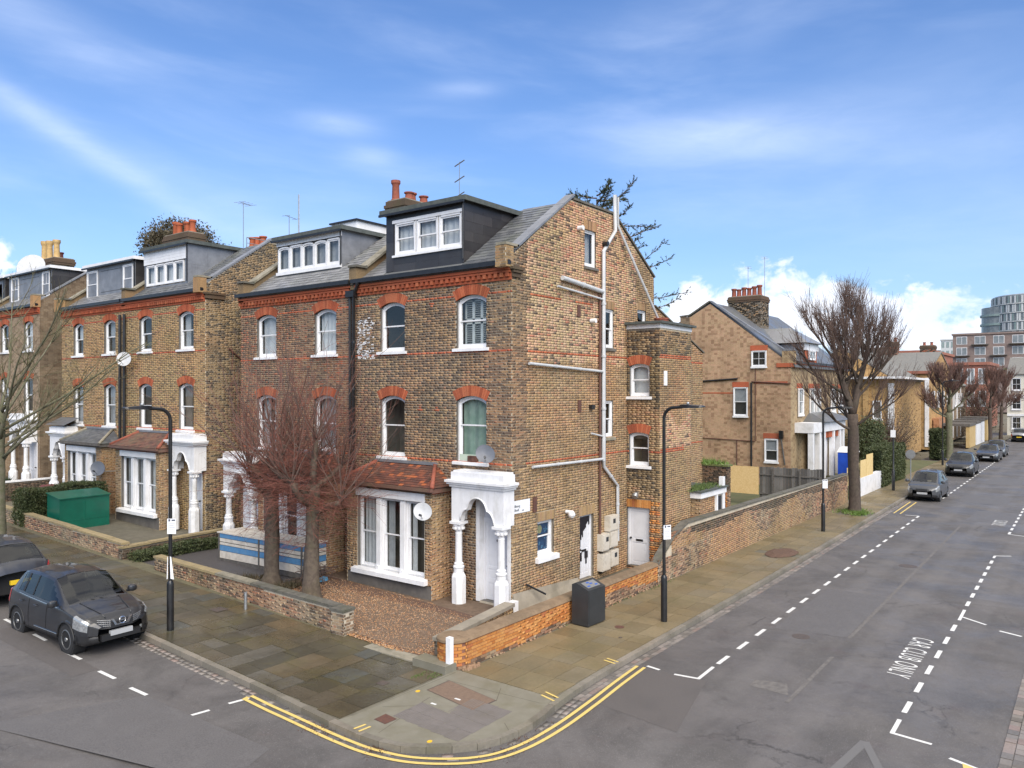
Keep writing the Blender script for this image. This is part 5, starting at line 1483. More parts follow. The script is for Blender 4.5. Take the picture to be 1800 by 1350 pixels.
def block(label,x0,x1,y0,y1,z0,z1,wallm,rows,cols,wm='glass_far',cat='apartment block',name='apartment_block',bal=False,cap=None,side=True,fr=True):
 root=thing(name,label,cat,(x0,y0,0),None)
 b=MB(); b.box(x0,x1,y0,y1,0,z1); b.build('wall',wallm,root)
 F=Frame((x0,y0,0),(0,1,0),N=(-1,0,0)); L=y1-y0
 for r in range(rows):
  for c in range(cols):
   u=L*(c+.5)/cols; z=z0+(z1-z0)*(r+.5)/rows; w=L/cols*.27; h=(z1-z0)/rows*.32
   g=MB()
   if fr:g.fbox(F,u-w-.12,u+w+.12,z-h-.12,z+h+.12,.0,.06,m=1)
   g.fbox(F,u-w,u-.06,z-h,z+h,.06,.09); g.fbox(F,u+.06,u+w,z-h,z+h,.06,.09)
   g.build('window',[wm,'white_paint'],root)
   if bal and(r+c)%2==0:
    k=MB(); k.fbox(F,u-w*1.7,u+w*1.7,z-h-.45,z-h-.2,0,1.2); k.build('balcony','timber_dark',root)
 k=MB(); k.box(x0-.3,x1+.3,y0-.3,y1+.3,z1,z1+.5); k.build('parapet',cap or wallm,root)
 return root
A1=block('long brown brick flats with white windows and dark balconies below the round tower',250,275,-20,22.5,10.0,23.0,'brown_brick_far',4,9,'glass_far',bal=True)
A2=block('red brick school block with tall white window bays, left of the brown flats',150,175,12.5,22.0,4.0,13.6,'red_brick_far',3,5)
A3=block('low red brick building behind the second street tree',135,150,2,12.0,3.0,10.6,'red_brick_far',2,6)
A4=block('pale panelled block stepping up beside the brown flats',300,320,24,33,12.0,24.5,'tower_panel',4,6,'tower_green',fr=False)
A5=block('lower pale green block left of the panelled block',320,340,35,43,10.0,21.5,'tower_green',3,5,'glass_far',fr=False)
A6=block('long white banded building with red brick ends behind the big bare tree',120,132,17,45,3.0,10.2,'white_render',4,14,'glass_far',cat='school building',fr=False)
pl=thing('rooftop_tank','dark rooftop tank with two aerial frames above the red brick walls','water tank',(130,14,11))
q=MB(); q.lathe((140,20.0,11.6),[(2.0,0),(2.0,2.6),(1.8,2.7)],16); q.build('tank','timber_dark',pl)
q=MB()
for(yy)in(18.6,19.6,21.4,22.2):
 q.tube([(140,yy,11.2),(140,yy,17.0)],.10,4)
for z in(15.2,16.9):
 q.tube([(140,18.6,z),(140,19.6,z)],.08,4); q.tube([(140,21.4,z),(140,22.2,z)],.08,4)
q.build('aerial_frame','metal_grey',pl)
rt=MB(); rt.box(138,146,17,24,0,11.6); rt.build('brick_base','red_brick_far',pl)
TW=thing('round_tower','tall curved residential tower with pale and dark vertical fins above the brown flats','tower',(405,18,0))
q=MB(); cx,cy,rr=412,12,16.0
q.lathe((cx,cy,0),[(rr,0),(rr,49.5),(rr-1,50.0)],40); q.lathe((cx-2,cy+11,0),[(9.0,0),(9.0,45.0)],28); q.build('core','glass_far',TW)
f=MB(); gq=MB()
for i in range(60):
 a=PI*.45+PI*1.1*i/60
 for lev in range(12):
  z0=2+lev*4.0
  if(i*7+lev*5)%3!=0:
   w=.75
   p=Vector((cx+(rr+.25)*math.cos(a),cy+(rr+.25)*math.sin(a),0)); tdir=Vector((-math.sin(a),math.cos(a),0))
   (f if(i+lev)%4 else gq).quad(p-tdir*w/2+Vector((0,0,z0)),p+tdir*w/2+Vector((0,0,z0)),p+tdir*w/2+Vector((0,0,z0+3.2)),p-tdir*w/2+Vector((0,0,z0+3.2)))
o=f.build('panel','tower_panel',TW); o['kind']='stuff'
o=gq.build('green_panel','tower_green',TW); o['kind']='stuff'
for lev in range(12):
 s=MB(); s.lathe((cx,cy,2+lev*4.0-.5),[(rr+.5,0),(rr+.5,.35)],40); s.build('floor_slab','tower_panel',TW)
for lev in range(10):
 s=MB(); s.lathe((cx-2,cy+11,3+lev*4.2),[(9.5,0),(9.5,1.0)],28); s.build('balcony_ring','tower_green',TW)
# ------------------------------------------------------------------ ground, roads, pavements
def asphalt():
 m,t,b=new_mat('asphalt')
 P=pos(t); x,y,z=t.sep(P)
 n=t.noise(P,34.0,5.0,.9)
 speck=t.smooth(t.noise(P,55.0,2.0,.8),.60,.72)
 big=t.noise(P,.45,7.0,.68,.6)
 mid=t.noise(t.vm('ADD',P,(5,9,0)),2.4,6.0,.7,.8)
 c=t.mix(t.smooth(big,.35,.65),(.092,.086,.083),(.137,.127,.122))
 c=t.mix(t.m('MULTIPLY',t.smooth(mid,.5,.72),.45),c,(.074,.068,.065))
 lane=t.noise(t.vm('MULTIPLY',P,(.25,2.2,1)),1.0,5.0,.6)
 c=t.mix(t.m('MULTIPLY',t.smooth(lane,.45,.75),.22),c,(.163,.152,.148))
 red=t.smooth(t.noise(t.vm('ADD',P,(31,2,0)),1.1,5.0,.6),.55,.8)
 c=t.mix(t.m('MULTIPLY',red,.35),c,(.096,.067,.065))
 c=t.mix(t.m('MULTIPLY',t.smooth(n,.35,.75),.5),c,t.mix(1.0,c,(.38,.38,.38),'MULTIPLY'))
 c=t.mix(t.m('MULTIPLY',speck,.75),c,(.306,.297,.288))
 trk=t.m('MULTIPLY',t.smooth(t.m('SINE',t.m('MULTIPLY',t.m('ADD',y,.35),3.6)),.1,.9),t.smooth(t.m('MULTIPLY',y,-1.0),6.3,6.9))
 c=t.mix(t.m('MULTIPLY',trk,.16),c,(.20,.19,.185))
 vo=t.voro(t.vm('ADD',P,t.vm('MULTIPLY',t.comb(mid,big,0.0),(1.2,1.2,0))),.55,'DISTANCE_TO_EDGE')
 crack=t.m('MULTIPLY',t.smooth(vo.outputs['Distance'],.012,.0),t.smooth(t.noise(t.vm('ADD',P,(8,8,0)),.35,2.0),.52,.6))
 c=t.mix(t.m('MULTIPLY',crack,.75),c,(.035,.032,.03))
 oil=t.smooth(t.noise(t.vm('ADD',P,(40,3,0)),1.9,3.0,.5),.66,.76)
 c=t.mix(t.m('MULTIPLY',oil,.4),c,(.06,.056,.055))
 t.put(b.inputs['Base Color'],c)
 wet=t.smooth(t.noise(t.vm('ADD',P,(2,1,0)),.38,6.0,.66,.5),.38,.66)
 t.put(b.inputs['Roughness'],t.m('ADD',t.m('MULTIPLY',wet,.36),.46))
 b.inputs['Specular IOR Level'].default_value=.45
 bump(t,b,t.noise(P,110.0,3.0,.7),.5,.01)
asphalt()
mat('asphalt_patch',(.085,.080,.079),(.135,.128,.126),38,.6,bmp=.5,bscale=120,dirt=(.145,.138,.134),dirt_amt=.4,dscale=1.6)
mat('asphalt_dark',(.068,.063,.063),(.093,.085,.085),60,.55,bmp=.5,bscale=120)
mat('asphalt_red',(.086,.078,.074),(.118,.107,.101),34,.6,bmp=.5,bscale=120,dirt=(.075,.07,.067),dirt_amt=.5,dscale=1.0)
mat('joint_sealant',(.160,.148,.136),(.104,.096,.090),9,.7,bmp=.3)
def road_paint(name,c,wear):
 m,t,b=new_mat(name)
 P=pos(t)
 n=t.smooth(t.noise(P,16.0,7.0,.8),.5+wear*.0,.72)
 col=t.mix(t.m('MULTIPLY',n,.35+wear),c,(.17,.16,.15))
 t.put(b.inputs['Base Color'],col); b.inputs['Roughness'].default_value=.6
road_paint('paint_white',(.66,.66,.64),.15)
road_paint('paint_white_worn',(.135,.13,.126),.4)
road_paint('paint_yellow',(.66,.49,.15),.2)
road_paint('paint_yellow_bright',(.80,.46,.02),.1)
mat('concrete_base',(.150,.135,.098),(.112,.101,.075),4,.85,bmp=.3,dirt=(.068,.064,.038),dirt_amt=.6,dscale=1.2)
mat('joint_left',(.140,.126,.077),(.091,.084,.049),4,.9,dirt=(.168,.154,.084),dirt_amt=.5)
mat('concrete_slab',(.178,.165,.125),(.211,.198,.155),2.5,.6,bmp=.15,bscale=20,dirt=(.132,.119,.066),dirt_amt=.6,dscale=1.1)
mat('tactile',(.150,.135,.124),(.180,.161,.150),3,.6,dirt=(.112,.098,.075),dirt_amt=.5,dscale=1.5)
mat('cover_brown',(.192,.132,.092),(.152,.104,.076),14,.7,bmp=.4,bscale=60)
mat('earth',(.10,.09,.06),(.16,.14,.10),.3,.95)
mat('lawn',(.08,.095,.035),(.12,.11,.05),1.2,.95)
gr=MB(); gr.quad((-900,-900,-.4),(1600,-900,-.4),(1600,900,-.4),(-900,900,-.4))
g=gr.build('ground','earth'); tag(g,'dark earth sheet under the whole neighbourhood',None,None,'structure')
ROAD=thing('road','dark damp asphalt road forking round the corner',None); ROAD['kind']='structure'
r=MB(); n=40
for i in range(n):
 xa,xb=-60+i*4.5,-60+(i+1)*4.5
 r.quad((xa,-12.3,-.12),(xb,-12.3,-.12),(xb,0,-.12),(xa,0,-.12))
for i in range(16):r.quad((-60,i*5,zleft(i*5)-.12),(-6.5,i*5,zleft(i*5)-.12),(-6.5,i*5+5,zleft(i*5+5)-.12),(-60,i*5+5,zleft(i*5+5)-.12))
r.quad((-60,-60,-.12),(-4.5,-60,-.12),(-4.5,-12.3,-.12),(-60,-12.3,-.12))
r.build('road_surface','asphalt',ROAD)
def zr(x,y,lift=0.0):return-.12+(zleft(y)if x<-6 else 0.0)+lift
def poly(pts,mat_,name,parent,lift=.004,z=None,thick=0.0):
 m=MB(); P=[(x,y,(zr(x,y)if z is None else z)+lift)for(x,y)in pts]
 m.quad(*P); return m.build(name,mat_,parent)
def strip(path,w,mat_,name,parent,lift=.004,off=0.0,z=None):
 """flat ribbon along a polyline"""
 m=MB(); L=[]
 for i,p in enumerate(path):
  a=Vector(path[max(i-1,0)]); b_=Vector(path[min(i+1,len(path)-1)]); t_=(b_-a).normalized(); nn=Vector((-t_.y,t_.x))
  q=Vector(p)+nn*off
  zz=(zr(q.x,q.y)if z is None else z)+lift
  L.append(((q.x+nn.x*w/2,q.y+nn.y*w/2,zz),(q.x-nn.x*w/2,q.y-nn.y*w/2,zz)))
 for a,b_ in zip(L[:-1],L[1:]):m.quad(a[0],a[1],b_[1],b_[0])
 return m.build(name,mat_,parent)
def smooth_path(P,k=6):
 out=[]
 for i in range(len(P)-1):
  p0,p1,p2,p3=(Vector(P[max(i-1,0)]),Vector(P[i]),Vector(P[i+1]),Vector(P[min(i+2,len(P)-1)]))
  for j in range(k):
   t_=j/k
   out.append(tuple(.5*((2*p1)+(-p0+p2)*t_+(2*p0-5*p1+4*p2-p3)*t_**2+(-p0+3*p1-3*p2+p3)*t_**3)))
 out.append(tuple(P[-1])); return out
rs=random.Random(3)
for(pts,mt)in(([(26,-7.9),(30,-7.9),(30.2,-10.0),(26,-10.0)],'asphalt_patch'),([(33,-6.6),(37,-6.6),(37,-9.0),(33.2,-9.0)],'asphalt_patch'),([(44,-6.8),(49,-6.8),(49,-8.9),(44,-8.8)],'asphalt_patch'),
                  ([(56,-8),(61,-8),(61,-10.6),(56.2,-10.6)],'asphalt_patch'),([(3.3,-6.2),(8.5,-6.2),(8.4,-7.95),(3.6,-7.95)],'asphalt_patch'),
                  ([(-3.8,-4.85),(-1.5,-4.8),(-1.35,-6.3),(-4.1,-6.9)],'asphalt_red'),([(-1.06,-7.15),(-.62,-7.12),(-.45,-7.75),(-1.1,-7.98)],'asphalt_patch'),
                  ([(-9.2,2.4),(-9.0,-1.5),(-10.2,-2.0),(-11.8,3.4)],'asphalt_patch'),([(-9.15,9),(-9.15,4.5),(-9.7,4.5),(-9.8,9)],'asphalt_red'),
                  ([(3.6,-7.25),(4.2,-7.15),(4.1,-7.6),(3.5,-7.7)],'asphalt_patch'),([(70,-7),(75,-7),(75,-9),(70,-9)],'asphalt_patch')):
 if len(pts)==4 and mt=='asphalt_patch' and pts[0]==(-1.06,-7.15):mt='joint_sealant'
 _pl=globals().setdefault('_pl',.0012)+.0003; globals()['_pl']=_pl; poly(pts,mt,'asphalt_patch',ROAD,_pl)
for c,rr_ in(((3.0,-7.0),.22),((13.5,-7.6),.3)):
 m=MB(); m.lathe((c[0],c[1],-.118),[(rr_,0),(rr_,.003)],18); m.build('manhole_cover','iron',ROAD)
strip([(3.6,-8.02),(24,-7.9)],.10,'joint_sealant','worn_centre_line',ROAD,.004); strip([(-1.5,-8.07),(1.9,-8.06)],.09,'joint_sealant','worn_centre_line',ROAD,.004)
strip([(-2.4,-9.75),(-4.7,-9.5)],.16,'paint_white_worn','worn_centre_line',ROAD,.004); strip([(-2.4,-9.75),(-3.6,-10.3)],.14,'paint_white_worn','worn_centre_line',ROAD,.005)
def dashes(x0,x1,y0,y1,per,on,w=.10,start=0.0):
 n=int((x1-x0)/per+.5)
 for i in range(n):
  a=x0+start+i*per
  if a+on>x1:break
  f=lambda x:y0+(y1-y0)*(x-x0)/(x1-x0)
  strip([(a,f(a)),(a+on,f(a+on))],w,'paint_white','bay_dash',ROAD,.004)
dashes(-1.1,26.3,-6.10,-5.82,1.285,.66,start=.9)
strip([(-1.41,-5.58),(-1.33,-6.14)],.08,'paint_white','bay_line',ROAD); strip([(-1.36,-6.12),(-.45,-6.09)],.08,'paint_white','bay_line',ROAD,.005)
strip([(26.2,-5.82),(26.1,-5.2)],.08,'paint_white','bay_line',ROAD)
strip([(-1.30,-4.86),(-1.36,-5.2)],.08,'paint_white','bay_line',ROAD)
dashes(34,75,-5.75,-5.6,1.5,.75)
dashes(-1.75,7.2,-10.06,-10.0,1.29,.66,start=1.15); dashes(7.9,17.3,-10.0,-9.9,1.16,.6,start=.9)
strip([(-1.72,-10.03),(-1.80,-10.72)],.08,'paint_white','bay_line',ROAD); strip([(-1.74,-10.06),(-1.0,-10.05)],.08,'paint_white','bay_line',ROAD,.005)
strip([(7.05,-10.02),(8.3,-10.0)],.08,'paint_white','bay_line',ROAD); strip([(7.45,-10.05),(7.0,-10.66)],.08,'paint_white','bay_line',ROAD,.005); strip([(6.6,-11.0),(6.4,-11.5)],.09,'paint_white','bay_line',ROAD)
strip([(17.4,-9.90),(17.7,-10.4)],.08,'paint_white','bay_line',ROAD); strip([(17.4,-9.9),(16.9,-9.9)],.08,'paint_white','bay_line',ROAD,.005)
dashes(23.0,40,-9.9,-9.8,1.25,.66); strip([(23,-9.9),(22.8,-10.6)],.08,'paint_white','bay_line',ROAD)
strip([(-2.2,-11.05),(-2.42,-11.66)],.08,'paint_white','bay_line',ROAD)
yb_=[(-2.28,-11.25),(-2.75,-11.35),(-2.85,-11.66),(-2.42,-11.62)]
poly(yb_,'paint_yellow','yellow_line',ROAD,.005)
for(a,b_)in(((-9.20,1.46),(-9.26,.86)),((-9.26,.88),(-8.75,.80)),((-9.2,3.01),(-9.17,2.4)),((-9.19,4.4),(-9.17,3.72)),((-9.14,6.06),(-9.13,5.4)),((-9.1,8.0),(-9.1,7.3)),((-9.1,9.8),(-9.1,9.1)),((-8.34,.79),(-7.93,.71))):
 strip([a,b_],.085,'paint_white','bay_line',ROAD)
yl=smooth_path([(-7.93,.76),(-7.98,-.6),(-8.05,-2.2),(-8.0,-3.1),(-7.75,-3.9),(-7.15,-4.65),(-6.4,-4.98),(-5.3,-5.06),(-3.9,-4.98),(-2.6,-4.86),(-1.45,-4.78)],6)
strip(yl,.075,'paint_yellow','yellow_line',ROAD,.013,off=-.09); strip(yl,.075,'paint_yellow','yellow_line',ROAD,.013,off=.09)
strip([(-7.80,.80),(-8.05,.72)],.10,'paint_yellow','yellow_line',ROAD,.006)
for(a)in(26.6,26.9):strip([(26.4,-4.62-(a-26.6)),(31.5,-4.5-(a-26.6))],.07,'paint_yellow','yellow_line',ROAD)
def ground_text(body,origin,adv,up,length,height,mat_,name,parent,label=None):
 cu=bpy.data.curves.new(name,'FONT'); cu.body=body; cu.size=1.0; cu.space_character=1.15
 ob=bpy.data.objects.new('tmp_text',cu); COL.objects.link(ob)
 bpy.context.view_layer.update()
 dg=bpy.context.evaluated_depsgraph_get()
 me=bpy.data.meshes.new_from_object(ob.evaluated_get(dg))
 bpy.data.objects.remove(ob)
 co=np.array([v.co[:]for v in me.vertices]); mn,mx=co.min(0),co.max(0)
 A,U_=Vector(adv).normalized(),Vector(up).normalized()
 O=Vector(origin)-BASE[parent.name]
 for v in me.vertices:
  a=(v.co.x-mn[0])/(mx[0]-mn[0])*length; h=(v.co.y-mn[1])/(mx[1]-mn[1])*height
  v.co=O+A*a+U_*h
 me.materials.clear(); me.materials.append(MATS[mat_])
 o=bpy.data.objects.new(name,me); COL.objects.link(o); o.parent=parent
 if label:o['label']=label
 return o
ground_text('CAR CLUB ONLY',(4.72,-9.30,-.115),(-1,.0,0),(-.15,-1,0),3.25,.50,'paint_white','road_lettering',ROAD,'white CAR CLUB ONLY lettering in the parking bay')
for i,xx in enumerate((26.6,25.6)):
 ground_text('ONLY' if i else 'CLUB',(xx+.5,-9.0,-.115),(-1,0,0),(0,-1,0),.8,.55,'paint_white','road_lettering',ROAD)
# ---- kerbs and pavements
PAVE=thing('pavement','stone flagged pavement round the corner, dark york stone on the left and sandy slabs on the right',None); PAVE['kind']='structure'
K=smooth_path([(-7.50,60),(-7.50,20),(-7.52,8),(-7.58,4),(-7.65,.4),(-7.80,-1.4),(-7.86,-2.4),(-7.84,-2.95),(-7.70,-3.5),(-7.35,-4.0),(-6.85,-4.45),(-6.2,-4.68),(-5.3,-4.70),(-4.14,-4.52),(-1.5,-4.42),(5.6,-4.42),(11,-4.38),(24,-4.2),(32,-4.1),(41,-4.0),(70,-3.9),(112,-3.6)],8)
def resample(path,step_fn):
 out=[Vector(path[0])]; acc=0; cur=Vector(path[0]); i=1; need=step_fn(cur)
 while i<len(path):
  nx=Vector(path[i]); L=(nx-cur).length
  if acc+L>=need:
   cur=cur.lerp(nx,(need-acc)/L); out.append(cur.copy()); acc=0; need=step_fn(cur)
  else:acc+=L; cur=nx; i+=1
 return out
def seg_frame(a,b_,z0,z1):
 t_=Vector((b_.x-a.x,b_.y-a.y,z1-z0)); n_=Vector((-t_.y,t_.x,0)).normalized()
 return Frame((a.x,a.y,z0),t_,n_,t_.cross(n_)),t_.length
KP=Pieces(['kerbstone'],back=False)
ks=resample(K,lambda p:.45 if(p.x<-5 and-5<p.y<-1.8)else .92)
for a,b_ in zip(ks[:-1],ks[1:]):
 if a.y>45 or a.x>60:continue
 F,L=seg_frame(a,b_,zleft(a.y)if a.x<-5 else 0,zleft(b_.y)if b_.x<-5 else 0)
 KP.add(F,.004,L-.004,.0,.145,-.28,NPR.uniform(-.002,.003))
KERB=thing('kerb','worn stone kerb round the corner pavement',None); KERB['kind']='structure'
KP.finish(KERB,'kerbstone','kerbstones',300)
for(x0_,y0_,x1_,y1_)in((-7.57,-2.32,-7.45,-2.4),):
 pass
SET=thing('gutter_setts','granite setts laid along the foot of the kerb',None); SET['kind']='structure'
SP=Pieces(['sett'])
for row in range(2):
 off=.035+row*.125
 path=[]
 for i,p in enumerate(K):
  a=Vector(K[max(i-1,0)]); b_=Vector(K[min(i+1,len(K)-1)]); t_=(b_-a).normalized(); nn=Vector((-t_.y,t_.x))
  path.append(Vector(p)-nn*off)
 st_=resample(path,lambda p:RNG.uniform(.16,.24))
 for a,b_ in zip(st_[:-1],st_[1:]):
  if a.y>16 or a.x>45:continue
  if a.x<-5 and a.y<2 and RNG.random()<.55:continue
  F,L=seg_frame(a,b_,zr(a.x,a.y),zr(b_.x,b_.y))
  SP.add(F,.006,L-.006,-.112,-.002,-.05,NPR.uniform(.002,.009))
SP.finish(SET,'sett','setts',300,seen=lambda c:c.x>-4)
SET2=thing('far_gutter_setts','three rows of pale granite setts beyond the car club bay at the lower right',None); SET2['kind']='structure'
SP=Pieces(['sett'])
for row in range(3):
 x=-8.0
 while x<26:
  L=RNG.uniform(.15,.30); y=-11.74-row*.185
  F=Frame((x,y,-.12),(1,0,0),(0,-1,0),(0,0,1))
  SP.add(F,.007,L-.007,.008,.178,-.05,NPR.uniform(.006,.02)); x+=L
SP.finish(SET2,'sett','setts',300)
kb=MB(); kb.box(-30,110,-12.50,-12.30,-.3,0.0); tag(kb.build('far_kerb','kerbstone'),'stone kerb of the far pavement',None,None,'structure')
kb=MB(); kb.box(-30,110,-16,-12.502,-.3,.004); kb.quad((-30,-60,.0),(110,-60,0),(110,-16,0),(-30,-16,0)); tag(kb.build('far_pavement','concrete_slab'),'pavement on the far side of the right-hand street',None,None,'structure')
base=MB()
KI=[p for p in K]
inner=[]
for i,p in enumerate(K):
 a=Vector(K[max(i-1,0)]); b_=Vector(K[min(i+1,len(K)-1)]); t_=(b_-a).normalized(); nn=Vector((-t_.y,t_.x))
 inner.append(Vector(p)+nn*.145)
left=[p for p in inner if p.y>.1]
for a,b_ in zip(left[:-1],left[1:]):
 base.quad((a.x,a.y,zleft(a.y)-.014),(b_.x,b_.y,zleft(b_.y)-.014),(-3.9,b_.y,zleft(b_.y)-.014),(-3.9,a.y,zleft(a.y)-.014),m=0)
rest_=[p for p in inner if p.y<=.1]
pl_=[(left[-1].x,left[-1].y,-.014)]+[(p.x,p.y,-.014)for p in rest_]
tgt=lambda p:(-4.4,min(0.2,p[1]+3.0),-.014)if p[0]<-5.5 else(max(p[0],-4.4),-1.75,-.014)
for a,b_ in zip(pl_[:-1],pl_[1:]):
 base.quad(a,b_,tgt(b_),tgt(a),m=1)
base.quad((-4.4,-1.75,-.0145),(-4.4,.5,-.0145),(-3.9,.5,-.0145),(-3.9,-1.75,-.0145),m=1)
base.build('paving_bed',['joint_left','concrete_base'],PAVE)
def inside_kerb(x,y,marg=.16):
 for a,b_ in zip(K[:-1],K[1:]):
  pass
 return True
def kerb_x(y):
 pts=[p for p in inner if p.x<-5.5]
 best=None
 for a,b_ in zip(pts[:-1],pts[1:]):
  if(a.y-y)*(b_.y-y)<=0 and a.y!=b_.y:best=a.x+(b_.x-a.x)*(y-a.y)/(b_.y-a.y)
 return best if best is not None else-7.35
SL=Pieces(['york_stone'])
y=-1.70
while y<34:
 h=RNG.choice((.46,.52,.6,.68,.75))
 zt=zleft(y); th=math.atan(.03)if y>=0 else 0.0
 xk=max(kerb_x(y),kerb_x(y+h))+.012
 Fp=Frame((0,y,zt),(1,0,0),(0,math.cos(th),math.sin(th)),(0,-math.sin(th),math.cos(th)))
 x=xk; xe=-4.42 if y>-.1 or True else-4.4
 if y<2.0:xe=-4.3
 while x<xe-.02:
  w=RNG.choice((.45,.6,.7,.8,.95))*RNG.uniform(.92,1.08)
  q=min(x+w,xe)
  if xe-q<.22:q=xe
  if not(-6.02<x<-5.5 and-1.3<y<-.8):
   SL.add(Fp,x+.006,q-.006,.006,h-.006,-.03,NPR.uniform(-.004,.003))
  else:
   SL.add(Fp,x+.006,q-.006,.006,h-.006,-.03,-.001,r=.3)
  x=q
 y+=h
SL.finish(PAVE,'paving_slab','paving_slabs',300)
PAVE2=thing('right_pavement','sandy concrete slab pavement beside the yellow brick garden wall',None); PAVE2['kind']='structure'
SL=Pieces(['paving','concrete_slab'])
x=-4.35; 
def kerb_y(x):
 pts=[p for p in inner if p.x>-6 and p.y<0]
 for a,b_ in zip(pts[:-1],pts[1:]):
  if a.x<=x<=b_.x:return a.y+(b_.y-a.y)*(x-a.x)/(b_.x-a.x)
 return-4.2
while x<62:
 w=RNG.choice((.6,.75,.9))if x<30 else 1.2
 y0_=max(kerb_y(x),kerb_y(x+w))+.012; y1_=-1.93 if x<27 else-1.7
 rows=4; yy=y0_
 offs=[0,.28,.52,.78,1.0]if int(x*7)%2 else[0,.22,.5,.74,1.0]
 Fp=Frame((0,0,0),(1,0,0),(0,1,0),(0,0,1))
 for k in range(4):
  a=y0_+(y1_-y0_)*offs[k]; c=y0_+(y1_-y0_)*offs[k+1]
  cx_,cy_=x+w/2,(a+c)/2
  if 11.2<x+w and x<13.6 and a<-2.8:
   if(cx_-12.45)**2/1.0+(cy_+3.4)**2/.42<1.0:continue
  if(cx_-24.6)**2+(cy_+3.25)**2<.9:continue
  SL.add(Fp,x+.005,x+w-.005,a+.005,c-.005,-.03,NPR.uniform(-.004,.001))
 x+=w
SL.finish(PAVE2,'paving_slab','paving_slabs',300)
CN=thing('corner_crossing','smooth concrete, ribbed crossing slabs and metal covers at the very corner',None); CN['kind']='structure'
cs=[(p.x,p.y)for p in inner if p.y<-1.72 and p.x<-4.37]
m=MB(); outline=[(x,y,.0)for(x,y)in cs]+[(-4.36,-1.78,.0),(-7.45,-1.78,.0)]
m.quad(*outline); m.build('concrete_surface','concrete_slab',CN)
def cover(pts,mt,name,h=.006,label=None,edge='iron'):
 m=MB(); c=Vector((sum(p[0]for p in pts)/len(pts),sum(p[1]for p in pts)/len(pts)))
 big=[(c.x+(p[0]-c.x)*1.05,c.y+(p[1]-c.y)*1.05,.003)for p in pts]
 m.quad(*big); e=m.build('cover_frame',edge,CN)
 m=MB(); m.prism([(p[0],p[1],.0)for p in pts],(0,0,h)); o=m.build(name,mt,CN)
 if label:o['label']=label
cover([(-5.60,-2.08),(-4.95,-2.09),(-5.18,-3.50),(-5.82,-3.46)],'cover_brown','inspection_cover',label='large brown double inspection cover')
cover([(-6.13,-2.42),(-5.86,-2.38),(-5.98,-3.2),(-6.22,-3.20)],'concrete_slab','inspection_cover')
cover([(-7.25,-2.26),(-6.95,-2.25),(-6.99,-2.58),(-7.27,-2.57)],'rust','stopcock_cover',label='rust red square cover near the kerb')
m=MB(); m.fbox(Frame((-5.62,-2.95,.0),(1,0,0),(0,1,0),(0,0,1)),0,.05,0,.14,0,.009); m.fbox(Frame((-6.08,-2.72,.0),(1,0,0),(0,1,0),(0,0,1)),0,.05,0,.13,0,.009); m.build('cover_label','paint_white',CN)
for(a,b_)in(((-7.4,-1.8),(-4.5,-1.86)),((-4.95,-2.0),(-4.75,-4.3)),((-6.3,-2.45),(-6.75,-1.95)),((-5.2,-3.55),(-4.6,-3.2)),((-6.9,-2.6),(-7.6,-2.75)),((-5.9,-4.3),(-6.1,-4.55))):
 m=MB(); dv=(Vector(b_)-Vector(a)).normalized()*.007; m.quad((a[0]-dv.y,a[1]+dv.x,.002),(b_[0]-dv.y,b_[1]+dv.x,.002),(b_[0]+dv.y,b_[1]-dv.x,.002),(a[0]+dv.y,a[1]-dv.x,.002)); m.build('slab_joint','concrete_base',CN)
m=MB(); m.box(-6.0,-5.79,-1.16,-.95,.0,.008); m.build('water_meter_cover','iron',CN)
TP=Pieces(['tactile'])
for i in range(4):
 for j in range(5):
  x,y=-7.0+i*.40+.02*j,-4.12+j*.34
  c=Vector((x+.2,y+.17))
  ok=all(((Vector(b_)-Vector(a)).x*(c.y-a[1])-(Vector(b_)-Vector(a)).y*(c.x-a[0]))>.20*(Vector(b_)-Vector(a)).length for a,b_ in zip(K[:-1],K[1:])if(Vector(a)-c).length<1.2)
  if not ok or(y>-3.4 and x>-6.3):continue
  Fp=Frame((x,y,0),(1,.04,0),(-.04,1,0),(0,0,1))
  TP.add(Fp,.004,.396,.004,.336,-.02,.004)
TP.finish(CN,'tactile_slab','tactile_slabs',300)
dts=MB()
for it in TP.items:
 F=it[0]
 for a in range(6):dts.fbox(F,.02,.38,.03+a*.053,.052+a*.053,.004,.008)
o=dts.build('tactile_ribs','tactile',CN); o['kind']='stuff'
for(x,y,z)in((-5.77,-1.95,0),(-7.30,-3.72,0)):
 m=MB(); m.lathe((x,y,.0),[(.055,.001),(.055,.007)],7,squash=.8); m.build('yellow_spot','paint_yellow_bright',CN)
def blip(a,b_,par):
 strip([a,b_],.05,'paint_yellow','kerb_mark',par,.006,z=0.0)
for(a,b_)in(((-7.50,-2.30),(-7.76,-2.27)),((-7.51,-2.44),(-7.78,-2.42)),((-4.40,-4.08),(-4.5,-4.46)),((-4.22,-4.06),(-4.32,-4.44)),((-1.86,-4.05),(-1.92,-4.38)),((-1.72,-4.05),(-1.78,-4.38))):blip(a,b_,PAVE2)
m=MB(); m.lathe((.55,-3.1,.0),[(.13,.001),(.13,.006)],14); m.build('stopcock_cover','rust',PAVE2)
m=MB(); m.lathe((-.2,-3.55,.0),[(.05,.001),(.05,.006)],8); m.build('stopcock_cover','iron',PAVE2)
m=MB(); m.box(-5.4,-5.05,5.9,6.3,.19,.195); m.build('stopcock_cover','iron',PAVE)
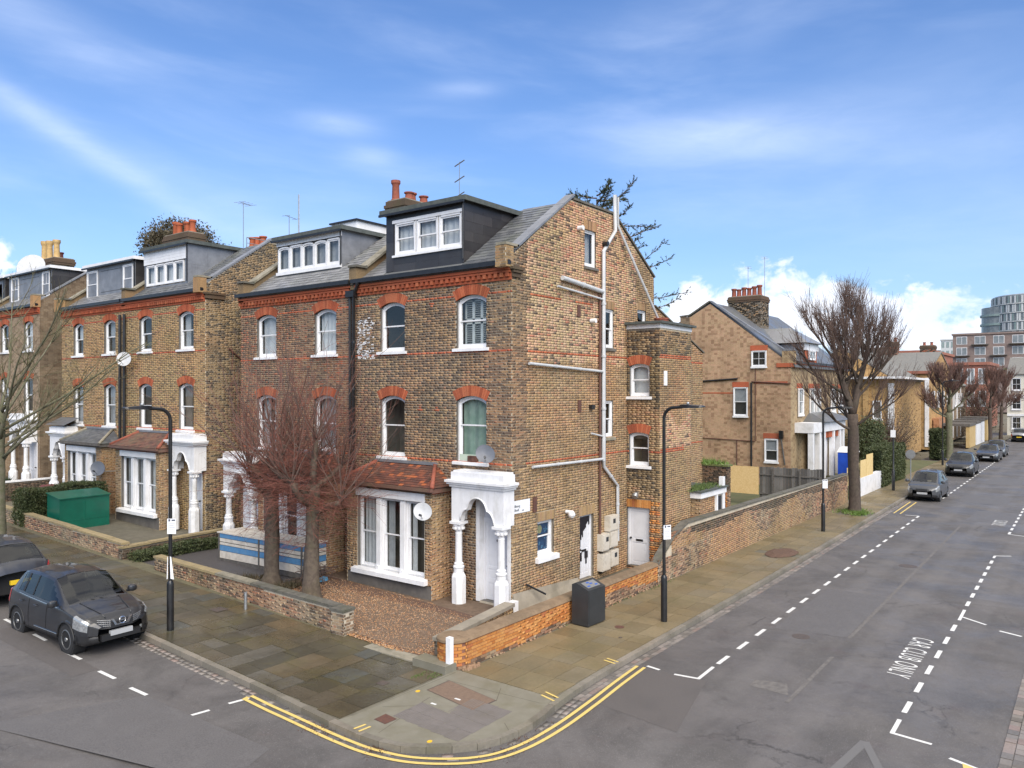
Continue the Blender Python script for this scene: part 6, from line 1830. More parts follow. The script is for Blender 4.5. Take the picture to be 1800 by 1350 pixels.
def pit(label,cx,cy,rx,ry,mt,name='tree_pit'):
 m=MB(); n=26; pts=[]
 rr_=random.Random(int(cx*10))
 ring=[(cx+rx*math.cos(2*PI*i/n)*rr_.uniform(.9,1.08),cy+ry*math.sin(2*PI*i/n)*rr_.uniform(.9,1.08),.008)for i in range(n)]
 ring2=[(cx+(x-cx)*.6,cy+(y-cy)*.6,.05+rr_.uniform(0,.02))for(x,y,z)in ring]
 for i in range(n):m.quad(ring[i],ring[(i+1)%n],ring2[(i+1)%n],ring2[i])
 m.quad(*ring2)
 o=m.build(name,mt); tag(o,label,'tree pit',None,'stuff'); return o
pit('oval tree pit of dark red brown mulch without a tree',12.45,-3.42,1.0,.55,'mulch')
pit('earth pit round the foot of the big street tree',24.7,-3.2,.95,.6,'soil')
GD=thing('front_gardens','hard standings and garden ground between the walls and the house fronts',None); GD['kind']='structure'
m=MB()
m.quad((-4.15,-1.2,.02),(-4.15,7.2,.18),(0,7.2,.18),(0,-1.2,.02),m=0)
m.quad((-4.15,7.2,.19),(-4.15,15.0,.42),(1.5,15.0,.42),(1.5,7.2,.19),m=1)
m.quad((-4.1,15.0,.44),(-4.1,21.6,.62),(0,21.6,.62),(0,15.0,.44),m=2)
m.quad((-4.1,21.6,.62),(-4.1,60,1.8),(0,60,1.8),(0,21.6,.62),m=2)
m.quad((-4.55,-1.6,-.015),(-4.55,2.2,.0),(-4.15,2.2,.02),(-4.15,-1.6,.02),m=3)
m.quad((-4.0,-1.65,.02),(0.0,-1.65,.02),(0.0,-1.2,.02),(-4.0,-1.2,.02),m=0)
m.quad((0,-1.65,.02),(6.6,-1.65,.02),(6.6,0,.02),(0,0,.02),m=2)
m.quad((9.1,-1.7,.0),(60,-1.7,0),(60,30,0),(9.1,30,0),m=4)
m.build('garden_ground',['soil','asphalt_dark','concrete_base','concrete_slab','lawn'],GD)
m=MB(); m.box(-4.75,-4.35,-1.78,-.80,-.1,.17); m.build('threshold_slab','concrete_slab',GD)
m=MB(); m.box(-4.62,-4.1,-.78,1.6,-.05,.03); m.build('threshold_slab','stone_coping',GD)
def gravel(name,label,poly_,zf,n,size=(.012,.03),mt='gravel_stone'):
 pts=[]; faces=[]; rn=[]
 rg=np.random.default_rng(3)
 xs=[p[0]for p in poly_]; ys=[p[1]for p in poly_]
 def inside(x,y):
  c=False
  for i in range(len(poly_)):
   x1,y1=poly_[i]; x2,y2=poly_[i-1]
   if(y1>y)!=(y2>y)and x<(x2-x1)*(y-y1)/(y2-y1)+x1:c=not c
  return c
 V=[]; Fc=[]; R_=[]
 while len(R_)<n:
  x,y=rg.uniform(min(xs),max(xs)),rg.uniform(min(ys),max(ys))
  if not inside(x,y):continue
  s=rg.uniform(*size); z=zf(x,y)+rg.uniform(0,.02); a=rg.uniform(0,PI)
  c_,s_=math.cos(a),math.sin(a); i0=len(V)
  for(u,v,w)in((-1,-.6,0),(1,-.7,0),(.9,.6,0),(-.8,.7,0),(rg.uniform(-.3,.3),rg.uniform(-.3,.3),rg.uniform(.5,1.0))):
   V.append((x+(u*c_-v*s_)*s,y+(u*s_+v*c_)*s,z+w*s))
  Fc+=[(i0,i0+1,i0+4),(i0+1,i0+2,i0+4),(i0+2,i0+3,i0+4),(i0+3,i0,i0+4)]; R_.append(rg.random())
 me=bpy.data.meshes.new(name); me.from_pydata(V,[],Fc)
 me.materials.append(MATS[mt]); at=me.attributes.new('rnd','FLOAT','FACE'); at.data.foreach_set('value',np.repeat(R_,4).astype(np.float32))
 o=bpy.data.objects.new(name,me); COL.objects.link(o); tag(o,label,'gravel',None,'stuff'); return o
gravel('gravel','orange gravel spread over the front garden of the corner house',[(-4.3,2.1),(-4.35,.2),(-4.1,-.75),(-1.2,-.75),(-1.15,1.7),(-.9,2.2),(-.85,7.0),(-3.9,7.0),(-4.1,2.2)],lambda x,y:.02+.02*max(0,y),32000,(.009,.024))
mu=MB(); mu.quad((-4.25,-.78,.03),(-4.3,2.1,.055),(-3.9,7.0,.185),(-.86,7.0,.185),(-.86,2.0,.05),(-1.15,-.78,.03)); tag(mu.build('gravel_bed','mulch'),'orange brown bed under the loose gravel','gravel',None,'stuff')
# ------------------------------------------------------------------ walls and fences
def low_wall(name,label,x0,y0,x1,y1,t,z0f,z1f,brick,coping,cop_h=.07,over=.03,limit=300,mortar='mortar_dark',group=None,faces='ab',cat='wall',zone=None,cop_len=.6,course=.075,coping_name='coping_stone'):
 """wall from (x0,y0) to (x1,y1), thickness t to the left of that direction; z0f/z1f give foot and top along it"""
 d_=Vector((x1-x0,y1-y0,0)); L=d_.length; d_.normalize(); nl=Vector((-d_.y,d_.x,0))
 root=thing(name,label,cat,(x0,y0,z0f(0)),group)
 F=Frame((x0,y0,0),d_,N=-nl)
 core=MB(); n=max(1,int(L/2))
 for i in range(n):
  a,c=L*i/n,L*(i+1)/n
  core.hexa([F.p(a,z0f(a)-.3,-.01),F.p(c,z0f(c)-.3,-.01),F.p(c,z0f(c)-.3,-t+.01),F.p(a,z0f(a)-.3,-t+.01),F.p(a,z1f(a),-.01),F.p(c,z1f(c),-.01),F.p(c,z1f(c),-t+.01),F.p(a,z1f(a),-t+.01)])
 core.build('wall_core',mortar,root)
 P=Pieces(BR); zmin=min(z0f(0),z0f(L))-.05; zmax=max(z1f(0),z1f(L))
 def segs(z):
  out=[]; k=24
  s=None
  for i in range(k):
   u=L*(i+.5)/k; ok=z0f(u)-.05<z<z1f(u)-.02
   if ok and s is None:s=L*i/k
   if not ok and s is not None:out.append((s,L*i/k)); s=None
  if s is not None:out.append((s,L))
  return out
 zn=zone or(lambda u,z:BI[brick])
 brickwork(root,F,segs,zmin,zmax,[],zn,P=P,finish=False,course=course)
 if 'b' in faces:
  FB_=Frame(F.p(0,0,-t),d_,N=nl); brickwork(root,FB_,segs,zmin,zmax,[],zn,P=P,finish=False,course=course)
 for(u,Nn)in((0,-d_),(L,d_)):
  FE=Frame(F.p(u,0,0),nl,N=Nn); brickwork(root,FE,lambda z,u=u:[(.004,t-.004)]if z<z1f(u)-.02 else[],z0f(u)-.05,z1f(u),[],lambda q,z,u=u:zn(u,z),P=P,finish=False,course=course)
 P.finish(root,'brick','brickwork',limit)
 if coping:
  k=max(1,int(round(L/cop_len)))
  for i in range(k):
   a,c=L*i/k+.004-(over if i==0 else 0),L*(i+1)/k-.004+(over if i==k-1 else 0)
   j=RNG.uniform(-.006,.006); m=MB()
   m.hexa([F.p(a,z1f(a)+j,over),F.p(c,z1f(c)+j,over),F.p(c,z1f(c)+j,-t-over),F.p(a,z1f(a)+j,-t-over),
     F.p(a,z1f(a)+cop_h+j,over),F.p(c,z1f(c)+cop_h+j,over),F.p(c,z1f(c)+cop_h+j,-t-over),F.p(a,z1f(a)+cop_h+j,-t-over)])
   m.build(coping_name,coping(a)if callable(coping)else coping,root)
 return root
GW=thing('garden_wall','low orange brick garden wall with a rounded end and broad brown cement top beside the right pavement','wall',(-4.3,-1.9,0))
gx0,gx1,gy,gt,gz=-4.15,5.25,-1.86,.30,.60
Fg=Frame((gx0,gy,0),(1,0,0),N=(0,-1,0))
zc=MB(); zc.box(gx0,gx1,gy+.01,gy+gt,-.1,gz-.01)
zc.lathe((gx0,gy+.36,-.1),[(.345,0),(.345,gz+.09)],24); zc.build('wall_core','mortar_red',GW)
P=Pieces(BR)
def zone_gw(u,z):
 if z<.08+.05*math.sin(u*2.3)or(u>5 and z<.18+.16*math.sin((u-5)*.9)):return BI['brick_old']
 return BI['brick_orange']
brickwork(GW,Fg,lambda z:[(0.0,gx1-gx0)],0,gz,[],zone_gw,P=P,finish=False,course=.071,joint=.012)
n=17
for i in range(n):
 for cidx in range(8):
  a0=-PI/2-(i+(cidx%2)*.5)*(.225/.36); a1=a0-.213/.36
  if a1<-PI*1.62:continue
  am=(a0+a1)/2; c=Vector((gx0+.352*math.cos(am),gy+.36+.352*math.sin(am),0))
  tdir=Vector((math.sin(am),-math.cos(am),0)); FN_=Frame(c,tdir,N=(math.cos(am),math.sin(am),0))
  P.add(FN_,-.10,.10,cidx*.071,cidx*.071+.06,-.03,.003,BI['brick_orange']if cidx>0 else BI['brick_old'])
P.finish(GW,'brick','brickwork',300)
cp=MB()
cp.hexa([(gx0,gy-.03,gz-.01),(gx1,gy-.03,gz-.01),(gx1,gy+gt+.03,gz-.01),(gx0,gy+gt+.03,gz-.01),(gx0,gy+.02,gz+.07),(gx1,gy+.02,gz+.07),(gx1,gy+gt,gz+.09),(gx0,gy+gt,gz+.09)])
cp.lathe((gx0,gy+.36,gz-.01),[(.395,0),(.385,.05),(.33,.085)],24)
cp.build('cement_capping','cement_brown',GW)
rub=MB(); rs=random.Random(9)
for i in range(34):
 x=gx0+rs.uniform(-.45,.3); y=gy-.02+rs.uniform(-.12,.02)+(.36 if x<gx0-.2 else 0); s=rs.uniform(.03,.075)
 rub.lathe((x,y,0),[(s,0),(s*.8,s*.7),(s*.2,s)],6)
for i in range(70):
 x=gx0+rs.uniform(.3,gx1-gx0); s=rs.uniform(.02,.05); rub.lathe((x,gy-.03-rs.uniform(0,.04),0),[(s,0),(s*.7,s*.6),(s*.2,s*.8)],5)
o=rub.build('footing_rubble','brick_old',GW); o['kind']='stuff'
pw=MB(); pw.box(gx0-.42,gx0-.30,gy+.10,gy+.22,.1,.74); tag(pw.build('gate_post','white_paint'),'short white painted post at the rounded end of the orange wall','post')
iw=low_wall('path_wall','low cement topped wall between the gravel garden and the side path',-4.05,-1.10,-.75,-.62,.26,lambda u:.0,lambda u:.40,'brick_gable','cement',limit=60,cop_len=3.4,cop_h=.09)
low_wall('front_wall','low old brick front wall with mossy coping in front of the two bare trees',-4.15,11.5,-4.36,2.35,.23,lambda u:zleft(11.5-u),lambda u:.66+.006*(11.5-2.35-u),'brick_old',lambda a:'stone_coping_yellow' if a<3.6 else('stone_coping' if a<5.2 else 'stone_coping_dark'),limit=300,mortar='mortar',cop_len=.9)
low_wall('gate_pier','square brick pier end of the front wall with a loose dark coping slab',-4.48,2.32,-4.44,1.88,.36,lambda u:.05,lambda u:.64,'brick_old','stone_coping_dark',limit=60,mortar='mortar',cop_len=.6)
sb=MB(); sb.tube([(-4.72,5.6,.16),(-4.72,5.6,.62)],.045,10); sb.tube([(-4.72,5.6,.62),(-4.72,5.6,.63)],.05,10); tag(sb.build('marker_post','metal_grey',smooth=True,sharp=40),'short grey metal marker post against the old front wall','post')
low_wall('front_wall','yellow coped brick front wall below the green metal store',-4.12,26.5,-4.2,13.55,.23,lambda u:zleft(26.5-u),lambda u:zleft(26.5-u)+.50,'brick_old','stone_coping_yellow',limit=200,mortar='mortar',cop_len=1.0)
low_wall('side_wall','low brick wall with dark coping running from the pavement to the flank of the yellow house',-4.2,13.5,.0,13.9,.22,lambda u:.40,lambda u:.78,'brick_dark','stone_coping_yellow',limit=100,cop_len=1.2)
low_wall('front_wall','brick front wall at the left edge beyond the hedge',-4.1,45,-4.12,27.2,.23,lambda u:zleft(45-u),lambda u:zleft(45-u)+.55,'brick_old','stone_coping',limit=60,mortar='mortar',cop_len=2.0)
low_wall('dividing_wall','dark brick dividing wall with a white coping, beyond the hedge',-3.9,28.7,.0,28.9,.22,lambda u:.85,lambda u:1.75,'brick_dark','white_paint',limit=40,cop_len=4.1)
def zone_bw(u,z):
 v=math.sin(u*.8)+math.sin(u*.31+2)
 if z>1.25+.1*math.sin(u):return BI['brick_dark']if u>2.5 else BI['brick_old']
 if u<3.4:return BI['brick_old']if z<.9 else BI['brick_gable']
 return BI['brick_old']if(v+z)>.4 else BI['brick_gable']
low_wall('boundary_wall','long old mossy brick boundary wall running down the right pavement',5.27,-1.87,28.2,-1.95,.24,lambda u:.0,lambda u:(.62+min(1.0,max(0,u-.25)/1.2)*1.02)-.004*max(0,u-3),'brick_old','stone_coping_dark',limit=300,mortar='mortar',zone=zone_bw,cop_len=1.1,cop_h=.06)
ww=MB(); ww.box(31.15,36.65,-1.935,-1.66,0,1.08); tag(ww.build('white_wall','white_render'),'low white painted wall below the yellow plywood boards','wall')
def boards(name,label,F,L,z0,z1,w,mt,cat='fence',vary=.04,rails=True,gap=.006,limit=300,posts=()):
 root=thing(name,label,cat,F.p(0,z0,0))
 P=Pieces([mt]); u=0
 while u<L:
  q=min(u+w,L); P.add(F,u+gap,q-gap,z0,z1+RNG.uniform(-vary,vary),-.02,NPR.uniform(0,.006)); u=q
 P.finish(root,'board','boards',limit)
 if rails:
  for z in(z0+.35,z1-.45):
   m=MB(); m.fbox(F,0,L,z,z+.07,.008,.06); m.build('rail',mt if mt!='fence_board' else 'timber_dark',root)
 for u in posts:
  m=MB(); m.fbox(F,u,u+.09,z0-.4,z1-.05,.062,.14); m.build('post','timber_dark',root)
 return root
FT=Frame((24.0,1.5,0),(0,-1,0),N=(-1,0,0))
boards('timber_fence','dark grey timber fence with wide vertical boards across the garden',FT,3.35,.3,2.12,.155,'fence_board',posts=(.7,2.1),vary=.03)
FO=Frame((23.9,3.15,0),(0,-1,0),N=(-1,0,0))
ob_=MB(); ob_.fbox(FO,0.0,1.63,.62,2.10,-.02,.0); tag(ob_.build('chipboard_sheet','osb'),'tan chipboard sheet standing against the house beside the grey fence','board')
FH=Frame((28.3,-1.92,0),(1,0,0),N=(0,-1,0))
root=thing('hoarding','yellow plywood hoarding panels beside the street tree','hoarding',(28.3,-1.9,0))
for(u0,u1,z0,z1)in((-.1,1.2,.9,1.9),(1.25,2.6,0.0,2.0),(2.9,4.3,1.06,2.1),(4.35,6.0,1.06,2.35)):
 m=MB(); m.fbox(FH,u0,u1,z0,z1,-.02,.0); m.build('plywood_panel','plywood_yellow',root)
m=MB(); m.fbox(FH,.62,.78,0,1.9,.005,.12); m.build('white_post','white_paint',root)
BA=thing('cross_wall','tall dark brick cross wall with plants growing along its mossy top','wall',(13.0,-1.06,0))
m=MB(); m.box(13.02,13.38,-1.04,2.5,0,3.1); m.build('wall_core','mortar_dark',BA)
P=Pieces(BR); FBA=Frame((13.0,2.5,0),(0,-1,0),N=(-1,0,0))
zb_a=lambda u,z:BI['brick_dark']if z>2.1 else BI['brick_orange']if(1.2<z and u>2.4)else BI['brick_old']
brickwork(BA,FBA,lambda z:[(0,3.56)],0,3.1,[],zb_a,P=P,finish=False)
brickwork(BA,Frame((13.0,-1.06,0),(1,0,0),N=(0,-1,0)),lambda z:[(.004,.4)],0,3.1,[],zb_a,P=P,finish=False)
P.finish(BA,'brick','brickwork',120)
m=MB(); m.box(12.96,13.48,-1.12,2.5,3.1,3.17); m.build('mossy_top','moss_edge',BA)
EX=thing('low_extension','small flat roofed lean-to with a white fascia beside the boundary wall','outbuilding',(9.1,-1.6,0))
m=MB(); m.box(9.12,11.3,-1.58,-.02,0,2.28); m.build('wall_core','mortar',EX)
P=Pieces(BR); brickwork(EX,Frame((9.1,-1.6,0),(1,0,0),N=(0,-1,0)),lambda z:[(0,1.35)],0,2.28,[],lambda u,z:BI['brick_gable'],P=P,finish=False)
brickwork(EX,Frame((9.1,-1.6,0),(0,1,0),N=(-1,0,0)),lambda z:[(.004,1.55)],0,2.28,[],lambda u,z:BI['brick_gable'],P=P,finish=False); P.finish(EX,'brick','brickwork',60)
m=MB(); m.box(9.02,11.4,-1.68,0,2.29,2.50); m.build('fascia_board','white_paint',EX)
m=MB(); m.box(8.95,11.45,-1.74,0,2.502,2.56); m.build('flat_roof','felt_edge',EX)
m=MB(); m.box(10.5,10.62,-1.66,-1.5,0,2.28); m.box(11.1,11.3,-1.66,-1.5,0,2.9); m.build('door_post','white_paint',EX)
m=MB(); m.box(10.63,11.08,-1.62,-1.585,0,2.2); m.build('doorway_shade','door_black',EX)  # flat black panel on the wall, painted shade of an open doorway
# ------------------------------------------------------------------ street furniture
def lamp(label,x,y,z,arm,h=5.55,plate=None,bag=False,name='street_lamp',head=.62):
 root=thing(name,label,'street lamp',(x,y,z),'black street lamps along the pavements')
 a=Vector(arm).normalized()
 p=MB(); p.lathe((x,y,z),[(.085,0),(.085,1.15),(.075,1.2),(.052,1.24)],16); p.build('lamp_base','black_paint',root,smooth=True,sharp=30)
 p=MB(); pts=[(x,y,z+1.2),(x,y,z+h-.30)]
 for i in range(1,8):
  t_=i/7*PI/2
  pts.append(tuple(Vector((x,y,z+h-.30))+a*(.30*(1-math.cos(t_)))+Vector((0,0,.30*math.sin(t_)))))
 pts.append(tuple(Vector((x,y,z+h+.02))+a*.55))
 p.tube(pts,.045,12); p.build('pole','black_paint',root,smooth=True,sharp=60)
 hd=MB(); c=Vector((x,y,z+h+.03))+a*.5; s=Vector((-a.y,a.x,0)); up=Vector((0,0,1))
 secs=[(0,.05,.05),(.12,.10,.06),(head*.5,.16,.045),(head,.15,.03),(head+.06,.10,.015)]
 prev=None
 for(d_,w,hh)in secs:
  q=[c+a*d_-s*w-up*hh*.6,c+a*d_+s*w-up*hh*.6,c+a*d_+s*w*.8+up*hh,c+a*d_-s*w*.8+up*hh]
  if prev:hd.faces(prev+q,[(0,1,5,4),(1,2,6,5),(2,3,7,6),(3,0,4,7)])
  else:hd.quad(*q)
  prev=q
 hd.quad(*prev); hd.build('lamp_head','black_paint',root)
 g=MB(); g.hexa([tuple(c+a*u+s*v-up*w)for(u,v,w)in((.2,-.1,.04),(.2,.1,.04),(head-.05,.1,.035),(head-.05,-.1,.035),(.2,-.1,.028),(.2,.1,.028),(head-.05,.1,.02),(head-.05,-.1,.02))]); g.build('lamp_glass','dish_pale',root)
 k=MB(); k.lathe(c+a*.22+up*.05,[(.035,0),(.04,.05),(.02,.075)],10); k.build('photocell','metal_grey',root,smooth=True)
 if plate:
  (pz,face)=plate; f=Vector(face).normalized(); F=Frame(Vector((x,y,0))+f*.06,Vector((-f.y,f.x,0)),N=f)
  m=MB(); m.fbox(F,-.05,.17,z+pz,z+pz+.38,0,.008); o=m.build('sign_plate','sign_white',root)
  m=MB(); m.fbox(F,-.02,.03,z+pz+.31,z+pz+.37,.008,.010); m.fbox(F,.06,.15,z+pz+.32,z+pz+.36,.008,.010,m=0)
  for i in range(5):m.fbox(F,-.01,.15-.03*(i%2),z+pz+.25-i*.045,z+pz+.258-i*.045,.008,.0095)
  m.build('sign_print','sign_ink',o)
  cb=MB(); cb.tube([(x,y,z+pz+.12),(x,y,z+pz+.15)],.062,12); cb.tube([(x,y,z+pz+.30),(x,y,z+pz+.33)],.062,12); cb.build('clamp','metal_grey',root)
 if bag:
  m=MB()
  d0=Vector((-.80,-.6,0)).normalized(); s0=Vector((-d0.y,d0.x,0)); c0=Vector((x,y,z))+d0*.07
  for(a0,a1,b0,b1)in((.035,.12,.02,.055),(-.035,-.06,-.03,-.045)):
   m.quad(c0+s0*a0+Vector((0,0,1.30)),c0+s0*a1+Vector((0,0,1.28)),c0+s0*b1+Vector((0,0,1.84)),c0+s0*b0+Vector((0,0,1.86)))
  m.build('notice_sheet','white_paint',root)
 return root
lamp('black street lamp with a white plate and torn paper sheet beside the black crossover',-6.94,5.5,.165,(-1,0,0),5.55,(2.42,(-.80,-.6,0)),True)
lamp('black street lamp with a white parking plate in front of the tall brick wing',1.72,-3.8,0,(-.10,-1,0),5.72,(2.20,(-.55,-.83,0)))
lamp('black street lamp standing left of the big bare street tree',18.16,-3.39,0,(.15,-1,0),5.42,(1.9,(-.80,-.6,0)))
lamp('black street lamp beside the dark green hedge on the right street',35.42,-2.77,0,(0,-1,0),3.6,None)if False else None
t_=thing('street_lamp','short black lamp post cut off below its lamp, beside the dark green hedge','street lamp',(35.42,-2.85,0),'black street lamps along the pavements')
m=MB(); m.lathe((35.42,-2.85,0),[(.09,0),(.09,1.2),(.05,1.3),(.05,3.75)],12); m.build('pole','black_paint',t_,smooth=True,sharp=30)
m=MB(); m.box(35.36,35.40,-2.98,-2.7,3.3,3.75); m.build('sign_plate','sign_white',t_)
lamp('thin black street lamp beyond the second street tree',56.0,-2.6,0,(0,-1,0),7.0,None)
t_=thing('road_sign','grey round topped sign seen from behind, next to the nearest small car','road sign',(39.5,-3.1,0))
m=MB(); m.tube([(39.5,-3.1,0),(39.5,-3.1,2.2)],.035,8); m.build('pole','metal_grey',t_); m=MB(); m.lathe((39.45,-3.1,2.0),[(.02,0),(.30,.0),(.30,.02)],20,axis=(-1,0,0)); m.build('sign_disc','metal_grey',t_)
BX=thing('storage_cabinet','dark grey street cabinet against the orange garden wall','cabinet',(.35,-2.2,0))
F=Frame((-.02,-2.50,0),(.8,-.04,0),N=(-.04,-.8,0)); w_,h_,d_=.80,1.06,.52
m=MB(); q=[]
m.faces([F.p(0,.03,0),F.p(w_,.03,0),F.p(w_,.03,-d_),F.p(0,.03,-d_),F.p(0,.96,0),F.p(w_,.96,0),F.p(w_,h_+.06,-d_+.12),F.p(0,h_+.06,-d_+.12),F.p(0,h_,-d_),F.p(w_,h_,-d_)],
  [(0,3,2,1),(0,1,5,4),(1,2,9,6,5),(0,4,7,8,3),(2,3,8,9),(4,5,6,7),(7,6,9,8)])
m.build('cabinet_body','anthracite',BX)
m=MB(); m.fbox(F,.04,w_-.04,.10,.90,.0,.006); m.build('cabinet_door','anthracite',BX)
FT_=Frame(F.p(0,.96,0),F.U,(F.p(0,h_+.06,-d_+.12)-F.p(0,.96,0)))
m=MB(); m.fbox(FT_,.12,w_-.12,.08,.34,.0,.008); m.build('lid_panel','slate_pale',BX)
m=MB()
for(u,v)in((.16,.12),(.36,.20),(.50,.12),(.28,.26)):m.fbox(FT_,u,u+.12,v,v+.05,.009,.012)
m.build('sticker','sign_blue',BX)
m=MB(); m.fbox(F,.02,w_-.02,0,.03,-.05,-d_+.03); m.build('cabinet_foot','black_plastic',BX)
for(u0,u1,z0,z1,lab,win)in((5.06,5.66,1.52,2.02,'topmost cream meter box, square opening in its front, by the half painted door',1),(4.60,5.04,.94,1.48,'middle cream meter box nearest the half painted side door',1),
                                   (5.10,5.60,.98,1.50,'middle plain meter box nearest the white side door',0),(4.60,5.12,.28,.84,'lowest plain meter box nearest the half painted side door',0),
                                   (5.16,5.66,.34,.88,'lowest meter box with a small window, nearest the white side door',1)):
 t_=thing('meter_box',lab,'meter box',(u0,0,z0),'cream meter boxes on the gable wall')
 m=MB(); m.fbox(FG,u0,u1,z0,z1,.0,.21); m.build('box_body','cream_meter',t_)
 m=MB(); m.fbox(FG,u0+.03,u1-.03,z0+.03,z1-.03,.212,.225); dd=m.build('box_door','cream_meter',t_)
 if win:m=MB(); m.fbox(FG,u0+.2,u0+.36,z1-.25,z1-.1,.226,.23); m.build('meter_window','glass_dark',dd)
 m=MB(); m.fbox(FG,u0+.1,u0+.2,z0-.10,z0,.02,.1); m.build('conduit','black_plastic',t_)
t_=thing('street_name_sign','white street name plate on the corner of the gable','street sign',(.03,0,2.7))
m=MB(); m.fbox(FG,.04,.83,2.71,3.07,.006,.02); m.build('plate','sign_white',t_)
m=MB()
for(a,b_,z0,z1)in((.09,.16,2.88,2.95),(.17,.21,2.88,2.93),(.22,.26,2.88,2.93),(.27,.31,2.88,2.93),(.32,.35,2.85,2.93),(.09,.15,2.77,2.84),(.16,.20,2.77,2.82),(.21,.25,2.77,2.82),(.26,.30,2.77,2.84),(.44,.54,2.76,2.79)):
 m.fbox(FG,a,b_,z0,z1,.02,.0215)
m.build('lettering','metal_grey',t_)
ST=thing('bin_store','blue and cream striped timber bin store behind the two bare trees','bin store',(-2.0,9.0,.22))
Fs=Frame((-1.95,11.3,.22),(.045,-1,0),N=(-1,-.045,0)); Ls=4.35; hs=[(.0,.16,'timber_dark'),(.17,.42,'cream_board'),(.43,.62,'blue_board'),(.63,.72,'cream_board'),(.74,.86,'cream_board'),(.87,1.02,'blue_board')]
Fe=Frame(Fs.p(Ls,0,0),(1,.045,0),N=(.045,-1,0))
for(z0,z1,mt)in hs:
 for(F,L,n)in((Fs,Ls,2),(Fe,.95,1)):
  for i in range(n):
   if F is Fe and z0>.7:
    pass
   m=MB(); m.fbox(F,L*i/n+.004,L*(i+1)/n-.004,z0+.004,z1-.004,.0,.022); m.build('plank',mt,ST)
m=MB()
for u in(0.02,Ls/2,Ls-.06):m.fbox(Fs,u,u+.07,0,1.03,.023,.04)
m.build('upright','timber_dark',ST)
m=MB(); m.fbox(Fs,-.04,Ls+.04,1.03,1.07,.05,-1.0); m.build('lid','cream_board',ST)
m=MB(); m.fbox(Fs,0.0,Ls,0,1.02,-.01,-.93); m.build('inside_box','timber_dark',ST)
GS=thing('bike_store','dark green metal store with a sloping pale streaked lid in front of the hedge','bike store',(-3.2,20.4,.6))
F=Frame((-3.55,19.9,.55),(1,.05,0),N=(.05,-1,0)); L,D=2.0,1.0
m=MB(); m.faces([F.p(0,0,0),F.p(L,0,0),F.p(L,0,-D),F.p(0,0,-D),F.p(0,1.30,0),F.p(L,1.30,0),F.p(L,1.45,-D),F.p(0,1.45,-D)],[(0,1,5,4),(1,2,6,5),(2,3,7,6),(3,0,4,7)]); m.build('body','green_metal',GS)
m=MB(); m.hexa([F.p(-.04,1.28,.05),F.p(L+.04,1.28,.05),F.p(L+.04,1.46,-D-.02),F.p(-.04,1.46,-D-.02),F.p(-.04,1.32,.05),F.p(L+.04,1.32,.05),F.p(L+.04,1.50,-D-.02),F.p(-.04,1.50,-D-.02)]); m.build('lid','green_metal',GS)
m=MB(); m.fbox(F,.1,L-.1,.38,.40,.0,.01); m.fbox(F,L/2-.01,L/2+.01,.40,1.12,.0,.012); m.build('seam','green_metal',GS)
def wheelie(label,x,y,z,mt,rz=0,lidmt=None):
 t_=thing('wheelie_bin',label,'wheelie bin',(x,y,z),'wheelie bins by the hedge')
 m=MB(); m.hexa([(x-.22,y-.25,z+.05),(x+.22,y-.25,z+.05),(x+.22,y+.25,z+.05),(x-.22,y+.25,z+.05),(x-.28,y-.32,z+.95),(x+.28,y-.32,z+.95),(x+.28,y+.32,z+.95),(x-.28,y+.32,z+.95)]); m.build('bin_body',mt,t_)
 m=MB(); m.hexa([(x-.31,y-.35,z+.955),(x+.31,y-.35,z+.955),(x+.31,y+.35,z+.955),(x-.31,y+.35,z+.955),(x-.24,y-.28,z+1.05),(x+.24,y-.28,z+1.05),(x+.24,y+.28,z+1.05),(x-.24,y+.28,z+1.05)]); m.build('lid',lidmt or mt,t_)
 for s_ in(-1,1):
  w=MB(); w.tube([(x+.2,y+s_*.26,z+.1),(x+.2,y+s_*.31,z+.1)],.1,12); w.build('wheel','black_plastic',t_)
wheelie('dark red wheelie bin beyond the hedge',-1.6,25.6,.78,'red_box'); wheelie('black wheelie bin next to the red one beyond the hedge',-1.0,24.6,.76,'black_plastic')
t_=thing('portable_toilet','blue portable toilet with a domed white roof in the building site garden','portable toilet',(39,.6,0))
m=MB(); m.box(38.4,39.5,.1,1.2,.0,2.0); m.build('cabin','blue_plastic',t_)
m=MB(); m.hexa([(38.35,.05,2.0),(39.55,.05,2.0),(39.55,1.25,2.0),(38.35,1.25,2.0),(38.55,.2,2.35),(39.35,.2,2.35),(39.35,1.1,2.35),(38.55,1.1,2.35)]); m.build('roof','white_paint',t_)
for i,(x,mt,lab)in enumerate(((80,'garage_tan','tan boarded gate, nearest of the row far down the street'),(86,'white_paint','first white garage door after the tan gate'),(90,'white_paint','second white garage door, just before the farther tan wall'),(96,'garage_tan','farther tan wall at the end of the garage row'))):
 m=MB(); m.box(x,x+3.6 if i else x+5,-1.75,-1.4,0,2.3+.1*i); tag(m.build('garage_front',mt),lab,'garage')
 m=MB(); m.box(x-.1,x+(3.7 if i else 5.1),-1.8,1.0,2.32+.1*i,2.6+.1*i); tag(m.build('garage_roof','timber_dark'),'dark flat roof over the '+lab.split(',')[0],'garage roof')
t_=thing('hose','grey coiled hose hanging beside the bay window wall','hose',(-.2,6.25,1.6))
m=MB(); m.tube([Vector((-.24,6.3+.17*math.cos(a/14*2*PI),1.55+.2*math.sin(a/14*2*PI)))for a in range(15)],.035,6); m.build('coil','dish_pale',t_,smooth=True)
t_=thing('garden_clutter','heap of dark sticks and a turquoise scrap on the gravel at the bay corner','garden waste',(-1.3,6.6,.2)); rs=random.Random(4)
m=MB()
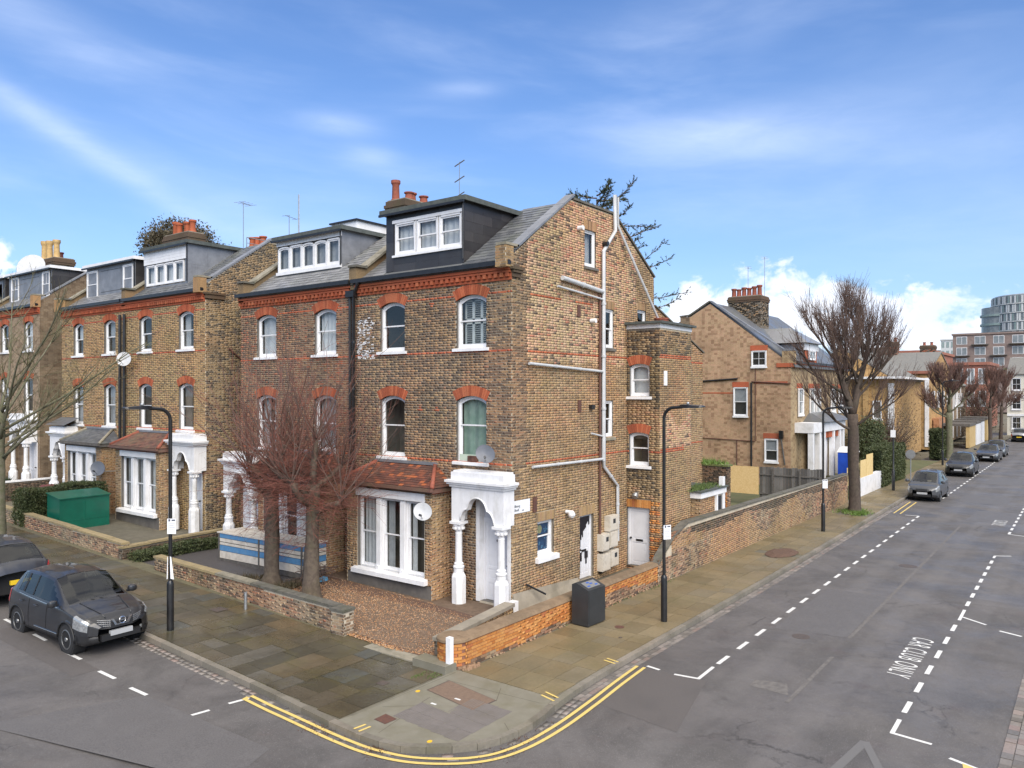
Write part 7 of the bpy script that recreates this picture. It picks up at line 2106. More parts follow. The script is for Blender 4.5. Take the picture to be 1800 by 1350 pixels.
for i in range(60):
 c=Vector((-1.5+rs.uniform(-.5,.5),6.7+rs.uniform(-.5,.4),.25+rs.uniform(0,.3))); dv=Vector((rs.uniform(-1,1),rs.uniform(-1,1),rs.uniform(-.3,.6))).normalized()*rs.uniform(.2,.5); m.tube([c-dv,c,c+dv+Vector((0,0,rs.uniform(-.1,.1)))],[.012,.009,.004],4)
m.build('sticks','twig_brown',t_); m=MB(); m.lathe((-1.45,6.35,.2),[(.2,0),(.16,.1),(.05,.14)],8,squash=.5); m.build('scrap','poster_sky',t_)
t_=thing('box_planter','clipped white flowering plant in a white box by the far left door','plant',(-1.2,31.0,1.0))
def aerial(label,x,y,z0,z1,mt='metal_grey',n=3,d=(1,.3,0),L=.45,boom=True):
 t_=thing('television_aerial',label,'aerial',(x,y,z0),'television aerials on the roofs')
 m=MB(); m.tube([(x,y,z0),(x,y,z1)],.018,5); m.build('mast',mt,t_)
 dv=Vector(d).normalized(); s=Vector((-dv.y,dv.x,0)); m=MB()
 m.tube([Vector((x,y,z1-.05))-dv*.3,Vector((x,y,z1-.05))+dv*.6],.014,4)
 for i in range(n):
  c=Vector((x,y,z1-.05))+dv*(-.25+i*.8/max(1,n-1)); m.tube([c-s*L/2,c+s*L/2],.010,4)
 m.build('elements',mt,t_); return t_
aerial('thin aerial standing among the clay pots of the gabled yellow house, left one',38.0,7.3,13.05,15.2,n=2); aerial('thin aerial above the clay pots of the gabled yellow house, right one',38.6,6.3,13.05,15.9,n=2)
aerial('aerial with bent arms above the roof of the yellow house beside the red pots',5.5,21.0,12.6,15.6,n=4,L=.7); aerial('thin aerial behind the long sloping brick gable',6.0,18.0,12.6,14.6,n=2)
t_=thing('television_aerial','three slanting aerial rods in the sky right of the nearest chimney','aerial',(4.6,6.6,13.0),'television aerials on the roofs')
m=MB(); m.tube([(4.95,6.27,12.4),(4.95,6.25,14.85)],.014,5); m.build('mast','metal_grey',t_)
for z in(13.55,14.15,14.75):
 m=MB(); m.tube([(4.9,6.45,z-.06),(5.0,6.05,z+.14)],.022,5); m.build('aerial_rod','timber_dark',t_)
# ------------------------------------------------------------------ trees
class TB:
 """fast builder for thousands of thin tapered limbs"""
 def __init__(s):s.v=[]; s.f=[]; s.n=0
 def limb(s,pts,r0,r1,sides=3):
  k=len(pts); P=[Vector(p)for p in pts]; base=len(s.v)
  ph=RNG.random()*6
  for i,p in enumerate(P):
   t_=(P[min(i+1,k-1)]-P[max(i-1,0)]).normalized()
   a=t_.orthogonal().normalized(); b_=t_.cross(a)
   r=r0+(r1-r0)*(i/(k-1))**.9
   for j in range(sides):
    an=2*PI*j/sides+ph
    s.v.append(tuple(p+(a*math.cos(an)+b_*math.sin(an))*r))
  for i in range(k-1):
   for j in range(sides):
    s.f.append((base+i*sides+j,base+i*sides+(j+1)%sides,base+(i+1)*sides+(j+1)%sides,base+(i+1)*sides+j))
 def leaf(s,c,d_,w,l):
  n_=Vector((RNG.gauss(0,1),RNG.gauss(0,1),RNG.gauss(0,1))).normalized()
  d_=d_.normalized(); sd=d_.cross(n_).normalized()*w; i=len(s.v)
  s.v+=[tuple(c-sd),tuple(c+d_*l*.5+sd*.3),tuple(c+d_*l),tuple(c+sd)]
  s.f.append((i,i+1,i+2,i+3))
 def build(s,name,mt,parent,smooth=True,kind=None):
  base=BASE[parent.name]if parent is not None else Vector((0,0,0))
  V=np.array(s.v,dtype=np.float32)-np.array(base,dtype=np.float32)
  me=bpy.data.meshes.new(name); me.from_pydata(V.tolist(),[],s.f)
  me.materials.append(MATS[mt])
  if smooth:me.polygons.foreach_set('use_smooth',[True]*len(me.polygons))
  o=bpy.data.objects.new(name,me); COL.objects.link(o)
  if parent is not None:o.parent=parent
  if kind:o['kind']=kind
  BASE[o.name]=base
  return o
def grow(p,d_,L,n,wob,lift=0.0,rg=RNG):
 pts=[Vector(p)]; d_=Vector(d_).normalized(); st_=L/n
 for i in range(n):
  d_=(d_+Vector((rg.gauss(0,wob),rg.gauss(0,wob),rg.gauss(0,wob)+lift))).normalized()
  pts.append(pts[-1]+d_*st_)
 return pts
def trunk_mesh(root,pts,radii,mt,limbs=(),name='trunk',n=14):
 rg=random.Random(int(abs(pts[0][0])*31)+7)
 m=MB(); P=[Vector(p)for p in pts]
 fine,rad=[],[]
 for i in range(len(P)-1):
  for j in range(4):
   t_=j/4; fine.append(P[i].lerp(P[i+1],t_)); rad.append((radii[i]+(radii[i+1]-radii[i])*t_)*rg.uniform(.94,1.07))
 fine.append(P[-1]); rad.append(radii[-1])
 m.tube(fine,rad,n)
 for k in range(len(m.v)):
  x,y,z=m.v[k]; c=fine[min(k//n,len(fine)-1)]; f=1+.07*math.sin(math.atan2(y-c.y,x-c.x)*5+z*2)+.04*rg.uniform(-1,1)
  m.v[k]=(c.x+(x-c.x)*f,c.y+(y-c.y)*f,z)
 for(a,r0,r1)in limbs:
  m.tube(a,[r0+(r1-r0)*i/(len(a)-1)for i in range(len(a))],8)
 return m.build(name,mt,root,smooth=True)
def pollard(label,x,y,z,seed,head_h=3.3,lean=(0,0)):
 """lime pollard: stout trunk, swollen heads, a mass of thin red-tipped shoots"""
 rg=random.Random(seed)
 root=thing('pollarded_tree',label,'tree',(x,y,z),'reddish bare trees in the front garden')
 top=Vector((x+lean[0],y+lean[1],z+head_h))
 mid=Vector((x,y,z)).lerp(top,.55)
 pts=[(x,y,z-.15),(x,y,z+.25),tuple(mid),tuple(top)]
 limbs=[]; heads=[]
 for i in range(5):
  a=rg.uniform(0,2*PI)if i else-2.2; a=2*PI*i/5+rg.uniform(-.4,.4)
  L=rg.uniform(.55,1.35); s0=Vector((x,y,z)).lerp(top,rg.uniform(.72,1.0))
  path=grow(s0,(math.cos(a)*.9,math.sin(a)*.9,.55),L,4,.13,.04,rg); limbs.append((path,.115,.085)); heads.append(path[-1])
 up=grow(top,(rg.uniform(-.1,.1),rg.uniform(-.1,.1),1),1.3,4,.1,0,rg); limbs.append((up,.12,.07)); heads.append(up[-1]); heads.append(up[2])
 tr=trunk_mesh(root,pts,[.34,.25,.20,.19],'bark',limbs)
 big=TB(); fine=TB(); sh=TB()
 for h in heads:
  for i in range(12):
   a=rg.uniform(0,2*PI); e=rg.uniform(.45,1.5)
   d_=Vector((math.cos(a)*math.cos(e),math.sin(a)*math.cos(e),math.sin(e)))
   out=Vector((h.x-x,h.y-y,0)); d_=(d_+out*.28).normalized()
   L=rg.uniform(1.8,4.6)if e>.9 else rg.uniform(1.6,3.3)
   path=grow(h,d_,L,8,.105,.05,rg); big.limb(path,rg.uniform(.011,.026),.004,4)
   for k in range(rg.randint(5,9)):
    j=rg.randint(1,6); dd=(path[j]-path[j-1]).normalized()
    q=(dd+Vector((rg.gauss(0,.5),rg.gauss(0,.5),rg.gauss(.1,.35)))).normalized()
    tw=grow(path[j],q,rg.uniform(.4,1.2),4,.10,.04,rg); fine.limb(tw,.0058,.0022,3)
    if rg.random()<.6:
     t2=grow(tw[2],(tw[2]-tw[1]).normalized()+Vector((rg.gauss(0,.6),rg.gauss(0,.6),rg.gauss(0,.4))),rg.uniform(.25,.6),3,.1,.02,rg); fine.limb(t2,.004,.0018,3)
 srcs=[]
 for(path,_a,_b)in limbs:srcs+=[path[k].lerp(path[k+1],rg.random())for k in range(len(path)-1)for _ in range(13)]
 srcs+=[Vector((x,y,z)).lerp(top,rg.uniform(.42,1.0))for _ in range(90)]
 for s0 in srcs:
  a=rg.uniform(0,2*PI); d_=Vector((math.cos(a),math.sin(a),rg.uniform(-.25,.55))).normalized()
  L=rg.uniform(.7,1.9)*(1.0 if s0.z>z+2.0 else .55)
  path=grow(s0+d_*.12,d_,L,6,.09,rg.uniform(-.10,.06),rg); fine.limb(path,.0078,.0024,3)
  for k in range(rg.randint(2,5)):
   j=rg.randint(2,5); q=(path[j]-path[j-1]).normalized()+Vector((rg.gauss(0,.6),rg.gauss(0,.6),rg.gauss(-.05,.45)))
   tw=grow(path[j],q,rg.uniform(.25,.75),3,.12,0,rg); fine.limb(tw,.0048,.002,3)
 big.build('shoots','twig_brown',root); fine.build('crown','twig_red',root)
 return root
pollard('reddish twiggy bare tree whose trunk stands in front of the striped store, the left one',-2.55,7.45,.20,21,3.2,(-.05,-.1))
pollard('reddish twiggy bare tree at the edge of the gravel, the right one of two',-2.85,5.15,.15,5,3.3,(.1,.05))
def street_tree(label,x,y,z,H,spread,fork,seed,nl=9,mt='bark_dark',tmt='twig_brown',r=.26,shoots=16,split=True,dense=1.0,tw=.012,group='bare street trees along the right pavement',name='street_tree'):
 """bare plane-like tree: forked trunk, rising limbs ending in knuckles with brush-like shoots"""
 rg=random.Random(seed)
 root=thing(name,label,'tree',(x,y,z),group)
 base=Vector((x,y,z)); fk=base+Vector((rg.uniform(-.1,.1),rg.uniform(-.1,.1),fork))
 limbs=[]; src=[]
 mains=[]
 for s_ in((-.25,1),(.3,-1))if split else((0,1),):
  m_=grow(fk,(s_[0]*.5,s_[1]*.24 if split else 0,1),(H-fork)*.60,7,.05,.05,rg)
  mains.append(m_); limbs.append((m_,r*.62,r*.22)); src+=[(m_[k],1.0)for k in(4,5,6,7,7)]
 for i in range(nl):
  m_=mains[i%len(mains)]; t0=(i/nl)**1.1; s0=base.lerp(fk,rg.uniform(.8,1.0))if i<4 else m_[0].lerp(m_[-1],min(.8,t0*.85))
  a=2.4*i+rg.uniform(-.3,.3); el_=.38+.75*t0+rg.uniform(-.1,.15)
  L=spread*rg.uniform(.95,1.25)*(1.15-.35*t0)
  path=grow(s0,(math.cos(a)*math.cos(el_),math.sin(a)*math.cos(el_),math.sin(el_)),L,6,.09,.05,rg)
  limbs.append((path,r*.26,r*.09)); src+=[(path[k],1.0)for k in(3,4,5,6,6)]
  for q in range(2):
   j=rg.randint(2,4); p2=grow(path[j],(path[j]-path[j-1]).normalized()+Vector((rg.gauss(0,.5),rg.gauss(0,.5),.45)),L*rg.uniform(.4,.6),4,.1,.06,rg); limbs.append((p2,r*.14,r*.06)); src+=[(p2[k],.9)for k in(2,3,4,4)]
 trunk_mesh(root,[(x,y,z-.2),(x,y,z+.3),tuple(base.lerp(fk,.5)),tuple(fk)],[r*1.3,r*.95,r*.85,r*.85],mt,limbs)
 T=TB(); ctr=Vector((x,y,z+fork+(H-fork)*.3))
 for h,f_ in src:
  for i in range(shoots):
   out=(h-ctr); out.z=max(out.z,0)*.5+.6*spread; out.normalize()
   d_=(out*.8+Vector((rg.gauss(0,.33),rg.gauss(0,.33),rg.gauss(.55,.25)))).normalized()
   room=max(.4,z+H-h.z); L=min(rg.uniform(.7,2.0),room/max(.35,d_.z))*f_
   path=grow(h,d_,L,5,.06,.08,rg); T.limb(path,tw,tw*.4,3)
   for k in range(rg.randint(1,3)):
    j=rg.randint(1,4); q=(path[j]-path[j-1]).normalized()+Vector((rg.gauss(0,.35),rg.gauss(0,.35),rg.gauss(.2,.25)))
    T.limb(grow(path[j],q,L*rg.uniform(.25,.5),3,.07,.05,rg),tw*.6,tw*.3,3)
 T.build('crown',tmt,root)
 return root
street_tree('big bare pollarded street tree with a forked trunk standing beside the pavement kerb',24.75,-3.13,0,12.2,2.3,5.0,8,nl=20,r=.30,shoots=7,tw=.013)
street_tree('second bare street tree with a wide flat crown, behind the parked dark cars',64.0,-2.0,0,8.9,2.0,4.2,12,nl=12,mt='bark_green',tmt='twig_mauve',r=.34,shoots=6,split=False,tw=.024)
street_tree('third bare street tree, thin trunk far down the right pavement',90.0,-2.7,0,9.4,1.7,4.2,14,nl=9,r=.22,shoots=5,split=False,tmt='twig_mauve',tw=.026)
street_tree('fourth bare street tree, farthest of the row near the end of the street',101.0,-2.8,0,9.6,1.7,4.2,15,nl=9,r=.22,shoots=5,split=False,tmt='twig_mauve',tw=.028)
rg=random.Random(77)
ET=thing('young_tree','slender green barked tree at the left edge behind the parked cars, bare branches fanning right','tree',(-6.85,16.6,.5))
base=Vector((-6.85,16.6,.5)); top=base+Vector((.02,-.1,5.0)); limbs=[]; T=TB()
for i in range(17):
 s0=base.lerp(top,.62+.38*(i/16)); a=i*2.4+.3; el_=rg.uniform(.25,1.1)
 L=rg.uniform(3.2,6.2)
 path=grow(s0,(math.cos(a)*math.cos(el_),math.sin(a)*math.cos(el_),math.sin(el_)),L,8,.07,.01,rg)
 limbs.append((path,.055,.014))
 for k in range(11):
  j=rg.randint(2,7); q=(path[j]-path[j-1]).normalized()+Vector((rg.gauss(0,.45),rg.gauss(0,.45),rg.gauss(.1,.35)))
  p2=grow(path[j],q,rg.uniform(.9,2.3),6,.09,.02,rg); T.limb(p2,.017,.006,3)
  for kk in range(4):
   jj=rg.randint(1,5); q2=(p2[jj]-p2[jj-1]).normalized()+Vector((rg.gauss(0,.5),rg.gauss(0,.5),rg.gauss(.1,.4)))
   T.limb(grow(p2[jj],q2,rg.uniform(.35,1.0),4,.1,.02,rg),.009,.004,3)
trunk_mesh(ET,[tuple(base+Vector((0,0,-.3))),tuple(base.lerp(top,.3)),tuple(base.lerp(top,.7)),tuple(top)],[.24,.19,.15,.11],'bark_green',limbs)
T.build('crown','twig_green',ET)
rg=random.Random(5)
PT=thing('pale_tree','pale barked bare tree reaching in from the right edge in front of the cream house','tree',(84,-14.5,0)); T=TB(); limbs=[]
base=Vector((84,-14.5,0)); top=base+Vector((0,.8,6.0))
for i in range(15):
 s0=base.lerp(top,rg.uniform(.6,1.0)); a=rg.uniform(.6,2.6)if i%2 else rg.uniform(0,2*PI); el_=rg.uniform(.15,.8)
 path=grow(s0,(math.cos(a)*math.cos(el_),math.sin(a)*math.cos(el_),math.sin(el_)),rg.uniform(4.5,8.0),8,.12,.0,rg); limbs.append((path,.10,.035))
 for k in range(9):
  j=rg.randint(2,7); q=(path[j]-path[j-1]).normalized()+Vector((rg.gauss(0,.6),rg.gauss(0,.6),rg.gauss(0,.5))); T.limb(grow(path[j],q,rg.uniform(1.0,2.6),5,.12,0,rg),.035,.014,3)
trunk_mesh(PT,[tuple(base),tuple(base.lerp(top,.5)),tuple(top)],[.3,.24,.16],'bark_pale',limbs); T.build('crown','bark_pale',PT)
def conifer(label,x,y,z,H,rmax,seed,zlow=.35,nb=70,dense=1.0):
 rg=random.Random(seed); root=thing('cedar_tree',label,'tree',(x,y,z),None)
 trunk_mesh(root,[(x,y,z),(x,y,z+H*.5),(x,y,z+H*.98)],[.34,.2,.03],'bark_dark',[])
 W_=TB(); Lf=TB()
 for i in range(nb):
  t_=zlow+(1-zlow)*(i/nb)**.9; s0=Vector((x,y,z+H*t_)); a=i*2.399+rg.uniform(-.3,.3)
  L=rmax*(1-t_)**.40*rg.uniform(.75,1.25)+.35
  path=grow(s0,(math.cos(a),math.sin(a),rg.uniform(-.05,.35)),L,7,.07,.045,rg); W_.limb(path,.045,.008,4)
  for j in range(2,8):
   for k in range(int(7*dense)):
    d_=((path[j]-path[j-1]).normalized()+Vector((rg.gauss(0,.75),rg.gauss(0,.75),rg.gauss(.15,.5)))).normalized()
    tw=path[j].lerp(path[j-1],rg.random()); l2=rg.uniform(.12,.34)
    W_.limb([tw,tw+d_*l2*.6,tw+d_*l2],.008,.004,3)
    for q in range(11):Lf.leaf(tw+d_*l2*rg.uniform(.2,1.1),d_+Vector((rg.gauss(0,.6),rg.gauss(0,.6),rg.gauss(0,.5))),.024,rg.uniform(.08,.16))
 W_.build('branches','twig_brown',root); Lf.build('foliage','needles',root,smooth=False); return root
conifer('dark sparse cedar rising behind the gable of the corner house',13.6,5.4,0,15.3,4.9,3,zlow=.55,nb=50)
def leafy(name,label,c,r,n,leafm,twigs=60,cat='tree',trunk=None,leaf=(.05,.11),seed=1,flat=1.0,stems=True,group=None):
 rg=random.Random(seed); root=thing(name,label,cat,(c[0],c[1],trunk if trunk is not None else c[2]-r[2]),group)
 L_=TB(); S_=TB(); C=Vector(c)
 clumps=[]
 for i in range(twigs):
  d_=Vector((rg.gauss(0,1),rg.gauss(0,1),rg.gauss(0,1))).normalized(); q=C+Vector((d_.x*r[0],d_.y*r[1],d_.z*r[2]))*rg.uniform(.45,1.0); clumps.append(q)
  if stems:S_.limb(grow(C-Vector((0,0,r[2]*.8)),q-(C-Vector((0,0,r[2]*.8))),(q-C+Vector((0,0,r[2]*.8))).length,5,.12,0,rg),.03,.008,3)
 for i in range(n):
  q=rg.choice(clumps); p=q+Vector((rg.gauss(0,1)*r[0],rg.gauss(0,1)*r[1],rg.gauss(0,1)*r[2]))*.16
  L_.leaf(p,Vector((rg.gauss(0,1),rg.gauss(0,1),rg.gauss(.3,1))),rg.uniform(*leaf)*.5,rg.uniform(*leaf)*1.6)
 if trunk is not None:trunk_mesh(root,[(c[0],c[1],trunk),(c[0],c[1],(trunk+c[2])/2),(c[0],c[1],c[2])],[.3,.22,.12],'bark_dark')
 if stems:S_.build('stems','twig_brown',root)
 L_.build('foliage',leafm,root,smooth=False); return root
leafy('ivy_tree','bushy brown green tree showing above the left roofs beside the red chimney pots',(9.5,34.0,15.5),(1.9,2.7,1.5),15000,'ivy_leaf',110,trunk=0,leaf=(.09,.17),seed=4)
leafy('bare_bush','dark tangled bush tree in front of the golden house, right of the street sign',(52.0,.6,3.2),(3.0,2.2,2.9),2500,'ivy_leaf',260,trunk=0,leaf=(.06,.12),seed=6)
leafy('garden_bush','dark evergreen bush between the white porch and the big street tree',(47.0,1.2,2.2),(2.6,1.2,1.9),9000,'hedge_leaf',90,leaf=(.09,.16),seed=8)
leafy('flowering_bush','yellow green flowering bush far off above the fourth street tree',(128,-1.6,8.8),(1.6,1.6,.9),700,'weed_leaf',40,leaf=(.15,.25),seed=12)
leafy('bare_bush','brown bare thicket at the end of the street left of the cream house',(104,.2,3.6),(6.0,2.6,4.4),2600,'ivy_leaf',420,leaf=(.12,.2),seed=13)
def hedge(label,x0,x1,y0,y1,z0,z1,n,seed=2,leaf=(.03,.05),mt='hedge_leaf',name='hedge',slope=0.0):
 rg=random.Random(seed); root=thing(name,label,'hedge',(x0,y0,z0))
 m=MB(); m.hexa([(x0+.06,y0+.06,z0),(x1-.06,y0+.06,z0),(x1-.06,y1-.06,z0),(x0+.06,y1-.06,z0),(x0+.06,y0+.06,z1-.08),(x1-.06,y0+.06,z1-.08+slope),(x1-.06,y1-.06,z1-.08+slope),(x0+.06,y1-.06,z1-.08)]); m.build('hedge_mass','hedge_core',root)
 T=TB(); dx_,dy_,dz_=x1-x0,y1-y0,z1-z0
 areas=[dx_*dz_,dy_*dz_,dx_*dy_]
 for i in range(n):
  k=rg.choices((0,1,2),areas)[0]; u,v=rg.random(),rg.random()
  b_=.05*math.sin(u*9+seed)+.04*math.sin(v*13)
  if k==0:p=Vector((x0+u*dx_,y0+rg.gauss(0,.035)+b_,z0+v*dz_)); nn=Vector((0,-1,0))
  elif k==1:p=Vector((x0+rg.gauss(0,.035)+b_,y0+u*dy_,z0+v*dz_)); nn=Vector((-1,0,0))
  else:p=Vector((x0+u*dx_,y0+v*dy_,z1+slope*u+rg.gauss(0,.03)+b_)); nn=Vector((0,0,1))
  T.leaf(p,nn*.8+Vector((rg.gauss(0,.6),rg.gauss(0,.6),rg.gauss(.2,.6))),rg.uniform(*leaf),rg.uniform(*leaf)*2.0)
 T.build('foliage',mt,root,smooth=False); return root
hedge('clipped dark green hedge behind the green metal store',-4.15,-.9,21.6,22.6,.6,2.05,16000,2,slope=.1)
hedge('tall clipped hedge behind the low white wall on the right street',36.4,43.6,-1.95,-.9,0,2.45,9000,3,(.06,.09))
hedge('dark green pillar of hedge beyond the garden railings',62,64.5,-1.6,-.6,0,2.6,2500,5,(.08,.12))
hedge('low ivy hedge creeping along the dark driveway edge',-4.0,.6,12.85,13.4,.36,.66,7000,4,(.025,.045),'hedge_leaf','ivy_hedge')
def weeds(name,label,pts,n,mt,h=.14,seed=3,cat='plants'):
 rg=random.Random(seed); T=TB()
 for i in range(n):
  (a,b_,r_)=rg.choice(pts); p=Vector((a[0]+rg.gauss(0,r_),a[1]+rg.gauss(0,r_*b_),a[2]))
  d_=Vector((rg.gauss(0,.6),rg.gauss(0,.6),1)); T.leaf(p,d_,rg.uniform(.008,.03),rg.uniform(.4,1)*h)
 V=T; o=V.build(name,mt,None,smooth=False); tag(o,label,cat,None,'stuff'); return o
weeds('weeds','fresh green weeds at the foot of the big street tree',[((24.6,-3.1,.02),.8,.38),((24.2,-3.5,.02),.5,.3),((25.2,-3.0,.02),.6,.3)],2600,'weed_leaf',.26)
weeds('wall_top_plants','bright green plants growing on the back addition top',[((13.3,-.2,3.17),1.5,.22),((13.2,.4,3.17),1.0,.2)],900,'weed_leaf',.42,5)
weeds('roof_grass','dry grass growing on the low lean-to roof',[((9.5,-1.3,2.56),.4,.35),((10.6,-1.2,2.56),.4,.5)],900,'grass_blade',.22,6)
weeds('kerb_moss','thin moss and weeds at the foot of the orange wall and threshold',[((-4.9,-1.6,.0),.6,.12),((-5.1,-1.35,.0),.4,.12),((2.0,-1.9,.0),.02,1.2),((5.2,-2.0,.02),.1,.6)],500,'grass_blade',.045,7)
weeds('fallen_leaves','red brown fallen leaves in the gutter of the left street',[((-7.98,-1.6,-.115),2.2,.12),((-7.9,-3.0,-.115),1.2,.12),((-6.2,-4.85,-.115),.3,.5)],420,'mulch',.05,8)
weeds('pit_plants','small dark shrub stems round the left bare tree',[((-2.9,8.3,.22),.8,.3),((-2.6,6.6,.2),.7,.25)],700,'ivy_leaf',.35,9)
for o in[o for o in COL.objects if o.name.startswith('box_planter')]:bpy.data.objects.remove(o)
t_=thing('box_planter','white box planter with a spiky grey green plant by the far left door','planter',(-1.2,31.4,1.0))
m=MB(); m.box(-1.6,-1.0,31.0,31.6,.95,1.5); m.build('box','white_paint',t_); T=TB(); rg=random.Random(3)
for i in range(300):
 T.leaf(Vector((-1.3,31.3,1.5)),Vector((rg.gauss(0,.6),rg.gauss(0,.6),rg.uniform(.3,1))),.02,rg.uniform(.3,.6))
T.build('leaves','needles',t_,smooth=False)
# ------------------------------------------------------------------ cars
def paint(name,c,metal=.1,rough=.35,coat=.6):
 m,t,b=new_mat(name); P=objc(t)
 dirt=t.smooth(t.noise(P,2.0,5.0,.6),.45,.8)
 t.put(b.inputs['Base Color'],t.mix(t.m('MULTIPLY',dirt,.25),c,(.09,.085,.08)))
 b.inputs['Metallic'].default_value=metal; t.put(b.inputs['Roughness'],t.m('ADD',t.m('MULTIPLY',dirt,.15),rough))
 b.inputs['Coat Weight'].default_value=coat; b.inputs['Coat Roughness'].default_value=.05
paint('car_black',(.018,.019,.022)); paint('car_dark_grey',(.05,.053,.06)); paint('car_navy',(.03,.033,.042)); paint('car_silver',(.30,.31,.33),.7,.32)
mat('tyre',(.020,.020,.021),None,rough=.85); mat('alloy',(.42,.43,.44),None,rough=.3,metal=.9); mat('arch_dark',(.008,.008,.009),None,rough=.9)
mat('chrome',(.65,.66,.68),None,rough=.15,metal=1.0); mat('trim_black',(.015,.015,.016),None,rough=.55)
mat('headlamp',(.40,.42,.43),(.22,.23,.24),26,.08,metal=.4,coat=1.0,local=True); mat('plate_white',(.62,.63,.63),None,rough=.4); mat('plate_yellow',(.72,.50,.03),None,rough=.4)
mat('plate_blur',(.40,.41,.42),None,rough=.5); mat('tail_red',(.35,.012,.015),None,rough=.15,coat=1.0); mat('seat_dark',(.03,.03,.032),None,rough=.9)
def lerp_keys(keys,x):
 if x<=keys[0][0]:return keys[0][1:]
 for a,b_ in zip(keys[:-1],keys[1:]):
  if x<=b_[0]:
   t_=(x-a[0])/(b_[0]-a[0]); t_=t_*t_*(3-2*t_)*.35+t_*.65
   return tuple(p+(q-p)*t_ for p,q in zip(a[1:],b_[1:]))
 return keys[-1][1:]
def car(label,L,W_,H,wb,fo,x,y,z,heading,body,ride=.0,wr=.33,cowl=.27,header=.44,rear_top=.86,rear_bot=.95,belt=.60,hood=.56,bumper=.0,kind='suv',plate='plate_white',detail=True,rails=False,group='dark cars parked along the right-hand kerb',name='parked_car',black_cladding=True):
 """heading: angle of the nose direction; lengths as fractions of L measured from the nose"""
 hw=W_/2; sl=.20+ride
 zb,zh=belt*H,hood*H
 keys=[
  (0.000,hw*.60,hw*.58,zh*.66,hw*.50,zh*.70),
  (0.018,hw*.80,hw*.78,zh*.76,hw*.62,zh*.82),
  (0.060,hw*.93,hw*.90,zh*.86,hw*.74,zh*.93),
  (0.14,hw*.985,hw*.95,zh*.94,hw*.78,zh*1.00),
  (cowl-.02,hw*.995,hw*.955,zb*.96,hw*.82,zh*1.09),
  (cowl,hw*.995,hw*.955,zb*.97,hw*.80,zh*1.11),
  (header,hw,hw*.955,zb*.985,hw*.70,H*.975),
  (header+.10,hw,hw*.955,zb,hw*.70,H*.998),
  (.65,hw,hw*.955,zb*1.01,hw*.69,H),
  (rear_top-.06,hw*.99,hw*.94,zb*1.04,hw*.67,H*.985),
  (rear_top,hw*.985,hw*.93,zb*1.05,hw*.65,H*.955),
  (rear_bot,hw*.95,hw*.88,zb*1.04,hw*.78,zb*1.10),
  (.985,hw*.88,hw*.84,zb*.98,hw*.74,zb*1.0),
  (1.0,hw*.80,hw*.76,zb*.80,hw*.66,zb*.84)]
 if kind=='sedan':
  keys=[k for k in keys if k[0]<.8]
  keys+=[(rear_top,hw*.985,hw*.93,zb*1.03,hw*.66,H*.95),(rear_bot,hw*.97,hw*.9,zb*1.05,hw*.78,zb*1.12),(.97,hw*.9,hw*.85,zb*1.0,hw*.72,zb*1.05),(1.0,hw*.8,hw*.76,zb*.8,hw*.66,zb*.86)]
 NX,NS=(92,30)if detail else(58,20)
 wx=[fo,fo+wb]
 def section(s):
  ws,wbt,zbt,wrf,zrf=lerp_keys(keys,s)
  under=sl+(.10*H*max(0,(.06-s)/.06))*.5+(.08*max(0,(s-.93)/.07))
  pts=[(0,under),(ws*.86,under),(ws*.965,under+.05),(ws*.99,under+.16),(ws*1.0,under+(zbt-under)*.45),(ws*.985,under+(zbt-under)*.72),(wbt*1.0,zbt*.985),(wbt*.985,zbt+.012)]
  crown=.035*H if s>cowl else .02
  pts+=[(wrf+(wbt-wrf)*.06,zrf-(zrf-zbt)*.10),(wrf*.95,zrf-.008),(wrf*.6,zrf+crown*.6),(0,zrf+crown)]
  return pts
 tpl=[0,.08,.11,.16,.27,.36,.455,.475,.70,.735,.86,1.0]
 def at(s,v):
  P=section(s)
  for i in range(len(tpl)-1):
   if v<=tpl[i+1]+1e-9:
    t_=(v-tpl[i])/(tpl[i+1]-tpl[i]); a,b_=P[i],P[i+1]
    return(a[0]+(b_[0]-a[0])*t_,a[1]+(b_[1]-a[1])*t_)
  return P[-1]
 ss=sorted(set([round(i/NX,4)for i in range(NX+1)]+[cowl,header,rear_top,rear_bot,.018,.06]))
 vs=sorted(set([round(i/NS,3)for i in range(NS+1)]+[round(t_,3)for t_ in tpl]))
 root=thing(name,label,'car',(x,y,z),group,heading)
 mset=[body,'car_glass','trim_black','headlamp','tail_red','arch_dark']
 grid={}
 V=[]
 def vid(i,j,side):
  k=(i,j,side if vs[j]<.999 and vs[j]>0 else 1)
  if k in grid:return grid[k]
  yy,zz=at(ss[i],vs[j]); xx=-ss[i]*L
  yn=yy/hw
  if ss[i]<.12:xx-=.16*yn**2.6*(1-ss[i]/.12)
  if ss[i]>.9:xx+=.10*yn**2.6*(ss[i]-.9)/.1
  if vs[j]<.40:
   for w_ in wx:
    dx_,dz_=xx+w_,zz-wr; r_=math.hypot(dx_,dz_); R0=wr*1.15
    if abs(r_-R0)<.035 and zz>sl-.02:xx=-w_+dx_*R0/r_; zz=wr+dz_*R0/r_
  grid[k]=len(V); V.append((xx,yy*side,zz)); return grid[k]
 bodyF,glassF,sideF,rearF,trimF,hl,tl=[],[],{1:[],-1:[]},[],[],{1:[],-1:[]},{1:[],-1:[]}
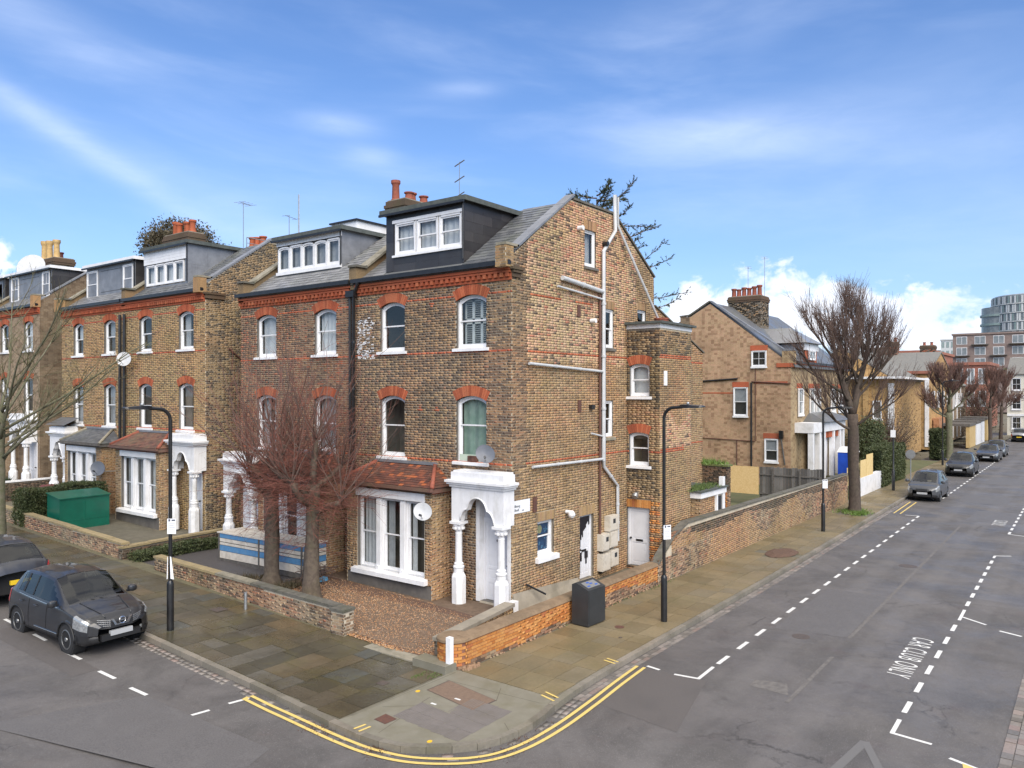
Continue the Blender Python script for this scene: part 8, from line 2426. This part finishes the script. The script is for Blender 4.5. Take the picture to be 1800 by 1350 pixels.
 for i in range(len(ss)-1):
  for j in range(len(vs)-1):
   sm,vm_=(ss[i]+ss[i+1])/2,(vs[j]+vs[j+1])/2
   for side in(1,-1):
    f=[vid(i,j,side),vid(i+1,j,side),vid(i+1,j+1,side),vid(i,j+1,side)]
    if side<0:f=f[::-1]
    cx_=sum(V[q][0]for q in f)/4; cz_=sum(V[q][2]for q in f)/4; cy_=abs(sum(V[q][1]for q in f)/4)
    cut=False
    for w_ in wx:
     if vm_<.40 and math.hypot(cx_+w_,cz_-wr)<wr*1.13 and cy_>hw*.45:cut=True
    if cut:continue
    if cowl+.004<sm<header-.002 and vm_>.745:glassF.append(f)
    elif rear_top+.004<sm<rear_bot-.012 and vm_>.745:rearF.append(f)
    elif .49<vm_<.685 and cowl+.07<sm<rear_top-.035:
     tpos=(sm-(cowl+.07))/(rear_top-cowl-.1)
     lim=.49+.2*min(1,(sm-cowl)/(header-cowl+.01)); 
     if vm_>lim and sm<header:bodyF.append((f,0))
     elif abs(sm-(header+rear_top)/2+.02)<.008 or abs(sm-(rear_top-.10))<.007:trimF.append(f)
     else:sideF[side].append(f)
    elif .022<sm<.135 and .34<vm_<.56 and cy_>hw*.48:hl[side].append(f)
    elif sm>.94 and .34<vm_<.52 and cy_>hw*.55:tl[side].append(f)
    elif black_cladding and vm_<.13:trimF.append(f)
    elif .62*0+(sm<.05 and vm_<.17):trimF.append(f)
    else:bodyF.append((f,0))
 Vn=np.array(V)
 def part(name_,faces,mt,parent,off=0.0,smooth=True):
  if not faces:return None
  used=sorted(set(q for f in faces for q in f)); mp={q:k for k,q in enumerate(used)}
  me=bpy.data.meshes.new(name_); me.from_pydata([tuple(V[q])for q in used],[],[tuple(mp[q]for q in f)for f in faces])
  me.materials.append(MATS[mt])
  me.polygons.foreach_set('use_smooth',[smooth]*len(me.polygons))
  if off:
   me.update(); nr=[v.normal.copy()for v in me.vertices]
   for v,n_ in zip(me.vertices,nr):v.co+=n_*off
  o=bpy.data.objects.new(name_,me); COL.objects.link(o); o.parent=parent; BASE[o.name]=Vector((0,0,0)); return o
 bo=part('body',[f for f,_ in bodyF],body,root)
 part('windscreen',glassF,'car_glass',root,-.006); part('rear_window',rearF,'car_glass',root,-.006)
 for s_ in(1,-1):
  part('side_window',sideF[s_],'car_glass',root,-.006); h_=part('headlight',hl[s_],'headlamp',root,.006); part('tail_light',tl[s_],'tail_red',root,.006)
 part('trim',trimF,'trim_black',root,.002)
 def lb(mb,name_,mt,parent=root,smooth=False,sharp=None):
  o=mb.build(name_,mt,None,smooth,None,sharp); o.parent=parent; return o
 for w_ in wx:
  for s_ in(1,-1):
   yo_=s_*(hw-.02); m=MB()
   m.lathe((-w_,yo_-s_*.21,wr),[(wr*.60,.0),(wr*.94,.0),(wr,.03),(wr,.17),(wr*.95,.205),(wr*.68,.21),(wr*.64,.12)],28,axis=(0,s_,0)); wheel=lb(m,'wheel','tyre',smooth=True,sharp=35)
   m=MB(); m.lathe((-w_,yo_-s_*.20,wr),[(wr*.66,.12),(wr*.67,.20),(wr*.60,.205),(wr*.58,.15),(wr*.56,.125)],24,axis=(0,s_,0)); lb(m,'rim','alloy',wheel,True,35); m=MB(); m.lathe((-w_,yo_-s_*.068,wr),[(wr*.55,0),(wr*.55,.004)],20,axis=(0,s_,0)); lb(m,'wheel_backing','arch_dark' if detail else 'alloy',wheel)  # backing disc added so gaps between spokes look shaded; alloy on simple cars
   if detail:
    m=MB(); c=Vector((-w_,yo_-s_*.04,wr))
    for k in range(5):
     a=2*PI*k/5+.3; d_=Vector((math.cos(a),0,math.sin(a))); t2=Vector((-math.sin(a),0,math.cos(a)))
     m.hexa([c+t2*-.045,c+t2*.045,c+d_*wr*.62+t2*.028,c+d_*wr*.62-t2*.028]+[q+Vector((0,s_*.022,0))for q in(c+t2*-.045,c+t2*.045,c+d_*wr*.62+t2*.028,c+d_*wr*.62-t2*.028)])
    m.lathe((-w_,yo_-s_*.03,wr),[(.06,0),(.05,.035),(.03,.04)],12,axis=(0,s_,0)); lb(m,'spokes','alloy',wheel)
   m=MB(); m.lathe((-w_,yo_-s_*.30,wr),[(wr*1.14,0),(wr*1.14,.29)],24,axis=(0,s_,0)); lb(m,'wheel_well','arch_dark')
   if detail:
    m=MB(); R0=wr*1.17
    m.tube([(-w_+R0*math.cos(PI*k/16),s_*(hw*.985),wr+R0*math.sin(PI*k/16))for k in range(17)],.022,6); lb(m,'arch_trim','trim_black',smooth=True)
 m=MB(); m.hexa([(-.22*L,-hw*.8,sl-.02),(-.22*L,hw*.8,sl-.02),(-.90*L,hw*.8,sl-.02),(-.90*L,-hw*.8,sl-.02),(-.22*L,-hw*.8,zb*.8),(-.22*L,hw*.8,zb*.8),(-.90*L,hw*.8,zb*.8),(-.90*L,-hw*.8,zb*.8)]); lb(m,'interior','seat_dark')
 m=MB()
 for(sx,wd)in((.47,.24),(.68,.24)):
  for s_ in(1,-1):m.hexa([(-sx*L,s_*.18,zb*.8),(-sx*L,s_*.62*hw/.89,zb*.8),(-sx*L-.14,s_*.62*hw/.89,zb*.8),(-sx*L-.14,s_*.18,zb*.8),(-sx*L-.08,s_*.2,H*.86),(-sx*L-.08,s_*.55*hw/.89,H*.86),(-sx*L-.2,s_*.55*hw/.89,H*.86),(-sx*L-.2,s_*.2,H*.86)])
 lb(m,'seats','seat_dark')
 zf=zh*.60
 m=MB(); m.box(-.06,.03,-.26,.26,zf-.14,zf-.03); lb(m,'number_plate',plate if plate!='plate_yellow' else 'plate_white')
 m=MB(); m.box(-L-.03,-L+.06,-.26,.26,zh*.62,zh*.62+.11); lb(m,'number_plate','plate_yellow')
 m=MB(); m.box(-.10,.012,-hw*.52,hw*.52,sl+.10,sl+.24); lb(m,'lower_grille','trim_black')
 gy0=zf+.03; m=MB()
 m.hexa([(-.12,-hw*.56,gy0),(.020,-hw*.30,gy0),(.020,hw*.30,gy0),(-.12,hw*.56,gy0),(-.14,-hw*.60,gy0+.13),(.0,-hw*.30,gy0+.13),(.0,hw*.30,gy0+.13),(-.14,hw*.60,gy0+.13)]); gr_=lb(m,'grille','trim_black')
 for s_ in(1,-1):
  m=MB(); cx0=-(cowl+.055)*L; m.lathe((cx0,s_*(hw+.08),zb+.10),[(.02,-.09),(.085,-.06),(.10,.0),(.085,.06),(.03,.085)],10,squash=1.25); m.box(cx0-.03,cx0+.03,min(s_*hw*.93,s_*(hw+.06)),max(s_*hw*.93,s_*(hw+.06)),zb+.03,zb+.08); lb(m,'door_mirror',body,smooth=True,sharp=50)
  for sx in(.53,.72):
   m=MB(); m.tube([(-sx*L,s_*(hw*.985+.012),zb*.90),(-sx*L-.05,s_*(hw*.985+.03),zb*.90),(-sx*L-.15,s_*(hw*.985+.03),zb*.90),(-sx*L-.20,s_*(hw*.985+.012),zb*.90)],.014,6); lb(m,'door_handle',body)
  if detail:
   for sx in(header-.02,(header+rear_top)/2+.0):
    m=MB(); pr_=[(-sx*L,s_*(at(sx,v)[0]+.002),at(sx,v)[1])for v in(.12,.2,.27,.36,.455)]; m.tube(pr_,.006,4); lb(m,'door_seam','arch_dark')
   m=MB(); m.lathe((-.105,s_*hw*.62,sl+.22),[(.045,-.02),(.045,.012),(.03,.016)],12,axis=(1,0,0)); lb(m,'fog_light','headlamp')
   m=MB(); pr_=[(-s1*L,s_*(at(s1,.475)[0]+.004),at(s1,.475)[1])for s1 in(cowl+.06,.4,.5,.6,.7,.8)]; m.tube(pr_,.009,5); lb(m,'window_trim','chrome')
   m=MB(); pr_=[(-s1*L,s_*at(s1,.30)[0]*1.004,sl+.17)for s1 in(.30,.45,.58)]; m.tube(pr_,.012,5); lb(m,'side_moulding','chrome')
  if rails:
   m=MB(); pr_=[(-s1*L,s_*(at(s1,.735)[0]),at(s1,.735)[1]+.05)for s1 in(.46,.52,.62,.72,.80)]; m.tube(pr_,.018,6); lb(m,'roof_rail','trim_black')
 m=MB()
 for k in(-1,1):m.tube([(-(cowl+.0)*L+.02,k*.1,zh*1.13),(-(cowl+.045)*L,k*.1-.42*1,zh*1.20)],.012,5)
 lb(m,'wiper','trim_black')
 return root,at,lb
SX=(-8.30,5.22)
cr,at_,lb_=car('black compact crossover with silver wheels parked facing the corner on the left street',4.16,1.76,1.60,2.54,.84,SX[0],SX[1],zleft(5.4)-.12,-PI/2+.03,'car_black',ride=.04,wr=.345,
   cowl=.255,header=.455,rear_top=.86,rear_bot=.955,belt=.635,hood=.60,rails=False,group=None,plate='plate_blur')
zf_=.96*.60
m=MB()
for s_ in(1,-1):
 m.hexa([(.035,s_*.12,.69),(.02,s_*.19,.82),(.02,s_*.245,.82),(.035,s_*.16,.66),(.01,s_*.12,.69),(.0,s_*.19,.82),(.0,s_*.245,.82),(.01,s_*.16,.66)])
m.hexa([(.035,-.16,.66),(.035,.16,.66),(.035,.12,.69),(.035,-.12,.69),(.01,-.16,.66),(.01,.16,.66),(.01,.12,.69),(.01,-.12,.69)]); lb_(m,'grille_surround','chrome',cr)
m=MB(); m.tube([(.05,.075*math.cos(2*PI*k/20),.76+.075*math.sin(2*PI*k/20))for k in range(21)],.011,6); m.box(.035,.06,-.085,.085,.748,.772); lb_(m,'badge','chrome',cr,True,40)
m=MB()
for s_ in(1,-1):
 for k in range(4):m.tube([(.028-.00*k,s_*.26,.665+k*.045),(-.03,s_*.40,.68+k*.045),(-.10,s_*.52,.695+k*.045)],.006,4)
 for k in range(6):m.tube([(.022-k*.018,s_*(.28+k*.04),.655),(.012-k*.018,s_*(.29+k*.04),.82)],.005,4)
lb_(m,'grille_mesh','metal_grey',cr)
for s_ in(1,-1):
 m=MB(); pts=[]
 for s1 in(.03,.07,.12,.18,.235):
  yy=.28+.18*(s1/.235); P=at_(s1,.90); pts.append((-s1*4.32,s_*yy,at_(s1,1-.14*(yy/.6))[1]+.012))
 m.tube(pts,.012,6); lb_(m,'bonnet_crease','car_black',cr,True)
car('dark grey car seen from behind with a yellow number plate at the left edge',4.45,1.82,1.60,2.70,.85,-8.36,15.2,zleft(13.0)-.12,PI/2,'car_navy',ride=.03,wr=.34,belt=.62,hood=.56,rear_top=.84,rear_bot=.97,group=None)
car('dark grey small people carrier, first of the cars on the right street',4.0,1.70,1.58,2.45,.78,31.9,-5.02,-.12,PI,'car_dark_grey',wr=.30,cowl=.18,header=.40,hood=.60,belt=.62,rear_top=.90,rear_bot=.97,plate='plate_blur',detail=False)
car('black sport utility car, second in the line on the right street',4.5,1.85,1.66,2.70,.85,47.6,-4.80,-.12,PI,'car_black',ride=.04,wr=.35,hood=.60,belt=.62,plate='plate_blur',detail=False)
car('black saloon car with pale headlamps, third in the line on the right street',4.7,1.83,1.42,2.80,.85,63.0,-5.0,-.12,PI,'car_navy',wr=.32,kind='sedan',hood=.60,belt=.64,rear_top=.80,rear_bot=.91,plate='plate_blur',detail=False)
car('dark car mostly hidden behind the third one on the right street',4.3,1.78,1.48,2.6,.8,69.5,-5.0,-.12,PI,'car_dark_grey',wr=.32,plate='plate_blur',detail=False)
car('silver estate car seen from behind far down the right street',4.6,1.85,1.66,2.7,.85,101.0,-5.1,-.12,0,'car_silver',ride=.03,wr=.34,rear_top=.86,rear_bot=.96,detail=False)
car('dark red car half hidden beyond the silver one at the right edge',4.3,1.8,1.5,2.6,.8,106.5,-5.6,-.12,0,'car_dark_grey',wr=.32,detail=False)
